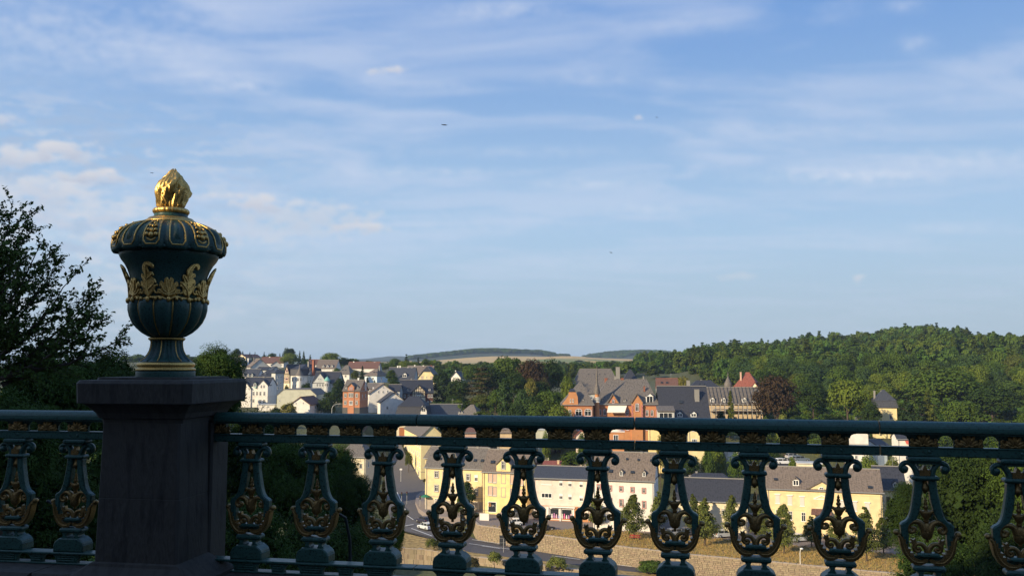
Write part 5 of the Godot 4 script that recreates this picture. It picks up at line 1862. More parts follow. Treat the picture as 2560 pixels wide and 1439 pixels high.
	var manor := house("yellow_manor", "long yellow house with central pediment, round window and lichen stained roof", 2050, -35.0, 179, 16, 268, 105, 1220, "wall_yellow", "gable_x", 46, "slate_brown", {"bands": [[1222, 1.6, "dark_wood"], [1272, 1.0, "wall_pale_yellow"], [1231, 0.8, "wall_pale_yellow"]], "win": man_win,
		"dormers": [[1988, 1206, 15, 15, "slate"]], "lights": [[1942, 1204, 9, 7], [2154, 1214, 10, 7]], "bays": [[2045, 76, 0.6, 1222, 1200, "wall_yellow", []]]})
	k = 179.0 / FOCAL
	var mk := func(px: float, py: float) -> Vector3:
		return Vector3((px - 2050) * k / cos(deg_to_rad(16)), at(2050, 1220, 179).y + 35.0 + (1220 - py) * k, 0.0)
	var eye: Vector3 = mk.call(2045, 1219) + Vector3(0, 0, 0.1)
	var rw := Shape.new(); var rg := Shape.new()
	rw.lathe(PackedVector2Array([Vector2(0, 0), Vector2(0.42, 0), Vector2(0.42, 0.03), Vector2(0, 0.031)]), 20, Transform3D(Basis(Vector3.RIGHT, PI / 2), eye))
	rg.lathe(PackedVector2Array([Vector2(0.40, 0), Vector2(0.52, 0), Vector2(0.52, 0.1), Vector2(0.40, 0.1)]), 20, Transform3D(Basis(Vector3.RIGHT, PI / 2), eye))
	rg.box(eye + Vector3(-0.04, -0.4, 0.02), eye + Vector3(0.04, 0.4, 0.06)); rg.box(eye + Vector3(-0.4, -0.04, 0.02), eye + Vector3(0.4, 0.04, 0.061))
	piece("round_window", bake([[rw, M.pane], [rg, M.white_paint]]), manor)
	var ped := Shape.new()
	var pc: Vector3 = mk.call(2046, 1241)
	for q in [[Vector2(-1.6, -0.15), Vector2(1.6, -0.15)], [Vector2(-1.6, -0.1), Vector2(0, 0.6)], [Vector2(0, 0.6), Vector2(1.6, -0.1)]]:
		var d: Vector2 = (q[1] - q[0]).normalized(); var n := Vector2(-d.y, d.x) * 0.09
		ped.extrude(PackedVector2Array([q[0] - n, q[1] - n, q[1] + n, q[0] + n]), 0.05, 0.22, 0.0, Transform3D(Basis(), pc))
	part("window_pediment", ped, M.white_paint, manor)
	for px in [1945, 1973, 2001, 2090, 2118, 2146]:
		var lin_ := Shape.new()
		var c: Vector3 = mk.call(px, 1235.0 + (px - 1945) * 0.06)
		lin_.bevel_box(c + Vector3(-0.6, -0.1, 0.0), c + Vector3(0.6, 0.12, 0.2), 0.03)
		part("lintel", lin_, M.white_paint, manor)
	var can := Shape.new()
	var cc: Vector3 = mk.call(2043, 1266)
	can.slab([cc + Vector3(-2.0, -1.0, 1.5), cc + Vector3(2.0, -1.0, 1.5), cc + Vector3(1.8, 0, 0.05), cc + Vector3(-1.8, 0, 0.05)], 0.12)
	part("canopy", can, M.tile_brown, manor)
	house("cream_balcony_house", "cream house with dark roof and shaded balcony right of the long yellow house", 2217, -35.0, 183, 14, 68, 100, 1218, "wall_cream", "gable_x", 48, "slate_dark", {"dormers": [[2192, 1205, 12, 14, "slate"], [2227, 1208, 10, 10, "white"]], "win": [["F", "plain", 10, 14, [2195, 1245, 2232, 1250]], ["F", "door", 9, 20, [2210, 1247]]], "bands": [[1219, 1.3, "dark_wood"]]})

func hillside_town():
	house("white_villa", "white villa with a scrolled gable and shaded right side, right beside the pillar cap", 639, 1016, 335, 5, 68, 56, 963, "wall_white", "gable_x", 19, "slate_dark", {"win": [["F", "plain", 5, 10, [635, 983, 644, 983]], ["F", "plain", 4, 6, [613, 978, 623, 978]], ["F", "plain", 5, 9, [613, 1000, 635, 1001]]], "bays": [[660, 25, 4, 962, 949, "wall_white", [[656, 966, 4, 7, "arch"], [663, 966, 4, 7, "arch"], [654, 983, 5, 10, "plain"], [664, 983, 5, 10, "plain"], [654, 1002, 5, 9, "plain"], [664, 1002, 5, 9, "plain"]]], [617, 24, 3, 971, 955, "wall_white", []]], "dormers": [[640, 962, 7, 9, "green"]], "chimneys": [[650, 941, 5, "chimney_grey"]], "bands": [[991, 1.0, "wall_pink"]]})
	house("sage_hall", "large blank pale green end wall with clipped gable", 743, 1034, 318, 0, 98, 120, 987, "wall_sage", "trap_z", 13.5, "slate_grey", {"clip": 0.155, "category": "building", "win": [["F", "plain", 3, 4, [701, 1001]]]})
	house("small_white_house", "small white gabled house with brown roof in front of the blank pale green wall", 752, 1036, 303, 9, 50, 88, 1010, "wall_white", "gable_z", 17, "tile_brown", {"win": [["F", "plain", 3, 5, [741, 1008, 760, 1007]], ["R", "plain", 8, 9, [0.4, 1018]]], "chimneys": [[753, 990, 3, "chimney_grey"]]})
	var villa := house("timber_villa", "villa with half timbered gable, corner turret and dark mansard roof", 731, 976, 380, 33, 54, 76, 939, "wall_white", "mansard", 12, "slate_dark", {"h1": 16.0, "ins": 5.0, "ridge": 14.0, "win": [["F", "plain", 5, 9, [733, 948, 741, 948, 733, 966]], ["F", "triple", 11, 9, [744, 964]], ["R", "plain", 6, 9, [0.12, 946, 0.7, 946, 0.12, 964, 0.4, 964]]], "bays": [[717, 20, 3, 935, 911, "wall_cream", [[717, 927, 5, 6, "red"], [717, 947, 10, 6, "red"]], true], [750, 18, 2, 932, 921, "wall_grey", [[750, 937, 5, 9, "plain"], [750, 953, 5, 9, "plain"]], false, "R", 0.45]], "chimneys": [[745, 903, 4, "chimney_grey"], [760, 900, 6, "brick_red"]]})
	turret(villa, 380 / FOCAL, 4.2, -0.2, 1.6, -6.0, 6.5, "wall_white", [[11, 0], [10, 2], [6, 8], [2.5, 16], [1, 24], [0.1, 30]], "slate_grey")
	var gt := house("green_turret_villa", "grey villa with white ground floor and small copper green turret roof", 812, 990, 365, 6, 62, 62, 956, "wall_grey", "gable_x", 26, "slate_dark", {"plinth": [16, "wall_white"], "win": [["F", "plain", 5, 8, [794, 962, 800, 962, 834, 962]], ["F", "triple", 9, 8, [808, 980]], ["F", "plain", 4, 7, [792, 980, 834, 980]]], "bays": [[800, 32, 2, 952, 931, "wall_grey", [[797, 947, 3, 4, "plain"], [802, 947, 3, 4, "plain"], [794, 962, 4, 8, "plain"], [801, 962, 4, 8, "plain"], [808, 962, 4, 8, "plain"], [801, 980, 9, 8, "triple"]]]]})
	turret(gt, 365 / FOCAL, 1.35, 0.9, 1.1, -6.0, 6.4, "wall_grey", [[8.5, 0], [6.5, 4], [3.5, 8], [0.6, 10], [0.1, 14]], "copper_green")
	house("orange_brick_house", "orange brick house with stepped centre gable and shaded right side", 879, 1033, 300, 10, 44, 62, 976, "wall_brick", "gable_x", 25, "slate_grey", {"plinth": [15, "wall_dark"], "win": [["F", "stone", 4.5, 8, [864, 988, 893, 988, 864, 1006, 893, 1006]], ["R", "plain", 4, 8, [0.5, 966, 0.3, 990, 0.7, 990]]], "bays": [[878.5, 16, 1.5, 965, 957, "wall_brick", [[876, 971, 3, 6, "arch_red"], [881, 971, 3, 6, "arch_red"], [876, 987, 4, 9, "stone"], [882, 987, 4, 9, "stone"], [879, 1006, 9, 10, "triple"]]]], "dormers": [[864, 969, 4, 5, "white"], [893, 969, 4, 5, "white"]], "chimneys": [[886, 945, 3.5, "white_paint"], [905, 948, 3, "white_paint"]], "bands": [[978, 1.4, "grey_trim"], [999, 0.8, "grey_trim"]]})
	house("pale_gable_house", "tall pale house whose wide grey gable shows three small windows", 957, 1036, 328, -14, 66, 76, 983, "wall_white", "gable_z", 23, "slate_brown", {"sink": 4.0, "win": [["F", "plain", 3.5, 5, [947, 979, 958, 979, 969, 978]], ["F", "plain", 3, 3, [958, 968]], ["L", "shut", 12, 12, [0.3, 998, 0.3, 1016]]], "chimneys": [[938, 968, 3, "white_paint"]]})
	house("lavender_gable_house", "white house with lavender shaded gable, lower and nearer than the pale one behind", 985, 1037, 316, -16, 64, 62, 1005, "wall_white", "gable_z", 24, "slate_dark", {"sink": 4.0, "win": [["F", "plain", 5, 8, [970, 1018]], ["F", "plain", 3, 4, [990, 994]]], "chimneys": [[968, 996, 3, "white_paint"]]})
	house("dark_timber_house", "dark house with half timbered gable dormer and lit cream end wall", 1043, 1036, 338, -9, 80, 70, 981, "wall_timber", "gable_x", 30, "slate_dark", {"win": [["F", "plain", 5, 8, [1013, 989, 1023, 989, 1072, 989, 1079, 989]], ["F", "plain", 5, 8, [1070, 1006, 1078, 1006]], ["F", "triple", 18, 6, [1048, 992]]], "bays": [[1047, 33, 2, 978, 962, "wall_cream", [[1047, 985, 10, 5, "triple"]], true]], "dormers": [[1021, 974, 5, 5, "white"], [1074, 974, 5, 5, "white"]], "bands": [[983, 1.4, "wall_pink"]], "chimneys": [[1030, 946, 3, "chimney_grey"]]})
	var ew := Shape.new()
	ew.box(Vector3(-0.3, -7, -10), Vector3(0.0, 11.4, 0.3))
	tag(part("fire_wall", ew, M.wall_cream, self, Transform3D(Basis(Vector3.UP, deg_to_rad(9)), Vector3(at(1002, 907, 336).x, at(1002, 1036, 336).y, at(1002, 907, 336).z))), "sunlit cream fire wall standing against the left end of the dark timbered house", "wall")
	house("mansard_house", "slate mansard house with one arched white dormer just above the handrail", 1030, 1092, 306, 2, 82, 80, 1046, "wall_cream", "mansard", 24, "slate_dark", {"sink": 2.0, "h1": 30.0, "ins": 9.0, "ridge": 24.0, "category": "house", "bays": [[1060, 15, 1, 1024, 1012, "wall_white", [[1060, 1022, 9, 13, "arch"]]]]})
	house("long_slate_roof_house", "house with long low blue slate roof at the foot of the park trees", 1110, 1090, 312, 6, 80, 70, 1042, "wall_white", "gable_x", 30, "slate_blue", {"sink": 2.0, "win": [["F", "plain", 5, 6, [1084, 1079, 1095, 1079, 1120, 1079]]]})
	house("three_dormer_roof_house", "slate roofed house with small white dormers, alone below the park trees", 1172, 1085, 300, 20, 46, 46, 1036, "wall_grey", "hip", 24, "slate_grey", {"ridge": 8.0, "dormers": [[1148, 1032, 4, 7, "white"], [1155, 1032, 4, 7, "white"], [1190, 1031, 4, 5, "white"]]})
	house("yellow_gable_house", "pale yellow house with clipped gable and dark roof below the wheat field", 1067, 975, 400, 5, 44, 64, 945, "wall_pale_yellow", "half_z", 28, "slate_dark", {"clip": 0.58, "win": [["F", "shut_pink", 4, 5, [1055, 943, 1079, 943]], ["F", "plain", 2, 6, [1067, 943]], ["F", "plain", 3, 5, [1060, 958, 1074, 958]]]})
	house("blue_house", "pale blue house with brown hipped roof between conifers", 927, 961, 420, 24, 36, 52, 939, "wall_blue", "hip", 17, "slate_brown", {"ridge": 8.0, "win": [["F", "triple", 6, 7, [933, 946]], ["F", "plain", 4, 7, [918, 946]], ["R", "plain", 4, 7, [0.4, 946]]], "lights": [[930, 932, 5, 3], [938, 932, 5, 3]], "chimneys": [[935, 914, 3, "chimney_grey"]]})
	house("grey_roof_house", "house with broad blue grey slate roof and one white dormer", 1001, 960, 430, 4, 68, 62, 947, "wall_grey", "gable_x", 28, "slate_blue", {"dormers": [[1011, 939, 10, 7, "white"]], "chimneys": [[988, 914, 3, "white_paint"], [994, 914, 3, "white_paint"], [1014, 918, 3, "white_paint"], [1024, 919, 3, "white_paint"]]})
	house("long_brown_roof_house", "house with long brown roof behind the blue grey slate roof", 1048, 945, 475, 4, 66, 50, 935, "wall_cream", "gable_x", 20, "slate_brown", {"chimneys": [[1032, 912, 3, "white_paint"], [1054, 913, 3, "white_paint"], [1074, 913, 5, "brick_red"]]})
	house("cream_gable_house", "narrow cream gable with paired windows and dark roof at the upper left", 599, 934, 500, 18, 18, 48, 917, "wall_cream", "gable_z", 16, "slate_dark", {"win": [["F", "plain", 2, 5, [597, 914, 600, 914]]], "chimneys": [[606, 895, 2.5, "white_paint"]]})
	house("grey_gable_house", "grey shaded gable with brown lit roof side at the upper left", 650, 939, 480, -28, 46, 52, 917, "wall_grey", "gable_z", 20, "slate_brown", {"win": [["F", "plain", 3, 4, [630, 920]]], "chimneys": [[641, 893, 3, "chimney_grey"]]})
	house("dark_roof_house", "grey gabled house with black roof in the middle of the upper left cluster", 690, 953, 440, -24, 40, 50, 933, "wall_grey", "gable_z", 17, "slate_dark", {})
	house("low_black_roof_house", "low house with small black roof below the grey gable", 655, 940, 455, 5, 26, 30, 924, "wall_grey", "gable_x", 7, "slate_dark", {})
	house("red_long_roof_house", "long dark red roofed house on the skyline", 678, 917, 600, 3, 62, 44, 907, "wall_white", "gable_x", 14, "tile_brown", {"chimneys": [[666, 891, 3, "white_paint"], [672, 905, 3, "white_paint"]]})
	house("low_gable_house", "low cream gable with brown roof on the left skyline", 603, 898, 640, 22, 26, 60, 893, "wall_cream", "gable_z", 7, "tile_brown", {})
	house("second_red_roof_house", "brown red roof behind the turreted villa on the skyline", 786, 916, 560, 2, 36, 40, 911, "wall_white", "gable_x", 12, "tile_brown", {})
	house("grey_gable_pair_house", "small grey gabled house with brown roof between red roof and black roof", 690, 925, 520, -15, 26, 40, 912, "wall_grey", "gable_z", 9, "slate_brown", {})
	house("brown_long_house", "long brown roofed house on the skyline with white gable at its right end", 906, 932, 540, 8, 80, 34, 920, "wall_white", "gable_x", 15, "tile_brown", {"win": [["F", "shut", 22, 3, [880, 923]], ["R", "plain", 3, 4, [0.5, 915]]], "chimneys": [[878, 903, 3, "white_paint"], [932, 905, 3, "white_paint"]]})
	house("white_dormer_house", "house with sunlit grey brown roof and three white dormers", 814, 934, 480, 3, 50, 56, 920, "wall_white", "gable_x", 20, "slate_brown", {"dormers": [[807, 916, 5, 5, "white"], [818, 916, 5, 5, "white"], [829, 916, 5, 5, "white"]]})
	house("hipped_grey_house", "white house with dark hipped slate roof and roof windows", 860, 951, 440, 10, 28, 40, 935, "wall_white", "hip", 22, "slate_grey", {"ridge": 8.0, "win": [["F", "plain", 5, 6, [855, 940, 864, 940]]], "lights": [[854, 926, 4, 2], [861, 926, 4, 2]]})
	house("round_dormer_house", "long white house with grey roof and small round topped dormers", 622, 958, 430, 4, 44, 50, 940, "wall_white", "gable_x", 17, "slate_blue", {"dormers": [[609, 938, 5, 6, "round"], [621, 938, 5, 6, "round"], [631, 938, 5, 6, "green"]], "win": [["F", "plain", 3, 5, [608, 947, 620, 947, 632, 947]]]})
	house("skylight_roof_house", "house with black hipped roof and three roof windows above the white villa", 668, 962, 425, 4, 46, 54, 945, "wall_grey", "hip", 20, "slate_dark", {"ridge": 18.0, "lights": [[652, 936, 5, 2.5], [664, 936, 5, 2.5], [676, 936, 5, 2.5]]})
	house("shaded_tall_house", "narrow tall grey house in shade right of the white villa", 699, 988, 372, -38, 22, 24, 932, "wall_grey", "hip", 9, "slate_dark", {"ridge": 2.0, "win": [["F", "plain", 3, 6, [696, 942, 702, 942, 696, 956, 702, 956, 696, 969, 702, 969]]]})
	var far_left := house("blue_roof_house", "house with dark blue roof and little turret at the far upper left", 582, 924, 520, 5, 36, 42, 909, "wall_cream", "gable_x", 16, "slate_blue", {})
	turret(far_left, 520 / FOCAL, -3.2, 0.4, 1.2, -5.0, 4.5, "wall_grey", [[6.5, 0], [4, 4], [1, 9], [0.1, 13]], "slate_grey")
	house("flat_annex", "low white flat roofed annex below the white villa", 668, 1022, 322, 0, 40, 30, 1012, "wall_white", "flat", 1.2, "wall_grey", {"win": [["F", "plain", 5, 4, [660, 1016, 672, 1016]]]})
	house("gable_behind_trees", "small grey house with white gable among the trees left of the orange brick house", 846, 975, 372, -20, 30, 36, 954, "wall_grey", "gable_z", 14, "slate_dark", {})
	house("slate_gable_house", "slate roofed house half hidden behind the pale gable house", 935, 985, 335, 6, 40, 40, 971, "wall_grey", "gable_x", 12, "slate_grey", {})
	house("dark_roof_between", "dark slate roof between the pale gable house and the timbered house", 985, 985, 330, 4, 30, 36, 976, "wall_grey", "gable_x", 14, "slate_dark", {})
	house("park_edge_house", "grey roofed house with white gable at the edge of the park", 1140, 965, 430, 20, 26, 34, 943, "wall_white", "gable_z", 14, "slate_dark", {"chimneys": [[1132, 926, 2, "white_paint"]]})
	house("distant_brown_house", "distant brown roofed house behind the park trees", 1165, 955, 520, 0, 46, 34, 942, "wall_grey", "gable_x", 12, "tile_brown", {})

func east_quarter():
	var school := house("brick_school", "long orange brick building with two gables, chimneys and broad grey brown roof", 1564, 1088, 255, 3, 157, 125, 1010, "wall_orange", "hip", 61, "slate_grey", {"category": "building", "ridge": 100.0, "ridge_shift": 8.0, "bands": [[1011, 1.6, "dark_wood"], [1015, 0.8, "red_trim"], [1045, 1.2, "red_trim"]],
		"win": [["F", "arch_red", 7, 13, [1499, 1030, 1511, 1030, 1616, 1032, 1628, 1032]], ["F", "arch_red", 7, 14, [1567, 1031]], ["F", "arch_red", 8, 16, [1499, 1066, 1520, 1066, 1545, 1066, 1567, 1066, 1616, 1066, 1628, 1066]]],
		"bays": [[1532, 27, 0.6, 1005, 984, "wall_orange", [[1532.5, 1003, 6, 8, "arch_red"]]], [1591, 27, 6, 1004, 984, "wall_orange", [[1591, 1018, 9, 17, "arch_red"], [1591, 1056, 10, 22, "arch_red"]]]],
		"dormers": [[1504.5, 1001, 5, 7, "white"], [1561.5, 1002, 5, 7, "white"], [1623, 998, 17, 18, "white"]],
		"chimneys": [[1518.5, 946, 7, "brick_red"], [1560, 946, 7, "brick_red"], [1613, 966, 3.5, "brick_red", -3.5], [1542, 941, 5, "chimney_grey"], [1614, 941, 3, "chimney_grey"]]})
	var k := 255.0 / FOCAL
	# brick corner quoins and the ring in the right gable
	for px in [1488, 1579, 1603, 1639]:
		var q := Shape.new()
		for j in 9:
			var w := 0.55 if j % 2 == 0 else 0.32
			var y := 4.2 + j * 0.52
			q.box(Vector3(-w / 2, y, 0.0), Vector3(w / 2, y + 0.5, 0.06))
		part("quoins", q, M.red_trim, school, Transform3D(Basis(), Vector3((px - 1564) * k, 0, 0.0 if px < 1570 or px > 1620 else 0.72)))
	var aw := Shape.new()
	aw.slab([Vector3((1516 - 1564) * k, 7.0, 1.9), Vector3((1560 - 1564) * k, 7.0, 1.9), Vector3((1567 - 1564) * k, 8.9, 0.05), Vector3((1521 - 1564) * k, 8.9, 0.05)], 0.06)
	aw.quad(Vector3((1516 - 1564) * k, 6.75, 1.9), Vector3((1560 - 1564) * k, 6.75, 1.9), Vector3((1560 - 1564) * k, 7.0, 1.9), Vector3((1516 - 1564) * k, 7.0, 1.9))
	part("awning", aw, mat("awning_cloth", lin(0.80, 0.70, 0.62), 0.9), school)
	var wing := house("brick_school_wing", "orange brick wing with curved left gable, arched windows and steep slate pyramid roof", 1443, 1088, 252, 3, 77, 95, 1011, "wall_orange", "hip", 57, "slate_grey", {"category": "building", "ridge": 2.0, "ridge_shift": 9.0, "bands": [[1012, 1.6, "dark_wood"], [1016, 0.8, "red_trim"]], "win": [["F", "arch_red", 17, 13, [1446, 1032, 1469, 1032]], ["F", "plain", 7, 16, [1424, 1031]], ["F", "arch_red", 10, 18, [1424, 1066, 1446, 1066, 1469, 1066]]], "dormers": [[1457, 1001, 5, 5, "white"]]})
	k = 252.0 / FOCAL
	var sg := Shape.new()
	var gp := PackedVector2Array()
	for e in [[-39, 0], [2, 0], [1, 20], [-3, 29], [-5, 33], [-20, 33], [-22, 30], [-21.5, 24], [-27, 15], [-36, 4]]:
		gp.append(Vector2(e[0] * k, at(1443, 1011, 252).y - at(1443, 1088, 252).y + e[1] * k))
	sg.extrude(gp, 0.03, 0.5, 0.03)
	var gb := part("curved_gable", sg, M.wall_orange, wing)
	for x in [-17, -11]:
		put_window_at(gb, Transform3D(), x * k, gp[0].y + 10.5 * k, 0.5, 3 * k, 9 * k, "plain")
	var cap := Shape.new()
	cap.slab([Vector3(-22 * k, gp[0].y + 33 * k, 0.6), Vector3(-4 * k, gp[0].y + 33 * k, 0.6), Vector3(-9 * k, gp[0].y + 40 * k, -1.0), Vector3(-16 * k, gp[0].y + 40 * k, -1.0)], 0.2)
	part("gable_cap", cap, M.slate_dark, gb)
	turret(wing, k, 50 * k, -2.6, 0.66, -5.0, gp[0].y + 26 * k, "wall_orange", [[8, 0], [7.5, 8], [6, 16], [3.4, 24], [2.4, 30], [2.0, 48], [1.2, 60], [0.15, 72]], "slate_grey")
	house("slate_roof_hall", "building under a huge plain dark slate roof with grey chimney, right of the brick building", 1712, 1092, 250, 3, 122, 130, 1052, "wall_dark", "gable_x", 84, "slate_dark", {"category": "building", "dormers": [[1699, 1037, 14, 9, "white"], [1733, 1037, 14, 9, "white"]], "lights": [[1706, 1008, 9, 9]], "chimneys": [[1747, 974, 11, "chimney_grey", -4.5]]})
	house("glazed_annex", "low annex with a white glazed front under a lean-to slate roof", 1664, 1092, 247, 3, 40, 30, 1026, "wall_grey", "mono", 11, "slate_grey", {"category": "building", "win": [["F", "triple", 33, 13, [1663, 1037]]]})
	var sc := house("scaffold_house", "long ochre house with grey striped roof, dormers and a wooden balcony", 1838, 1084, 275, 2, 132, 62, 1008, "wall_ochre", "gable_x", 38, "slate_grey", {"category": "house", "dormers": [[1780, 1000, 10, 9, "white"], [1808, 1000, 9, 9, "white"], [1859, 1000, 10, 9, "white"], [1884, 1000, 9, 9, "white"]], "win": [["F", "stone", 7, 11, [1785, 1028, 1815, 1028, 1862, 1028, 1880, 1028]]], "bands": [[1012, 1.0, "grey_trim"]]})
	k = 275.0 / FOCAL
	for y in [7.3, 7.9, 8.4]:
		var b := Shape.new()
		b.box(Vector3(-64 * k, y, 1.2), Vector3(62 * k, y + 0.13, 1.35))
		part("balcony_rail", b, M.grey_trim, sc)
	var fl := Shape.new()
	fl.box(Vector3(-64 * k, 7.0, 0.02), Vector3(62 * k, 7.15, 1.4))
	part("balcony_floor", fl, M.dark_wood, sc)
	for j in 12:
		var b := Shape.new()
		b.box(Vector3(-63 * k + j * 1.4, 0, 1.22), Vector3(-63 * k + j * 1.4 + 0.13, 9.6, 1.34))
		part("balcony_post", b, M.grey_trim, sc)
	for j in 14:
		var b := Shape.new()
		b.slab([Vector3(-62 * k + j * 1.16, 9.6, 0.35), Vector3(-62 * k + j * 1.16 + 0.14, 9.6, 0.35), Vector3(-62 * k + j * 1.16 + 0.14, 14.5, -3.85), Vector3(-62 * k + j * 1.16, 14.5, -3.85)], -0.1)
		part("roof_seam", b, M.slate_blue, sc)
	var red := house("red_roof_villa", "villa with steep bright red tiled roof and tall chimney before the wooded hill", 1864, 1040, 302, 24, 62, 62, 971, "wall_cream", "hip", 40, "tile_red", {"ridge": 8.0, "chimneys": [[1851, 930, 4, "wall_rose", -2.0]], "bays": [[1884, 18, 2, 968, 955, "wall_cream", []]]})
	turret(red, 302 / FOCAL, -6.2, -1.0, 1.4, -4.0, 10.0, "wall_grey", [[10, 0], [11, 3], [9, 10], [5, 18], [1.5, 25], [0.9, 32], [0.1, 40]], "slate_grey")
	house("long_school_roof", "long grey slate roof with a tall square chimney behind the brick building", 1492, 1010, 335, 2, 130, 120, 984, "wall_grey", "hip", 62, "slate_grey", {"category": "building", "ridge": 80.0, "chimneys": [[1545, 917, 9.5, "chimney_grey", -1.0]], "lights": [[1474, 938, 2, 2], [1488, 938, 2, 2], [1501, 938, 2, 2], [1515, 938, 2, 2]]})
	house("dark_hip_roof", "dark hipped slate roof right of the tall square chimney", 1578, 1010, 338, 4, 60, 90, 972, "wall_grey", "hip", 48, "slate_dark", {"category": "building", "ridge": 4.0})
	house("brown_gable_roof", "brown roof with white gable end between the brick building and the wooded hill", 1668, 992, 322, 6, 52, 40, 970, "wall_white", "gable_x", 23, "tile_brown", {"lights": [[1655, 958, 5, 5], [1668, 958, 5, 5]]})
	house("navy_hip_roof", "navy slate hipped roof with pale chimney, left of the red roof", 1762, 992, 330, 4, 72, 50, 971, "wall_white", "hip", 20, "slate_dark", {"ridge": 36.0, "chimneys": [[1724, 951, 8, "chimney_grey"], [1756, 950, 3, "chimney_grey"]], "lights": [[1751, 962, 4, 4], [1762, 962, 4, 4]]})
	house("yellow_pavilion", "yellow pavilion with slate mansard roof among the trees at the right", 2212, 1066, 262, 12, 50, 52, 1019, "wall_pale_yellow", "mansard", 26, "slate_blue", {"h1": 18.0, "ins": 5.0, "ridge": 4.0, "chimneys": [[2191, 977, 4, "chimney_grey"], [2207, 976, 3, "chimney_grey"]], "win": [["R", "plain", 6, 14, [0.2, 1036]], ["F", "plain", 6, 14, [2222, 1040]]], "dormers": [[2199, 1010, 7, 8, "white"]]})

func gap_houses():
	# houses on the slope seen through the openings of the frieze
	house("brown_door_house", "cream house with large brown door seen under the handrail at the first rail joint", 1006, 1094, 296, -6, 40, 40, 1052, "wall_cream", "gable_x", 10, "slate_grey", {"sink": 1.5, "win": [["F", "brown_door", 13, 22, [1006, 1078]]]})
	house("rose_house", "pinkish grey house with low roof seen through the frieze above the yellow houses", 1182, 1112, 236, 0, 56, 36, 1078, "wall_rose", "gable_x", 9, "tile_brown", {"win": [["F", "plain", 4, 6, [1176, 1094, 1190, 1094]]]})
	house("ochre_mansard_house", "small ochre house with mansard roof seen through the frieze", 1266, 1108, 238, 4, 40, 36, 1082, "wall_ochre", "mansard", 6, "slate_brown", {"h1": 9.0, "ins": 3.0, "ridge": 12.0})
	house("grey_shed", "plain grey shed with flat roof seen through the frieze below the park", 1352, 1106, 240, 2, 38, 36, 1074, "wall_sage", "flat", 2.5, "wall_grey", {"category": "shed"})
	house("small_orange_gable", "tiny white and orange gabled house between shrubs in the frieze", 1452, 1100, 240, 10, 26, 30, 1086, "wall_pink", "gable_z", 12, "tile_red", {"win": [["F", "plain", 4, 5, [1452, 1088]]]})
	var dome := house("domed_pavilion", "orange brick pavilion with a white dome seen through the frieze", 1540, 1110, 234, 8, 36, 34, 1079, "wall_orange", "flat", 2.0, "wall_pink", {"category": "pavilion", "win": [["F", "plain", 12, 14, [1538, 1092]]]})
	var dm := Shape.new()
	dm.lathe(PackedVector2Array([Vector2(1.7, 0), Vector2(1.65, 0.4), Vector2(1.4, 0.85), Vector2(1.0, 1.15), Vector2(0.5, 1.35), Vector2(0, 1.4)]), 20)
	part("dome", dm, M.wall_pink, dome, Transform3D(Basis(), Vector3(0, at(1540, 1079, 234).y - at(1540, 1110, 234).y + 0.2, -1.8)))
	house("deep_yellow_house", "deep yellow house wall behind creepers seen through the frieze", 1642, 1112, 230, 6, 44, 34, 1058, "wall_bright_yellow", "gable_x", 10, "slate_grey", {})
	house("pale_yellow_house", "pale yellow house with white windows seen through the frieze", 1738, 1110, 232, 6, 38, 36, 1060, "wall_pale_yellow", "gable_x", 10, "slate_grey", {"win": [["F", "plain", 8, 7, [1732, 1073]], ["F", "triple", 13, 8, [1733, 1099]]]})
	house("white_pediment_house", "tall white house with a moulded gable outline seen through the frieze at the right", 2142, 1166, 226, 8, 44, 60, 1084, "wall_white", "gable_z", 22, "slate_dark", {"bands": [[1108, 0.8, "grey_trim"]], "win": [["F", "plain", 6, 9, [2134, 1140, 2150, 1142]]]})
	house("pale_blue_house", "pale blue grey house beside the tall white gabled house", 2198, 1168, 230, -20, 34, 50, 1110, "wall_blue", "gable_x", 10, "slate_dark", {})
	var aw := house("red_awning_house", "white house with a red awning and slate roof seen through the frieze", 2258, 1166, 224, 6, 40, 44, 1094, "wall_white", "gable_x", 14, "slate_dark", {"win": [["F", "plain", 7, 10, [2250, 1125, 2266, 1126]]]})
	var a := Shape.new()
	a.slab([Vector3(-0.2, 6.0, 1.2), Vector3(2.0, 6.0, 1.2), Vector3(2.0, 6.8, 0.03), Vector3(-0.2, 6.8, 0.03)], 0.05)
	part("awning", a, mat("red_cloth", lin(0.55, 0.10, 0.07), 0.9), aw)
	house("brick_shed", "small brick shed with a red lean-to roof behind the white shop block", 1378, 1185, 222, 10, 42, 24, 1160, "wall_rose", "mono", 9, "tile_red", {"category": "shed", "chimneys": [[1394, 1148, 5, "wall_ochre", -0.6]]})
	house("dark_gable_shed", "dark weathered gabled shed left of the brick shed", 1346, 1180, 226, -18, 26, 30, 1160, "dark_wood", "gable_z", 16, "slate_dark", {"category": "shed"})
	house("maroon_house", "dark red brown house behind the grey roof of the corner house", 1190, 1150, 232, 6, 56, 36, 1124, "wall_maroon", "gable_x", 10, "slate_grey", {"win": [["F", "plain", 6, 8, [1187, 1133]]]})
	house("white_block_house", "plain white house wall among the trees above the low slate roof", 1830, 1150, 240, 4, 34, 36, 1118, "wall_white", "gable_x", 10, "slate_grey", {})
	house("cream_attic_house", "cream attic with two small windows just above the long yellow house roof", 2018, 1190, 204, 12, 56, 40, 1157, "wall_cream", "flat", 1.5, "wall_grey", {"win": [["F", "plain", 9, 8, [2000, 1168, 2032, 1170]]]})

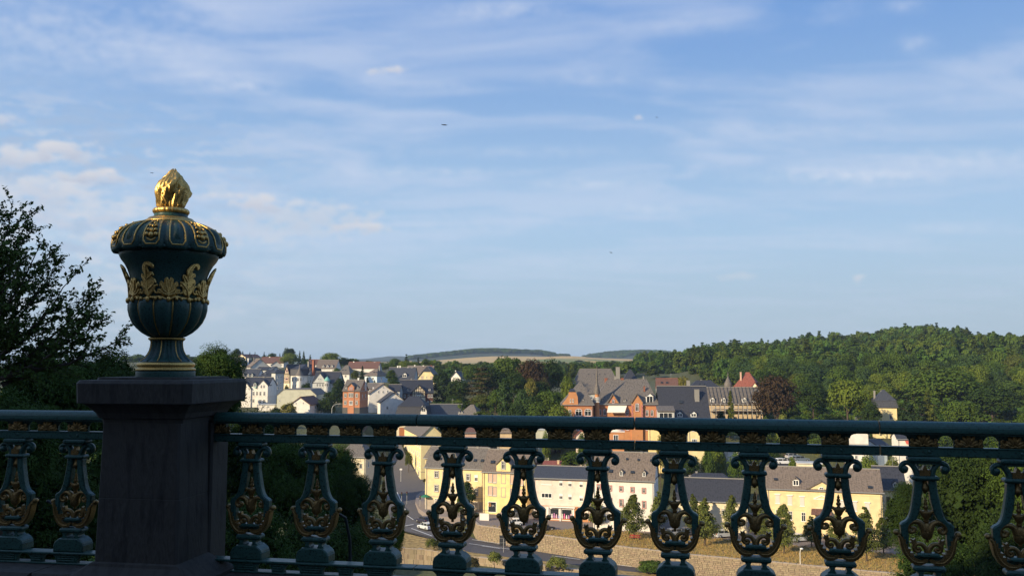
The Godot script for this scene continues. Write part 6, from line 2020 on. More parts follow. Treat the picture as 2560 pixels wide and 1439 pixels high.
# four sloping sides between two level rectangles
func solid_ring(s: Shape, xa: float, za0: float, za1: float, ya: float, xb: float, zb0: float, zb1: float, yb: float):
	var a := [Vector3(-xa, ya, za0), Vector3(xa, ya, za0), Vector3(xa, ya, za1), Vector3(-xa, ya, za1)]
	var b := [Vector3(-xb, yb, zb0), Vector3(xb, yb, zb0), Vector3(xb, yb, zb1), Vector3(-xb, yb, zb1)]
	for i in 4:
		var j := (i + 1) % 4
		s.quad(a[i], a[j], b[j], b[i])
	s.quad(a[3], a[2], a[1], a[0])
	s.quad(b[0], b[1], b[2], b[3])


# ---------- trees ----------
func rand_dir(r: RandomNumberGenerator) -> Vector3:
	var z := r.randf_range(-1, 1)
	var a := r.randf() * TAU
	var q := sqrt(1.0 - z * z)
	return Vector3(q * cos(a), z, q * sin(a))

# one leaf or spray of leaves: a folded diamond
func leaf(s: Shape, p: Vector3, n: Vector3, along: Vector3, size: float):
	var t := (along - n * along.dot(n)).normalized()
	var b := n.cross(t)
	var l := t * size * 0.62
	var w := b * size * 0.36
	var lift := n * size * 0.10
	var a := p - l; var e := p + l
	s.tri(a, p + w + lift + l * 0.1, e)
	s.tri(a, e, p - w + lift + l * 0.1)

# leaves gathered into clumps that fill an envelope; unit: the tree is 1 high, the crown from y0 to 1 and half as wide as "wide"
func crown_shape(seed_by: int, kind: String, wide: float, y0: float, clumps: int, per: int, size: float) -> Shape:
	var r := RandomNumberGenerator.new()
	r.seed = seed_by
	var s := Shape.new()
	s.colored = true
	var mid := Vector3(0, (y0 + 1.0) / 2.0, 0)
	var hy := (1.0 - y0) / 2.0
	for k in clumps:
		var c := Vector3.ZERO
		var rc := 0.0
		var flat := 0.8
		match kind:
			"round":
				var d := rand_dir(r)
				if d.y < -0.5:
					d.y = -d.y
				var q := pow(r.randf(), 0.4)
				c = mid + Vector3(d.x * wide, d.y * hy, d.z * wide) * q * 0.80
				rc = wide * r.randf_range(0.22, 0.40) * (0.72 if size < 0.013 else 1.0)
			"spire":
				var t := pow(r.randf(), 1.1)
				var rad := wide * minf(t / 0.22 + 0.25, 1.0) * (1.0 - maxf(0.0, t - 0.2) / 0.8 * 0.9) * 0.85
				var a := r.randf() * TAU
				var q := pow(r.randf(), 0.4)
				c = Vector3(cos(a) * rad * q, lerpf(y0, 0.975, t), sin(a) * rad * q)
				rc = wide * lerpf(0.34, 0.10, t)
			"oval":
				var t := pow(r.randf(), 0.85)
				var rad := wide * pow(sin(PI * clampf(t * 0.86 + 0.12, 0.0, 1.0)), 0.75) * 0.8
				var a := r.randf() * TAU
				c = Vector3(cos(a) * rad * sqrt(r.randf()), lerpf(y0, 0.95, t), sin(a) * rad * sqrt(r.randf()))
				rc = wide * r.randf_range(0.25, 0.38)
			"cone":
				var t := pow(r.randf(), 1.5)
				var rad := wide * (1.0 - t) * 0.95 + wide * 0.05
				var a := r.randf() * TAU
				var q := sqrt(r.randf())
				c = Vector3(cos(a) * rad * q, lerpf(y0, 0.985, t) - q * 0.03, sin(a) * rad * q)
				rc = wide * lerpf(0.30, 0.10, t)
				flat = 0.55
			"tiers":
				var tier := r.randi() % 8
				var t := (tier + 0.5) / 8.0
				var a := r.randf() * TAU
				var rad := wide * (1.0 - pow(t, 1.8)) * (0.75 + 0.35 * sin(a * 2.0 + tier * 1.9))
				var q := sqrt(r.randf())
				c = Vector3(cos(a) * rad * q, lerpf(y0, 0.96, t) + r.randf_range(-0.015, 0.015), sin(a) * rad * q)
				rc = wide * r.randf_range(0.16, 0.28)
				flat = 0.32
		var hue := r.randf_range(0.78, 1.22) if size > 0.013 else r.randf_range(0.6, 1.45)
		var warm := r.randf_range(-0.10, 0.12)
		for j in per:
			var d := rand_dir(r)
			if d.y < -0.35 and r.randf() < 0.6:
				d.y = -d.y
			var p := c + Vector3(d.x, d.y * flat, d.z) * rc * pow(r.randf(), 0.33)
			var outward := (p - mid)
			outward.y *= 0.6
			outward = outward.normalized()
			var n := (d * 0.5 + outward * 0.55 + Vector3.UP * 0.45 + rand_dir(r) * 0.75).normalized()
			var g := hue * r.randf_range(0.8, 1.2)
			s.tint = Color(g * (1.0 + warm), g, g * (0.95 - warm * 0.5))
			var along := (outward + Vector3.DOWN * 0.4 + rand_dir(r) * 0.8)
			leaf(s, p, n, along, size * r.randf_range(0.65, 1.35))
	if wide > 0.0 and size < 0.013:
		# a dense inside, so that no light shows through a near crown
		for j in 1500:
			var d := rand_dir(r)
			var p := mid + Vector3(d.x * wide, d.y * hy, d.z * wide) * pow(r.randf(), 0.5) * 0.72
			s.tint = Color(0.8, 0.8, 0.8) * r.randf_range(0.7, 1.1)
			leaf(s, p, rand_dir(r), rand_dir(r), 0.07)
	return s

func trunk_shape(seed_by: int, kind: String, wide: float, y0: float, thick: float) -> Shape:
	var r := RandomNumberGenerator.new()
	r.seed = seed_by
	var s := Shape.new()
	var top := 0.9 if kind in ["cone", "oval", "tiers"] else 0.75
	s.tube(PackedVector3Array([Vector3(0, -0.12, 0), Vector3(0, 0.02, 0), Vector3(0.004, y0, 0.003), Vector3(-0.004, lerpf(y0, top, 0.5), 0), Vector3(0, top, 0)]), PackedFloat32Array([thick * 1.5, thick * 1.15, thick * 0.9, thick * 0.55, thick * 0.15]), 7)
	var n := 7
	for k in n:
		var a := k * 2.4 + r.randf()
		var y := lerpf(y0 * 0.9, top * 0.85, k / float(n))
		var reach := wide * 0.7 * (1.0 - k / float(n) * 0.4)
		var up := 0.16 if kind == "round" else 0.06
		var e := Vector3(cos(a) * reach, y + up, sin(a) * reach)
		s.tube(PackedVector3Array([Vector3(0, y, 0), Vector3(cos(a) * reach * 0.5, y + up * 0.65, sin(a) * reach * 0.5), e]), PackedFloat32Array([thick * 0.45, thick * 0.28, thick * 0.08]), 5, Vector3.ZERO, 1.0, false)
	return s

func make_variants():
	var defs := {
		"broad_0": ["round", 0.42, 0.18, 75, 60, 0.042], "broad_1": ["round", 0.46, 0.12, 85, 60, 0.042], "broad_2": ["round", 0.38, 0.16, 70, 60, 0.042], "broad_3": ["round", 0.5, 0.10, 95, 56, 0.042],
		"oval_0": ["oval", 0.27, 0.12, 70, 55, 0.038], "oval_1": ["oval", 0.22, 0.10, 60, 55, 0.036],
		"lime_0": ["spire", 0.30, 0.20, 110, 60, 0.028], "lime_1": ["spire", 0.34, 0.18, 120, 60, 0.028], "lime_2": ["spire", 0.38, 0.20, 130, 60, 0.028],
		"conifer_0": ["cone", 0.24, 0.08, 110, 34, 0.036], "conifer_1": ["cone", 0.30, 0.06, 120, 34, 0.036], "cedar_0": ["tiers", 0.42, 0.12, 110, 44, 0.034],
		"bush_0": ["round", 0.6, 0.0, 40, 70, 0.07], "bush_1": ["round", 0.7, -0.05, 45, 70, 0.06],
		"far_0": ["round", 0.46, 0.05, 30, 30, 0.09], "far_1": ["round", 0.40, 0.05, 28, 30, 0.09], "far_2": ["oval", 0.30, 0.05, 26, 30, 0.085], "far_3": ["round", 0.52, 0.0, 34, 30, 0.095], "far_4": ["cone", 0.26, 0.02, 34, 24, 0.08],
		"near_0": ["round", 0.46, 0.02, 150, 230, 0.0128], "near_1": ["round", 0.52, 0.0, 160, 240, 0.0128], "near_2": ["oval", 0.36, 0.0, 180, 180, 0.0125]}
	var i := 0
	for k in defs:
		var d = defs[k]
		i += 1
		trees[k] = [crown_shape(100 + i * 13, d[0], d[1], d[2], d[3], d[4], d[5]), bake([[trunk_shape(300 + i, d[0], d[1], maxf(d[2], 0.05), 0.022 if not k.begins_with("lime") else 0.016), M.bark]]), d[1]]
		trees[k][0] = bake([[trees[k][0], leaf_mat("leaf_green")]])

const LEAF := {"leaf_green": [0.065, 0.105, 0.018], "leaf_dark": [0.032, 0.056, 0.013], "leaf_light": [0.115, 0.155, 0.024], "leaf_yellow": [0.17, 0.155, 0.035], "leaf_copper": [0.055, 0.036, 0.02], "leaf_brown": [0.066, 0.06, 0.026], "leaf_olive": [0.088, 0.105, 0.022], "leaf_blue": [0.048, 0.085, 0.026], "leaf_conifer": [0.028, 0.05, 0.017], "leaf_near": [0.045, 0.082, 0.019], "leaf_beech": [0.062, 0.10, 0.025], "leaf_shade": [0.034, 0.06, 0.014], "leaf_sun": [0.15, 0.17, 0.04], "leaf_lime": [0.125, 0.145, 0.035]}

func leaf_mat(key: String) -> StandardMaterial3D:
	if not M.has(key):
		var c = LEAF[key]
		var m := mat(key, lin(c[0], c[1], c[2]), 0.7)
		m.metallic_specular = 0.18
		m.vertex_color_use_as_albedo = true
		m.backlight_enabled = true
		m.backlight = Color(0.42, 0.5, 0.2)
	return M[key]

# a tree of a kind, its crown "wide" metres across and "high" metres high
func plant(called: String, label: String, variant: String, tint: String, foot: Vector3, high: float, wide: float, group := "", category := "tree") -> Node3D:
	var t = trees[variant]
	var o := thing(called, label, category, foot, rng.randf() * TAU, group)
	var sc := Vector3(wide / (2.0 * t[2]), high, wide / (2.0 * t[2]))
	var b := Transform3D(Basis.from_scale(sc), Vector3.ZERO)
	piece("trunk", t[1], o, b)
	var c := piece("crown", t[0], o, b)
	if tint != "leaf_green":
		c.material_override = leaf_mat(tint)
	return o

# placed by what the photograph shows: middle, top of the crown, width, distance; it stands on the land there
func plant_at(called: String, label: String, variant: String, tint: String, px: float, top: float, wpx: float, Z: float, foot_y := 999.0, group := "", category := "tree") -> Node3D:
	var p := at(px, top, Z)
	var f := Vector3(p.x, land(p.x, p.z) - 0.4 if foot_y > 900.0 else foot_y, p.z)
	return plant(called, label, variant, tint, f, maxf(p.y - f.y, 1.0), wpx * Z / FOCAL, group, category)

func make_trees():
	make_variants()
	near_trees()
	park_trees()
	lawn_trees()
	town_trees()
	slope_trees()
	woods()

func park_trees():
	for q in [
		["yew_tree", "dark conical yew at the left end of the park, beside the yellow clipped gable", "oval_0", "leaf_conifer", 1107, 928, 58, 345],
		["park_tree", "dark green broad tree low at the left of the park", "broad_1", "leaf_dark", 1148, 944, 76, 338],
		["cedar_tree", "large brownish cedar with flat tiers in the middle of the park", "cedar_0", "leaf_brown", 1205, 912, 104, 322],
		["park_tree", "tallest sunlit green tree at the top of the park", "broad_0", "leaf_green", 1272, 882, 92, 345],
		["copper_beech", "round copper beech at the top of the park, right of the tallest green tree", "broad_3", "leaf_copper", 1328, 894, 88, 325],
		["park_tree", "dark round tree right behind the copper beech of the park", "broad_1", "leaf_dark", 1374, 896, 78, 338],
		["park_tree", "yellowish small tree before the copper beech of the park", "broad_2", "leaf_yellow", 1328, 944, 44, 296],
		["birch_tree", "slender upright tree in the front of the park", "oval_1", "leaf_blue", 1262, 946, 48, 276],
		["park_tree", "low green tree left of the slender upright tree in the park", "broad_2", "leaf_green", 1238, 972, 46, 300],
		["park_tree", "bushy green tree in the front middle of the park", "broad_1", "leaf_blue", 1312, 972, 76, 270],
		["park_tree", "broad green tree in the park left of the brick wing", "broad_0", "leaf_green", 1376, 966, 84, 274],
		["park_tree", "lit green tree rising directly behind the curved brick gable", "broad_2", "leaf_light", 1421, 938, 46, 292],
		["park_tree", "sunlit shrubby tree at the foot of the curved brick gable", "broad_3", "leaf_light", 1398, 1008, 72, 246],
		["park_tree", "dark tree behind the cedar tiers of the park", "broad_3", "leaf_dark", 1222, 914, 100, 335],
		["park_tree", "dark tree filling the middle of the park between cedar and copper beech", "broad_1", "leaf_dark", 1285, 930, 80, 315],
		["park_tree", "dark tree right in the middle of the park, below the copper beech", "broad_3", "leaf_dark", 1345, 950, 80, 300],
		["park_tree", "small brown leaved tree right of the yellowish park tree", "broad_2", "leaf_brown", 1364, 942, 34, 302],
		["park_tree", "green tree at the back left of the park before the wheat field", "broad_0", "leaf_green", 1178, 906, 52, 380],
		["park_tree", "dark small tree at the bottom left of the park above the slate roofs", "broad_3", "leaf_dark", 1140, 985, 62, 334],
		["park_tree", "olive tree at the bottom of the cedar", "broad_1", "leaf_olive", 1205, 985, 60, 312],
		["park_tree", "dark tree at the lower edge of the park just above the handrail", "broad_1", "leaf_dark", 1290, 1005, 70, 258],
		["park_tree", "green tree above the handrail left of the shrubby tree at the brick gable", "broad_3", "leaf_green", 1345, 1000, 70, 258],
		["copper_beech", "large dark copper beech right of the ochre house with balcony", "broad_3", "leaf_copper", 1940, 934, 122, 262],
		["chestnut_tree", "tall sunlit chestnut left of the yellow pavilion", "broad_0", "leaf_light", 2116, 936, 104, 270],
		["dark_tree", "dark green tree between the copper beech and the sunlit chestnut", "broad_1", "leaf_dark", 2032, 955, 96, 292],
		["dark_tree", "low dark tree at the left foot of the yellow pavilion", "broad_2", "leaf_dark", 2178, 1003, 56, 256],
		["spruce_tree", "dark spruce at the right side of the yellow pavilion", "conifer_1", "leaf_conifer", 2266, 970, 72, 256],
		["spruce_tree", "second dark spruce right of the pavilion, a little lower", "conifer_0", "leaf_conifer", 2300, 992, 52, 250],
		["broad_tree", "huge broad tree with sunlit top right of the pavilion", "broad_3", "leaf_green", 2352, 916, 190, 300],
		["spruce_tree", "sunlit olive conifer in front of the huge broad tree", "conifer_1", "leaf_olive", 2318, 978, 66, 262],
		["broad_tree", "dark broad tree at the right end of the handrail", "broad_1", "leaf_dark", 2478, 962, 150, 282],
		["broad_tree", "green tree low before the huge broad tree", "broad_0", "leaf_green", 2400, 992, 100, 256],
		["edge_tree", "tall dark tree cut off by the right picture edge", "near_2", "leaf_dark", 2592, 872, 100, 180],
		["broad_tree", "sunlit green crown low at the right picture edge above the handrail", "near_1", "leaf_green", 2556, 1000, 90, 160],
		["spruce_tree", "sunlit conifer in front of the ochre house with balcony", "conifer_0", "leaf_olive", 1826, 975, 38, 258],
		["dark_tree", "small dark tree at the left foot of the ochre house", "broad_2", "leaf_dark", 1803, 1026, 28, 256],
		["shrub", "light green shrub just above the handrail below the large copper beech", "bush_0", "leaf_sun", 1957, 1030, 46, 244],
		["shrub", "smaller light green shrub left of the one below the large copper beech", "bush_1", "leaf_light", 1908, 1036, 34, 244],
		["light_tree", "yellowish green tree behind the navy hipped roof", "broad_0", "leaf_yellow", 1708, 936, 46, 350],
		["dark_tree", "dark tree between red roof and copper beech", "broad_1", "leaf_dark", 1900, 975, 50, 290]]:
		plant_at(q[0], q[1], q[2], q[3], q[4], q[5], q[6], q[7])

func lawn_trees():
	var n := 0
	for q in [[1585, 1348, 1229, 84, "lime_2", "lawn tree in front of the tall white house, the nearer of its pair"], [1763, 1365, 1237, 76, "lime_0", "lawn tree in front of the long dark slate roof, nearest to the wall there"], [1961, 1384, 1253, 84, "lime_2", "lawn tree before the left end of the long yellow house"], [2168, 1404, 1258, 84, "lime_1", "lawn tree before the right end of the long yellow house"],
		[1556, 1322, 1220, 66, "lime_1", "lawn tree just behind the red bench tree, before the tall white house"], [1648, 1330, 1221, 56, "lime_1", "lawn tree at the shaded gable of the tall white house"], [1735, 1338, 1228, 54, "lime_0", "slim lawn tree at the left of the long dark slate roof"], [1832, 1345, 1231, 66, "lime_2", "lawn tree beside the dark window of the low cream building"],
		[1494, 1322, 1225, 56, "lime_0", "leftmost lawn tree, at the left end of the tall white house"], [2030, 1366, 1282, 60, "lime_1", "low lawn tree before the canopy of the long yellow house"], [1905, 1352, 1262, 60, "lime_1", "lawn tree at the corner left of the long yellow house"], [2095, 1380, 1275, 60, "lime_0", "lawn tree before the middle right of the long yellow house"], [2210, 1385, 1285, 70, "lime_2", "lawn tree below the shaded balcony"]]:
		var f := on_level(q[0], q[1], PLAZA)
		var top := at(q[0], q[2], -f.z)
		plant("lawn_tree", q[5], q[4], "leaf_lime" if n % 3 else "leaf_olive", f, top.y - f.y, q[3] * -f.z / FOCAL, "clipped young trees on the lawn")
		n += 1
	plant_at("street_tree", "dark narrow tree in front of the yellow corner house", "oval_0", "leaf_dark", 1170, 1203, 48, 207, -35.3)
	plant_at("street_tree", "small bright tree left of the dark narrow tree at the corner house", "lime_1", "leaf_light", 1146, 1240, 22, 204, -35.3)
	plant_at("street_tree", "small bush tree beside the long tall cream building", "broad_2", "leaf_olive", 1022, 1128, 22, 268)
	plant_at("flower_basket", "dark leafy planting on the corner of the yellow house", "bush_0", "leaf_brown", 1065, 1195, 18, 216, -29.5, "", "plant")

func town_trees():
	var far_labels := " conifer from the left in the dark row on the left skyline"
	var n := 0
	for q in [[580, 877, 14, 0], [606, 877, 16, 0], [624, 879, 11, 0], [637, 879, 14, 0], [660, 879, 14, 0], [672, 882, 14, 0], [689, 883, 16, 0], [699, 882, 14, 0], [706, 885, 12, 0], [712, 884, 12, 0]]:
		plant_at("skyline_conifer", ORDINAL[n] + far_labels, "conifer_1", "leaf_conifer", q[0], q[1], q[2], 660, 999.0, "conifers along the left skyline")
		n += 1
	for q in [
		["skyline_tree", "round dark tree at the left end of the skyline conifers", "broad_2", "leaf_dark", 592, 870, 26, 650],
		["skyline_tree", "dark treetop above the urn foot at the far left of the skyline", "broad_1", "leaf_dark", 552, 872, 36, 600],
		["pine_tree", "big dark pine on the skyline above the timbered villa", "broad_0", "leaf_conifer", 722, 866, 36, 600],
		["skyline_tree", "sunlit round tree below the big dark pine", "broad_3", "leaf_light", 727, 881, 54, 560],
		["skyline_conifer", "dark spire shaped conifer right of the sunlit round tree", "conifer_1", "leaf_conifer", 749, 876, 16, 570],
		["skyline_conifer", "thin pale conifer on the skyline, second right of the sunlit round tree", "conifer_0", "leaf_blue", 759, 877, 16, 590],
		["skyline_conifer", "small bluish conifer right of the thin pale conifer", "conifer_1", "leaf_blue", 775, 886, 20, 580],
		["skyline_tree", "sunlit broad tree above the three dormer roof", "broad_3", "leaf_light", 828, 880, 54, 560],
		["skyline_tree", "dark tree falling off right of the sunlit broad tree", "broad_1", "leaf_dark", 862, 894, 40, 570],
		["garden_conifer", "dark tall conifer left of the pale blue house", "conifer_0", "leaf_conifer", 906, 914, 22, 425],
		["garden_tree", "green bushy tree left of the dark tall conifer", "broad_2", "leaf_olive", 887, 926, 26, 415],
		["garden_tree", "oval green tree right of the pale blue house", "oval_0", "leaf_green", 978, 924, 34, 400],
		["garden_conifer", "small dark conifer below the pale blue house", "conifer_1", "leaf_conifer", 919, 943, 15, 390],
		["garden_conifer", "second small dark conifer below the pale blue house", "conifer_1", "leaf_conifer", 936, 949, 18, 385],
		["garden_tree", "dark tree mass left of the orange brick house", "broad_1", "leaf_dark", 836, 972, 58, 318],
		["garden_tree", "lower dark tree left of the orange brick house, above the curved lamp", "broad_3", "leaf_dark", 815, 992, 50, 308],
		["garden_tree", "dark tree beside the copper green turret", "broad_2", "leaf_dark", 848, 944, 40, 350],
		["garden_tree", "dark pointed shrub in front of the timbered villa", "bush_0", "leaf_dark", 766, 953, 32, 345],
		["garden_tree", "green shrub at the corner of the timbered villa", "bush_1", "leaf_olive", 716, 958, 18, 350],
		["garden_tree", "yellowish shrub tree just above the handrail beside the small white house", "bush_0", "leaf_yellow", 722, 1004, 46, 296],
		["garden_tree", "dark shrub at the handrail left of the yellowish shrub tree", "bush_1", "leaf_dark", 690, 1016, 40, 296],
		["garden_tree", "green garden tree right of the grey house with white gable", "broad_2", "leaf_green", 868, 962, 30, 365],
		["skyline_tree", "green tree behind the white gable end of the long brown roof", "broad_0", "leaf_green", 962, 908, 30, 560],
		["skyline_tree", "sunlit broad tree left of the lone spruce on the skyline", "broad_3", "leaf_green", 988, 894, 36, 540],
		["spruce_tree", "lone dark spruce on the skyline before the wooded hill", "conifer_1", "leaf_conifer", 1016, 884, 28, 545],
		["skyline_tree", "light green tree below the lone spruce", "broad_3", "leaf_light", 1012, 900, 38, 520],
		["skyline_tree", "pale green tree right of the lone spruce", "broad_1", "leaf_light", 1032, 903, 34, 530],
		["skyline_conifer", "dark conifer right end of the skyline trees before the wooded hill", "conifer_1", "leaf_conifer", 1045, 892, 24, 545],
		["garden_tree", "dark tree right of the yellow clipped gable", "broad_2", "leaf_conifer", 1092, 934, 26, 380],
		["garden_tree", "green tree filling the gap above the dark half timbered roof", "broad_1", "leaf_dark", 985, 945, 40, 365],
		["garden_tree", "olive tree between the round dormers and the black hipped roof", "broad_2", "leaf_olive", 710, 940, 26, 430],
		["garden_tree", "tree before the white dormer row at the right", "broad_3", "leaf_green", 842, 918, 28, 455]]:
		plant_at(q[0], q[1], q[2], q[3], q[4], q[5], q[6], q[7])
	for q in [[1447, 899, 26, 1300, "lone round tree in the wheat fields"], [1473, 901, 9, 1500, "small dark bush far out in the fields, left one"], [1490, 900, 8, 1550, "small dark bush far out in the fields, right one"], [1455, 906, 20, 1250, "second field tree just right of the lone round one"]]:
		plant_at("field_tree", q[4], "far_3", "leaf_dark", q[0], q[1], q[2], q[3])
	for k in 9:
		plant_at("hedge_bush", ORDINAL[k] + " bush from the left in the hedge across the wheat field", "far_3", "leaf_dark", 1398 + k * 5.2, 907 + k * 0.4, 9, 1350 - k * 10, 999.0, "hedge in the wheat field")

func slope_trees():
	var n := 0
	for q in [[1345, 1112, 56, 248, "leaf_green"], [1388, 1108, 70, 246, "leaf_light"], [1432, 1126, 76, 238, "leaf_green"], [1400, 1148, 56, 228, "leaf_light"], [1462, 1112, 54, 244, "leaf_brown"], [1480, 1150, 46, 230, "leaf_olive"],
		[1535, 1106, 70, 240, "leaf_light"], [1580, 1104, 80, 242, "leaf_green"], [1630, 1110, 60, 240, "leaf_olive"], [1690, 1108, 60, 236, "leaf_olive"], [1745, 1102, 74, 238, "leaf_green"], [1785, 1112, 60, 232, "leaf_light"], [1725, 1130, 60, 226, "leaf_dark"], [1845, 1126, 60, 226, "leaf_green"], [1880, 1120, 46, 228, "leaf_olive"],
		[1937, 1072, 44, 246, "leaf_light"], [2040, 1074, 52, 248, "leaf_dark"], [1930, 1106, 60, 236, "leaf_dark"], [1983, 1140, 30, 214, "leaf_light"], [2055, 1108, 50, 236, "leaf_yellow"], [2110, 1112, 50, 232, "leaf_olive"], [2170, 1136, 56, 216, "leaf_light"], [2232, 1140, 50, 214, "leaf_sun"], [2290, 1090, 60, 226, "leaf_dark"], [2330, 1070, 90, 236, "leaf_green"], [2430, 1070, 110, 230, "leaf_green"], [2520, 1060, 100, 226, "leaf_dark"],
		[1205, 1110, 50, 244, "leaf_dark"], [1240, 1118, 44, 240, "leaf_dark"], [1300, 1112, 50, 246, "leaf_dark"], [1825, 1078, 50, 250, "leaf_dark"], [1455, 1076, 30, 236, "leaf_green"], [1290, 1078, 30, 234, "leaf_olive"], [1365, 1076, 26, 236, "leaf_light"], [1650, 1086, 28, 226, "leaf_yellow"], [985, 1112, 30, 300, "leaf_green"], [1000, 1104, 26, 320, "leaf_olive"], [1770, 1126, 40, 226, "leaf_green"], [1890, 1160, 30, 212, "leaf_olive"], [2270, 1205, 60, 176, "leaf_light"]]:
		plant_at("slope_tree", slope_label(q[0], q[4]), "broad_%d" % (n % 4), q[4], q[0], q[1], q[2], q[3], 999.0, "trees on the slope behind the front row")
		n += 1
	# bushes on the near river wall and the verge
	for q in [[1236, 1386, 38, -38.6, "leaf_sun", "bright yellow green tuft on the lower wall, left of the dark sign post"], [1392, 1400, 56, -38.6, "leaf_sun", "bright bush on the lower wall left of the white house baluster"], [1630, 1410, 76, -38.8, "leaf_green", "green bush on the lower wall at the bottom middle"], [1690, 1418, 60, -38.9, "leaf_green", "second green bush on the lower wall, right of the first"], [1800, 1408, 90, -39, "leaf_green", "wide green bush on the lower wall at the bottom right"], [1860, 1402, 60, -39, "leaf_light", "lighter bush at the right of the wide green one"], [1085, 1350, 46, -38.0, "leaf_olive", "olive bush on the verge left of the main road"], [1325, 1402, 30, -38.6, "leaf_dark", "small dark bush on the lower wall"], [1180, 1400, 40, -38.6, "leaf_brown", "dry brown bush on the lower wall"], [1480, 1418, 36, -38.7, "leaf_light", "small light bush on the lower wall by the tall white house"], [2080, 1424, 80, -39, "leaf_olive", "olive bush on the lower wall at the far right"]]:
		var f := on_level(q[0], q[1] + 26.0, q[3])
		plant("wall_bush", q[5], "bush_%d" % (int(q[0]) % 2), q[4], f + Vector3(0, -0.3, 0), 3.0, q[2] * -f.z / FOCAL, "", "bush")

const ORDINAL := ["first", "second", "third", "fourth", "fifth", "sixth", "seventh", "eighth", "ninth", "tenth", "eleventh", "twelfth", "thirteenth", "fourteenth"]
var slope_count := {}

func slope_label(px: float, tint: String) -> String:
	var where := "right of the long yellow house"
	for e in [[1330, "behind the yellow street houses"], [1478, "behind the white shop block"], [1680, "behind the tall white house"], [1900, "behind the long dark slate roof"], [2190, "above the long yellow house"]]:
		if px < e[0]:
			where = e[1]
			break
	var look: String = {"leaf_green": "green", "leaf_light": "sunlit green", "leaf_dark": "dark green", "leaf_olive": "olive", "leaf_brown": "brownish", "leaf_yellow": "yellowish", "leaf_sun": "bright yellow green"}[tint]
	var key := where + look
	slope_count[key] = slope_count.get(key, -1) + 1
	var k: int = slope_count[key]
	return "%s tree on the slope %s%s" % [look, where, "" if k == 0 else ", %s of that colour" % ORDINAL[k]]

func woods():
	# the wooded hill on the right: the nearest trees one by one, the rest as one mass
	var spots := []
	var cell := {}
	var tries := 0
	while tries < 16000:
		tries += 1
		var px := rng.randf_range(1590, 2850)
		var lo := 345.0 if px > 1900 else lerpf(660.0, 345.0, clampf((px - 1600) / 300.0, 0.0, 1.0))
		var Z := sqrt(rng.randf_range(lo * lo, 900.0 * 900.0))
		var p := Vector3((px - 1280) / FOCAL * Z, 0, -Z)
		var key := Vector2i(int(p.x / 8.0), int(p.z / 8.0))
		if cell.has(key):
			continue
		cell[key] = true
		p.y = land(p.x, p.z) - 0.8
		spots.append(p)
	spots.sort_custom(func(a, b): return a.length_squared() < b.length_squared())
	var tints := ["leaf_green", "leaf_dark", "leaf_blue", "leaf_green", "leaf_olive", "leaf_dark", "leaf_light", "leaf_green", "leaf_blue"]
	var single := 150
	for i in mini(single, spots.size()):
		plant("forest_tree", "green tree at the front of the wood on the right hill", "broad_%d" % (i % 4), tints[rng.randi() % tints.size()], spots[i], rng.randf_range(9, 17), rng.randf_range(7.5, 14.0), "front trees of the wooded hill")
	scatter("wooded_hill", "dense green mixed wood covering the hill on the right", spots.slice(single), ["far_0", "far_1", "far_2", "far_3", "far_4"], 8.5, 17.0, 7.0, 14.5)
	# undergrowth of the park and of the foot of the hill
	var low := []
	for k in 900:
		var right := k % 3 != 0
		var px := rng.randf_range(1890, 2750) if right else rng.randf_range(1075, 1435)
		var Z := rng.randf_range(246, 352) if right else rng.randf_range(258, 350)
		if right and px > 2160 and px < 2260 and Z < 285:
			continue
		var p := Vector3((px - 1280) / FOCAL * Z, 0, -Z)
		p.y = land(p.x, p.z) - 0.8
		low.append(p)
	scatter("undergrowth", "dense shrubs under the trees of the park and along the foot of the hill", low, ["far_3", "bush_0", "far_0"], 2.5, 5.5, 4.0, 7.0)
	# the wooded castle slope below the terrace
	low = []
	for k in 420:
		var px := rng.randf_range(-1500, 590)
		var Z := rng.randf_range(70, 330)
		var p := Vector3((px - 1280) / FOCAL * Z, 0, -Z)
		p.y = land(p.x, p.z) - 1.0
		low.append(p)
	scatter("castle_slope_wood", "dark wood on the slope left below the terrace", low, ["far_0", "far_3", "far_1", "far_2"], 7.0, 12.0, 7.0, 12.0)
	# far woods on the skyline hills
	var far := []
	for k in 2600:
		var px := rng.randf_range(1025, 1422)
		var Z := rng.randf_range(2560, 2960)
		if px > 1290 and Z < 2660 + (px - 1290) * 0.4:
			continue
		var p := Vector3((px - 1280) / FOCAL * Z, 0, -Z)
		p.y = land(p.x, p.z) - 4.0
		far.append(p)
	scatter("far_wood", "distant dark wood on the hill behind the wheat fields", far, ["far_0", "far_3", "far_1"], 13, 19, 16, 24)
	far = []
	for k in 1500:
		var px := rng.randf_range(1462, 1800)
		var Z := rng.randf_range(2950, 3350)
		var p := Vector3((px - 1280) / FOCAL * Z, 0, -Z)
		p.y = land(p.x, p.z) - 4.0
		far.append(p)
	scatter("farther_wood", "second distant wood between the fields and the right hill", far, ["far_0", "far_3", "far_1"], 13, 19, 18, 26)
	# scattered trees between the town and the fields
	far = []
	for k in 420:
		var px := rng.randf_range(1060, 1640)
		var Z := rng.randf_range(470, 980)
		var p := Vector3((px - 1280) / FOCAL * Z, 0, -Z)
		p.y = land(p.x, p.z) - 0.8
		far.append(p)
	for k in 160:
		var px := rng.randf_range(300, 1060)
		var Z := rng.randf_range(640, 900)
		var p := Vector3((px - 1280) / FOCAL * Z, 0, -Z)
		p.y = land(p.x, p.z) - 2.5
		far.append(p)
	scatter("orchard_belt", "belt of trees and gardens between the town and the fields", far, ["far_0", "far_3", "far_1", "far_2"], 6, 10, 7, 12)

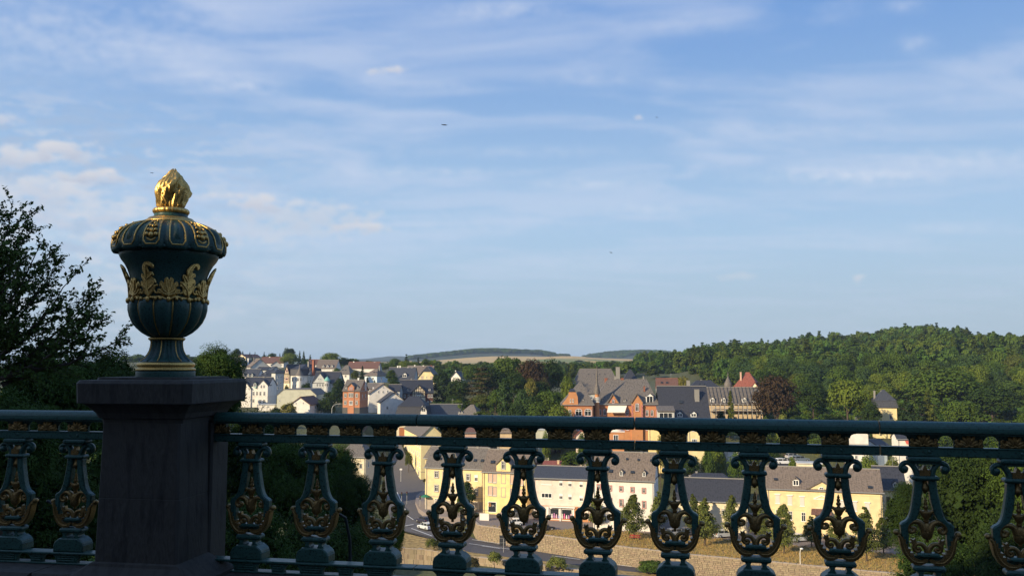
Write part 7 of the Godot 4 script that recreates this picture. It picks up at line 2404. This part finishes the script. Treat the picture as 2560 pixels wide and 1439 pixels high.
func scatter(called: String, label: String, spots: Array, variants: Array, h0: float, h1: float, w0: float, w1: float):
	var o := thing(called, label, "wood")
	o.set_meta("kind", "stuff")
	for v in variants.size():
		var mine := []
		for i in spots.size():
			if i % variants.size() == v:
				mine.append(spots[i])
		var mm := MultiMesh.new()
		mm.transform_format = MultiMesh.TRANSFORM_3D
		mm.use_colors = true
		mm.mesh = trees[variants[v]][0]
		mm.instance_count = mine.size()
		var wd: float = trees[variants[v]][2] * 2.0
		for i in mine.size():
			var w := rng.randf_range(w0, w1) / wd * (0.8 if v == 2 else 1.0)
			mm.set_instance_transform(i, Transform3D(Basis(Vector3.UP, rng.randf() * TAU).scaled(Vector3(w, rng.randf_range(h0, h1), w)), mine[i]))
			var g := rng.randf_range(0.55, 1.45)
			var y := rng.randf_range(-0.2, 0.2)
			mm.set_instance_color(i, Color(g * (1.0 + y), g, g * (1.0 - y * 0.5)))
		var mi := MultiMeshInstance3D.new()
		mi.name = "canopy" if v == 0 else "canopy_%03d" % v
		mi.multimesh = mm
		o.add_child(mi)
		mi.set_meta("kind", "stuff")

func near_trees():
	var n := 0
	for q in [
		["hornbeam_tree", "dark hornbeam crown left of the urn, below the sparse branches", 120, 838, 330, 24, "near_1"],
		["hornbeam_tree", "dark leafy crown between the sparse branches and the urn", 270, 850, 250, 29, "near_0"],
		["hornbeam_tree", "dark leafy crown directly behind the urn foot", 430, 862, 230, 33, "near_1"],
		["hornbeam_tree", "dark crown right of the urn foot, reaching up beside the skyline", 545, 846, 190, 38, "near_0"],
		["hornbeam_tree", "dark crown below the white villa, right of the pillar cap", 632, 1004, 240, 40, "near_0"],
		["hornbeam_tree", "dark leafy crown behind the first balusters right of the pillar", 730, 1066, 230, 36, "near_1"],
		["hornbeam_tree", "dark leafy crown at the edge of the cream house roof", 835, 1092, 180, 44, "near_0"],
		["hornbeam_tree", "lower dark crown reaching towards the climbing street", 880, 1162, 150, 42, "near_1"],
		["hornbeam_tree", "dark crown low at the left picture edge behind the balusters", 20, 950, 300, 18, "near_0"],
		["hornbeam_tree", "dark crown low behind the pillar", 330, 1040, 330, 22, "near_1"],
		["hornbeam_tree", "dark crown low behind the second and third baluster", 800, 1240, 330, 30, "near_0"],
		["hornbeam_tree", "dark crown at the bottom, right edge of the shaded trees", 925, 1290, 170, 34, "near_2"],
		["hornbeam_tree", "dark crown at the bottom right beside the pillar plinth", 610, 1210, 300, 26, "near_1"],
		["hornbeam_tree", "dark crown at the bottom left corner behind the balusters", 120, 1130, 320, 19, "near_0"],
		["hornbeam_tree", "dark crown filling the gap beside the pillar, below the handrail", 570, 1105, 150, 58, "near_0"],
		["lime_tree", "large leafy crown behind the rightmost balusters", 2440, 1062, 330, 74, "near_1"],
		["lime_tree", "dark narrow crown right of the lawn, behind the penultimate baluster", 2262, 1205, 130, 70, "near_2"],
		["lime_tree", "leafy crown at the right picture edge behind the last baluster", 2590, 1030, 260, 66, "near_0"],
		["lime_tree", "dark low crown at the bottom right corner", 2340, 1300, 260, 56, "near_1"],
		["lime_tree", "low crown at the bottom right edge", 2540, 1260, 260, 52, "near_0"]]:
		var p := at(q[2], q[3], q[5])
		var w: float = q[4] * q[5] / FOCAL
		var high := clampf(p.y - land(p.x, p.z) + 1.0, w * 1.05, w * 1.3)
		plant(q[0], q[1], q[6], ["leaf_near", "leaf_shade", "leaf_near"][n % 3] if q[0] == "hornbeam_tree" else ["leaf_dark", "leaf_dark", "leaf_green", "leaf_near", "leaf_dark"][n % 5], Vector3(p.x, p.y - high, p.z), high, w)
		n += 1
	beech()
	# a light green young tree seen through the third baluster
	plant("young_tree", "light green young tree seen through the third baluster right of the pillar", "near_2", "leaf_light", at(992, 1262, 40) - Vector3(0, 2.2, 0), 2.2, 0.95)

# the sparse beech at the left edge: limbs that end where its sprays stand against the sky
func beech():
	var r := RandomNumberGenerator.new()
	r.seed = 77
	var foot := at(-150, 1000, 15.0)
	foot.y = -9.0
	var o := thing("beech_tree", "dark beech with sparse rising branches against the sky at the left edge", "tree", foot)
	var wood := Shape.new()
	var leaves := Shape.new()
	leaves.colored = true
	var stem := PackedVector3Array([foot, foot + Vector3(0.2, 5, 0.1), at(-120, 820, 15.0), at(-80, 640, 15.2), at(-40, 480, 15.3)])
	wood.tube(stem, PackedFloat32Array([0.3, 0.24, 0.17, 0.11, 0.04]), 8)
	for q in [[-110, 900, 35, 500, 14.8], [-100, 860, 80, 515, 15.3], [-90, 880, 108, 600, 14.6], [-110, 930, 145, 655, 15.2], [-80, 930, 195, 672, 14.7], [-60, 950, 255, 715, 14.9], [-40, 960, 238, 742, 15.5], [-20, 950, 235, 785, 14.5], [20, 920, 322, 830, 15.0], [-120, 820, 30, 560, 15.8], [-130, 850, 60, 640, 14.2], [-130, 860, 10, 720, 15.5], [-120, 900, 100, 720, 15.4], [-100, 930, 150, 770, 14.9], [-60, 960, 180, 830, 15.3], [-130, 800, 5, 610, 14.4], [-140, 760, -10, 520, 15.0], [-60, 940, 60, 800, 14.6], [-80, 900, 20, 780, 15.2], [0, 960, 250, 800, 15.6], [-100, 840, 120, 640, 15.7], [-120, 800, 75, 575, 14.9]]:
		var a := at(q[0], q[1], 15.0); var b := at(q[2], q[3], q[4])
		var sag := Vector3(0, -0.10 * a.distance_to(b), 0)
		var pts := PackedVector3Array(); var rr := PackedFloat32Array()
		for k in 9:
			var t := k / 8.0
			pts.append(a.lerp(b, t) + sag * sin(t * PI) + rand_dir(r) * 0.03)
			rr.append(lerpf(0.045, 0.004, t))
		wood.tube(pts, rr, 5, Vector3.ZERO, 1.0, false)
		# side twigs in a flat spray, thickest on the outer half
		for k in 30:
			var t := lerpf(0.22, 1.0, pow(r.randf(), 0.8))
			var f := t * 8.0
			var i := mini(int(f), 7)
			var p := pts[i].lerp(pts[i + 1], f - i)
			var d := (pts[i + 1] - pts[i]).normalized()
			var side := d.cross(Vector3(0.25, 0.5, 1.0).normalized()).normalized() * (1.0 if r.randf() < 0.5 else -1.0)
			var dir := (d * r.randf_range(0.5, 1.1) + side * r.randf_range(0.35, 0.9) + rand_dir(r) * 0.35).normalized()
			var len := r.randf_range(0.22, 0.75) * (1.15 - t * 0.65)
			var e := p + dir * len
			wood.tube(PackedVector3Array([p, p.lerp(e, 0.5) + Vector3(0, -0.01, 0), e]), PackedFloat32Array([0.006, 0.004, 0.002]), 4, Vector3.ZERO, 1.0, false)
			var count := int(len * 56) + 5
			for j in count:
				var u := (j + 0.5) / count
				var lp := p.lerp(e, u) + rand_dir(r) * 0.035
				var ln := (Vector3(0, 0.8, 0.3) + rand_dir(r) * 0.9).normalized()
				var g := r.randf_range(0.7, 1.3)
				leaves.tint = Color(g * r.randf_range(0.95, 1.25), g, g)
				leaf(leaves, lp + ln * 0.01, ln, dir + side * (0.8 if j % 2 else -0.8) + rand_dir(r) * 0.4, r.randf_range(0.042, 0.075))
	for k in wood.v.size():
		wood.v[k] -= foot
	for k in leaves.v.size():
		leaves.v[k] -= foot
	part("branches", wood, M.bark, o)
	part("leaves", leaves, leaf_mat("leaf_beech"), o).set_meta("kind", "stuff")


# ---------- street furniture, cars, birds ----------
func car(called: String, label: String, where: Vector3, turn: float, paint: Color, long := 4.3, high := 1.48, van := false) -> Node3D:
	var o := thing(called, label, "car", where, turn)
	var w := 0.87
	var pm := mat("paint_%s" % paint.to_html(), paint, 0.25, 0.0)
	pm.clearcoat_enabled = true
	# side outline, front to +x
	var L := long / 2.0
	var body := PackedVector2Array([Vector2(-L, 0.35), Vector2(-L + 0.1, 0.22), Vector2(L - 0.1, 0.22), Vector2(L, 0.4), Vector2(L - 0.03, 0.68), Vector2(L - 0.35, 0.80), Vector2(L * 0.42, 0.92), Vector2(-L + 0.12, 0.95), Vector2(-L, 0.8)])
	var s := Shape.new()
	s.extrude(body, -w, w, 0.07)
	part("body", s, pm, o)
	var cabin := PackedVector2Array([Vector2(-L + 0.12, 0.93), Vector2(L * 0.45, 0.92), Vector2(L * 0.10, high - 0.06), Vector2(L * -0.05, high), Vector2(-L + 0.55, high - 0.01), Vector2(-L + 0.25, high - 0.12)])
	if van:
		cabin = PackedVector2Array([Vector2(-L + 0.06, 0.93), Vector2(L * 0.6, 0.92), Vector2(L * 0.3, high - 0.08), Vector2(L * 0.1, high), Vector2(-L + 0.3, high), Vector2(-L + 0.1, high - 0.15)])
	s = Shape.new()
	s.extrude(cabin, -w + 0.1, w - 0.1, 0.09)
	part("glass_house", s, M.pane, o)
	s = Shape.new()
	var roof := PackedVector2Array()
	roof.append(Vector2(cabin[2].x - 0.02, cabin[2].y + 0.005)); roof.append(Vector2(cabin[3].x, cabin[3].y + 0.025)); roof.append(Vector2(cabin[4].x, cabin[4].y + 0.025)); roof.append(Vector2(cabin[5].x + 0.02, cabin[5].y + 0.01)); roof.append(Vector2(cabin[4].x, cabin[4].y - 0.05)); roof.append(Vector2(cabin[3].x, cabin[3].y - 0.05))
	roof.reverse()
	s.extrude(roof, -w + 0.14, w - 0.14, 0.02)
	for x in [cabin[1].x - 0.35, (cabin[1].x + cabin[0].x) / 2.0, cabin[0].x + 0.25]:
		for z in [-w + 0.09, w - 0.09]:
			s.box(Vector3(x - 0.05, 0.9, z - 0.015), Vector3(x + 0.05, high - 0.04, z + 0.015))
	part("roof", s, pm, o)
	for x in [-L + 0.75, L - 0.8]:
		for z in [-w + 0.02, w - 0.02]:
			var t := Shape.new()
			t.lathe(PackedVector2Array([Vector2(0, -0.1), Vector2(0.28, -0.1), Vector2(0.32, -0.06), Vector2(0.32, 0.06), Vector2(0.28, 0.1), Vector2(0, 0.1)]), 16, Transform3D(Basis(Vector3.RIGHT, PI / 2), Vector3(x, 0.32, z)))
			var wh := part("wheel", t, M.black_metal, o)
			var rim := Shape.new()
			rim.lathe(PackedVector2Array([Vector2(0, -0.112), Vector2(0.19, -0.108), Vector2(0.19, 0.108), Vector2(0, 0.112)]), 12, Transform3D(Basis(Vector3.RIGHT, PI / 2), Vector3(x, 0.32, z)))
			part("rim", rim, M.zinc, wh)
	for z in [-0.6, 0.6]:
		var h := Shape.new()
		h.bevel_box(Vector3(L - 0.12, 0.58, z - 0.17), Vector3(L + 0.0, 0.72, z + 0.17), 0.02)
		part("headlight", h, mat("lamp_glass", lin(0.6, 0.62, 0.62), 0.1), o)
		var b := Shape.new()
		b.bevel_box(Vector3(-L - 0.01, 0.7, z - 0.13), Vector3(-L + 0.1, 0.88, z + 0.13), 0.02)
		part("tail_light", b, mat("tail_glass", lin(0.35, 0.02, 0.02), 0.15), o)
	var pl := Shape.new()
	pl.box(Vector3(-L - 0.02, 0.45, -0.26), Vector3(-L, 0.56, 0.26)); pl.box(Vector3(L, 0.42, -0.26), Vector3(L + 0.02, 0.53, 0.26))
	part("number_plate", pl, M.white_paint, o)
	return o

func pole(o: Node3D, called: String, pts: Array, r0: float, r1: float, m: Material):
	var p := PackedVector3Array(pts)
	var s := Shape.new()
	s.tube(p, radii(p.size(), r0, r1), 8)
	part(called, s, m, o)

func make_street():
	# cars
	var a := on_level(1063, 1322, -36.9)
	car("silver_car", "small silver estate car with dark roof waiting at the stop line", a, 2.3, lin(0.55, 0.60, 0.64), 4.0, 1.5)
	a = on_level(1058, 1306, -36.7)
	car("dark_car", "dark blue car close in front of the small silver car", a + Vector3(0, 0.05, 0), 2.2, lin(0.02, 0.02, 0.045), 4.3, 1.5)
	a = on_level(1284, 1313, PLAZA + 0.02)
	car("white_car", "white car parked in the bay behind the stone wall", a, 3.35, lin(0.74, 0.74, 0.72), 4.2, 1.46)
	a = on_level(1302, 1303, PLAZA + 0.02)
	car("black_van", "black van parked behind the white car", a, 1.9, lin(0.015, 0.015, 0.017), 4.9, 1.95, true)
	a = on_level(1275, 1290, PLAZA + 0.02)
	car("grey_car", "grey car parked before the bright yellow shop house", a, 0.25, lin(0.22, 0.25, 0.3), 4.3, 1.5)
	a = on_level(1400, 1325, PLAZA + 0.02)
	car("black_car", "black car at the lawn edge before the white shop block", a + Vector3(-3.2, 0, 0), 0.3, lin(0.015, 0.015, 0.017), 4.3, 1.45)
	for q in [[1693, 1338, 0.35, [0.30, 0.31, 0.33], "grey car under the lawn trees at the shaded white gable"], [1728, 1336, 0.3, [0.05, 0.05, 0.06], "dark car under the lawn trees right of the grey one"], [1812, 1342, 0.3, [0.5, 0.52, 0.55], "pale car parked below the dark window of the low cream building"], [2003, 1352, 0.3, [0.6, 0.62, 0.63], "pale car parked before the long yellow house"]]:
		car("parked_car", q[4], on_level(q[0], q[1], PLAZA + 0.02), q[2], lin(q[3][0], q[3][1], q[3][2]))
	# hillside car park
	for q in [[1960, 1160, 222, 0.1, [0.74, 0.74, 0.73], "white car on the hillside car park"], [2003, 1153, 228, 0.2, [0.16, 0.19, 0.22], "dark grey car on the hillside car park"], [1985, 1146, 234, 0.15, [0.4, 0.42, 0.45], "silver car at the back of the hillside car park"]]:
		var p := at(q[0], q[1], q[2])
		car("hill_car", q[5], p, q[3], lin(q[4][0], q[4][1], q[4][2]))
		structure(part("parking_slab", slab_at(p), M.asphalt, self))
	# red bench on the lawn
	var bn := thing("red_bench", "bright red bench round the trunk of a lawn tree", "bench", on_level(1586, 1347, PLAZA + 0.08) + Vector3(0, 0, 0.6), -0.25)
	var s := Shape.new()
	for k in 3:
		s.bevel_box(Vector3(-1.1, 0.43, -0.3 + k * 0.16), Vector3(1.1, 0.48, -0.17 + k * 0.16), 0.01)
	var redm := mat("red_paint", lin(0.36, 0.03, 0.03), 0.5)
	part("seat", s, redm, bn)
	s = Shape.new()
	for k in 2:
		s.bevel_box(Vector3(-1.1, 0.62 + k * 0.17, -0.38), Vector3(1.1, 0.74 + k * 0.17, -0.33), 0.01)
	part("backrest", s, redm, bn)
	for x in [-0.95, 0.95]:
		s = Shape.new()
		s.box(Vector3(x - 0.04, 0, -0.36), Vector3(x + 0.04, 0.9, -0.29)); s.box(Vector3(x - 0.04, 0, 0.08), Vector3(x + 0.04, 0.44, 0.15))
		part("leg", s, M.black_metal, bn)
	# lamps: tall white one by the lawn wall, curved one up in the town
	var f := on_level(2003, 1462, ROAD)
	var lp := thing("street_lamp", "tall white street lamp standing by the lawn wall", "street lamp", f)
	var top := at(2003, 1362, -f.z).y - f.y
	pole(lp, "post", [Vector3(0, 0, 0), Vector3(0, top * 0.5, 0), Vector3(0, top - 0.6, 0), Vector3(0.08, top - 0.2, 0), Vector3(0.25, top, 0)], 0.09, 0.05, mat("post_white", lin(0.66, 0.62, 0.55), 0.5))
	s = Shape.new()
	s.ball(Vector3(0.3, top + 0.05, 0), Vector3(0.32, 0.16, 0.22), 10)
	part("lamp_head", s, M.white_paint, lp)
	var cl := at(829, 1034, 292)
	var c2 := thing("curved_lamp", "curved street lamp in front of dark trees left of the orange brick house", "street lamp", cl + Vector3(0, -3, 0))
	pole(c2, "post", [Vector3(0, 0, 0), Vector3(0, 4.6, 0), Vector3(0.25, 5.4, 0), Vector3(0.9, 6.0, 0), Vector3(1.8, 6.25, 0), Vector3(2.3, 6.3, 0)], 0.10, 0.06, M.metal_post)
	s = Shape.new()
	s.ball(Vector3(2.6, 6.28, 0), Vector3(0.5, 0.13, 0.2), 10)
	part("lamp_head", s, M.metal_post, c2)
	# traffic signals hanging in at the crossing
	for q in [[1004, 1234, 225, "traffic signal at the crossing, leftmost of three"], [1017, 1233, 224, "traffic signal at the crossing, middle of three"], [1050, 1243, 217, "traffic signal at the crossing, right one near the corner house"]]:
		var p := at(q[0], q[1], q[2])
		var t := thing("traffic_signal", q[3], "traffic signal", Vector3(p.x, -35.9, p.z))
		var hgt := p.y + 35.9
		pole(t, "post", [Vector3(0, 0, 0), Vector3(0, hgt, 0)], 0.05, 0.05, M.metal_post)
		s = Shape.new()
		s.bevel_box(Vector3(-0.17, hgt - 0.45, -0.12), Vector3(0.17, hgt + 0.5, 0.12), 0.03)
		part("signal_head", s, M.black_metal, t)
		for k in 3:
			var ln := Shape.new()
			ln.lathe(PackedVector2Array([Vector2(0, 0.0), Vector2(0.1, 0.0), Vector2(0.1, 0.04), Vector2(0, 0.05)]), 10, Transform3D(Basis(Vector3.RIGHT, PI / 2), Vector3(0, hgt + 0.3 - k * 0.28, 0.12)))
			part("lens", ln, mat("lens_%d" % k, lin([0.12, 0.12, 0.02][k], [0.01, 0.07, 0.10][k], [0.01, 0.01, 0.05][k]), 0.15), t)
	# the dark back of a road sign on its post beside the main road
	var sp := at(1259, 1378, 178)
	var sg := thing("road_sign", "dark back of a large road sign on a post before the stone wall", "sign", Vector3(sp.x, -38.4, sp.z))
	var sh := at(1257, 1352, 178).y + 38.4
	pole(sg, "post", [Vector3(0, 0, 0), Vector3(0, sh + 0.4, 0)], 0.05, 0.05, M.metal_post)
	s = Shape.new()
	s.bevel_box(Vector3(-0.85, sh - 1.0, -0.1), Vector3(0.45, sh + 1.1, -0.04), 0.02)
	part("sign_panel", s, mat("sign_back", lin(0.025, 0.028, 0.035), 0.6), sg)
	for y in [sh - 0.4, sh + 0.5]:
		s = Shape.new()
		s.box(Vector3(-0.82, y, -0.04), Vector3(0.42, y + 0.06, 0.0))
		part("sign_brace", s, M.zinc, sg)
	# green parasol at the corner
	var pp := at(1064, 1236, 213)
	var pr := thing("green_parasol", "small green parasol at the corner of the yellow house", "parasol", Vector3(pp.x, -35.35, pp.z))
	var ph := pp.y + 35.35
	pole(pr, "pole", [Vector3(0, 0, 0), Vector3(0, ph, 0)], 0.03, 0.03, M.white_paint)
	s = Shape.new()
	s.lathe(PackedVector2Array([Vector2(1.35, ph - 0.5), Vector2(0.7, ph - 0.15), Vector2(0.0, ph + 0.1)]), 8)
	part("canopy", s, mat("green_cloth", lin(0.02, 0.16, 0.08), 0.8), pr)
	# a lit shop lettering: ring and strokes on the dark window of the yellow shop house
	sign_on_shop()
	# low white wall and railing at the corner house
	var lw := thing("low_white_wall", "low pale wall with railing at the corner of the shop house", "wall", on_level(1211, 1300, PLAZA), -0.28)
	s = Shape.new()
	s.bevel_box(Vector3(-1.1, -0.5, -0.15), Vector3(1.1, 1.5, 0.15), 0.02)
	part("wall", s, M.wall_white, lw)
	for k in 6:
		s = Shape.new()
		s.box(Vector3(-1.0 + k * 0.38, 1.5, -0.02), Vector3(-0.97 + k * 0.38, 2.2, 0.02))
		part("railing_post", s, M.black_metal, lw)
	s = Shape.new()
	s.box(Vector3(-1.05, 2.2, -0.025), Vector3(1.0, 2.25, 0.025))
	part("rail", s, M.black_metal, lw)
	# a white gravel heap / tent roof and post beside the curved lamp
	var sgn := at(1002, 1180, 245)
	var st := thing("street_sign_post", "thin white road sign post on the climbing street", "sign", Vector3(sgn.x, sgn.y - 2.6, sgn.z))
	pole(st, "post", [Vector3(0, 0, 0), Vector3(0, 3.8, 0)], 0.04, 0.04, M.white_paint)
	s = Shape.new()
	s.box(Vector3(-0.35, 3.2, 0.03), Vector3(0.35, 3.6, 0.07))
	part("sign_panel", s, M.white_paint, st)

func slab_at(p: Vector3) -> Shape:
	var s := Shape.new()
	s.box(p + Vector3(-3.5, -3.0, -2.2), p + Vector3(3.5, -0.01, 2.2))
	return s

func sign_on_shop():
	var k := 206.0 / FOCAL
	var shop: Node3D = get_node("shop_house")
	var x := (1231 - 1262) * k / cos(deg_to_rad(16))
	var y := at(1262, 1257, 206).y + 35.1
	var s := Shape.new()
	for i in 20:
		var a0 := TAU * i / 20.0 + 0.5; var a1 := TAU * (i + 1) / 20.0 + 0.5
		if i > 17:
			continue
		s.quad(Vector3(cos(a0) * 0.34 - 0.55, sin(a0) * 0.34, 0), Vector3(cos(a0) * 0.22 - 0.55, sin(a0) * 0.22, 0), Vector3(cos(a1) * 0.22 - 0.55, sin(a1) * 0.22, 0), Vector3(cos(a1) * 0.34 - 0.55, sin(a1) * 0.34, 0))
	var ro := part("shop_logo_ring", s, mat("logo_orange", lin(0.75, 0.32, 0.08), 0.6), shop, Transform3D(Basis(), Vector3(x, y - 0.1, 0.1)))
	ro.name = "shop_logo"
	var t := TextMesh.new()
	t.text = "ps"
	t.font_size = 40
	t.pixel_size = 0.014
	t.depth = 0.02
	t.material = mat("letter_grey", lin(0.5, 0.5, 0.5), 0.6)
	var f := SystemFont.new()
	f.font_names = PackedStringArray(["Droid Sans"])
	t.font = f
	piece("lettering", t, shop, Transform3D(Basis(), Vector3(x + 0.25, y - 0.2, 0.1)))

func make_birds():
	var i := 0
	for q in [[1111, 312, 40, 15, 0.2, "black bird gliding in the middle of the sky"], [1642, 293, 70, 6, 0.9, "tiny bird right of the middle of the sky, upper one"], [1528, 631, 70, 7, 2.0, "tiny bird low in the middle of the sky"], [379, 432, 50, 8, 0.6, "small bird just left of the golden flame"], [1940, 325, 90, 3, 1.2, "tiniest bird speck at the upper right"]]:
		var p := at(q[0], q[1], q[2])
		var w: float = q[3] * q[2] / FOCAL
		var s := Shape.new()
		s.ball(Vector3.ZERO, Vector3(0.5, 0.12, 0.13) * w * 0.8, 8)
		s.ball(Vector3(-0.42 * w, 0.03 * w, 0), Vector3.ONE * 0.09 * w, 6)
		for sg in [-1.0, 1.0]:
			s.slab([Vector3(-0.22, 0.05, 0.08 * sg) * w, Vector3(0.1, 0.05, 0.08 * sg) * w, Vector3(0.28, -0.08, 0.62 * sg) * w, Vector3(0.1, 0.04, 0.5 * sg) * w], 0.02 * w)
		s.slab([Vector3(0.3, 0.02, -0.05) * w, Vector3(0.6, 0.0, -0.12) * w, Vector3(0.6, 0.0, 0.12) * w, Vector3(0.3, 0.02, 0.05) * w], 0.02 * w)
		var o := part("bird", s, M.black_metal, self, Transform3D(Basis(Vector3.UP, q[4]) * Basis(Vector3.RIGHT, 0.35), p))
		tag(o, q[5], "bird", "birds in the sky")
		i += 1
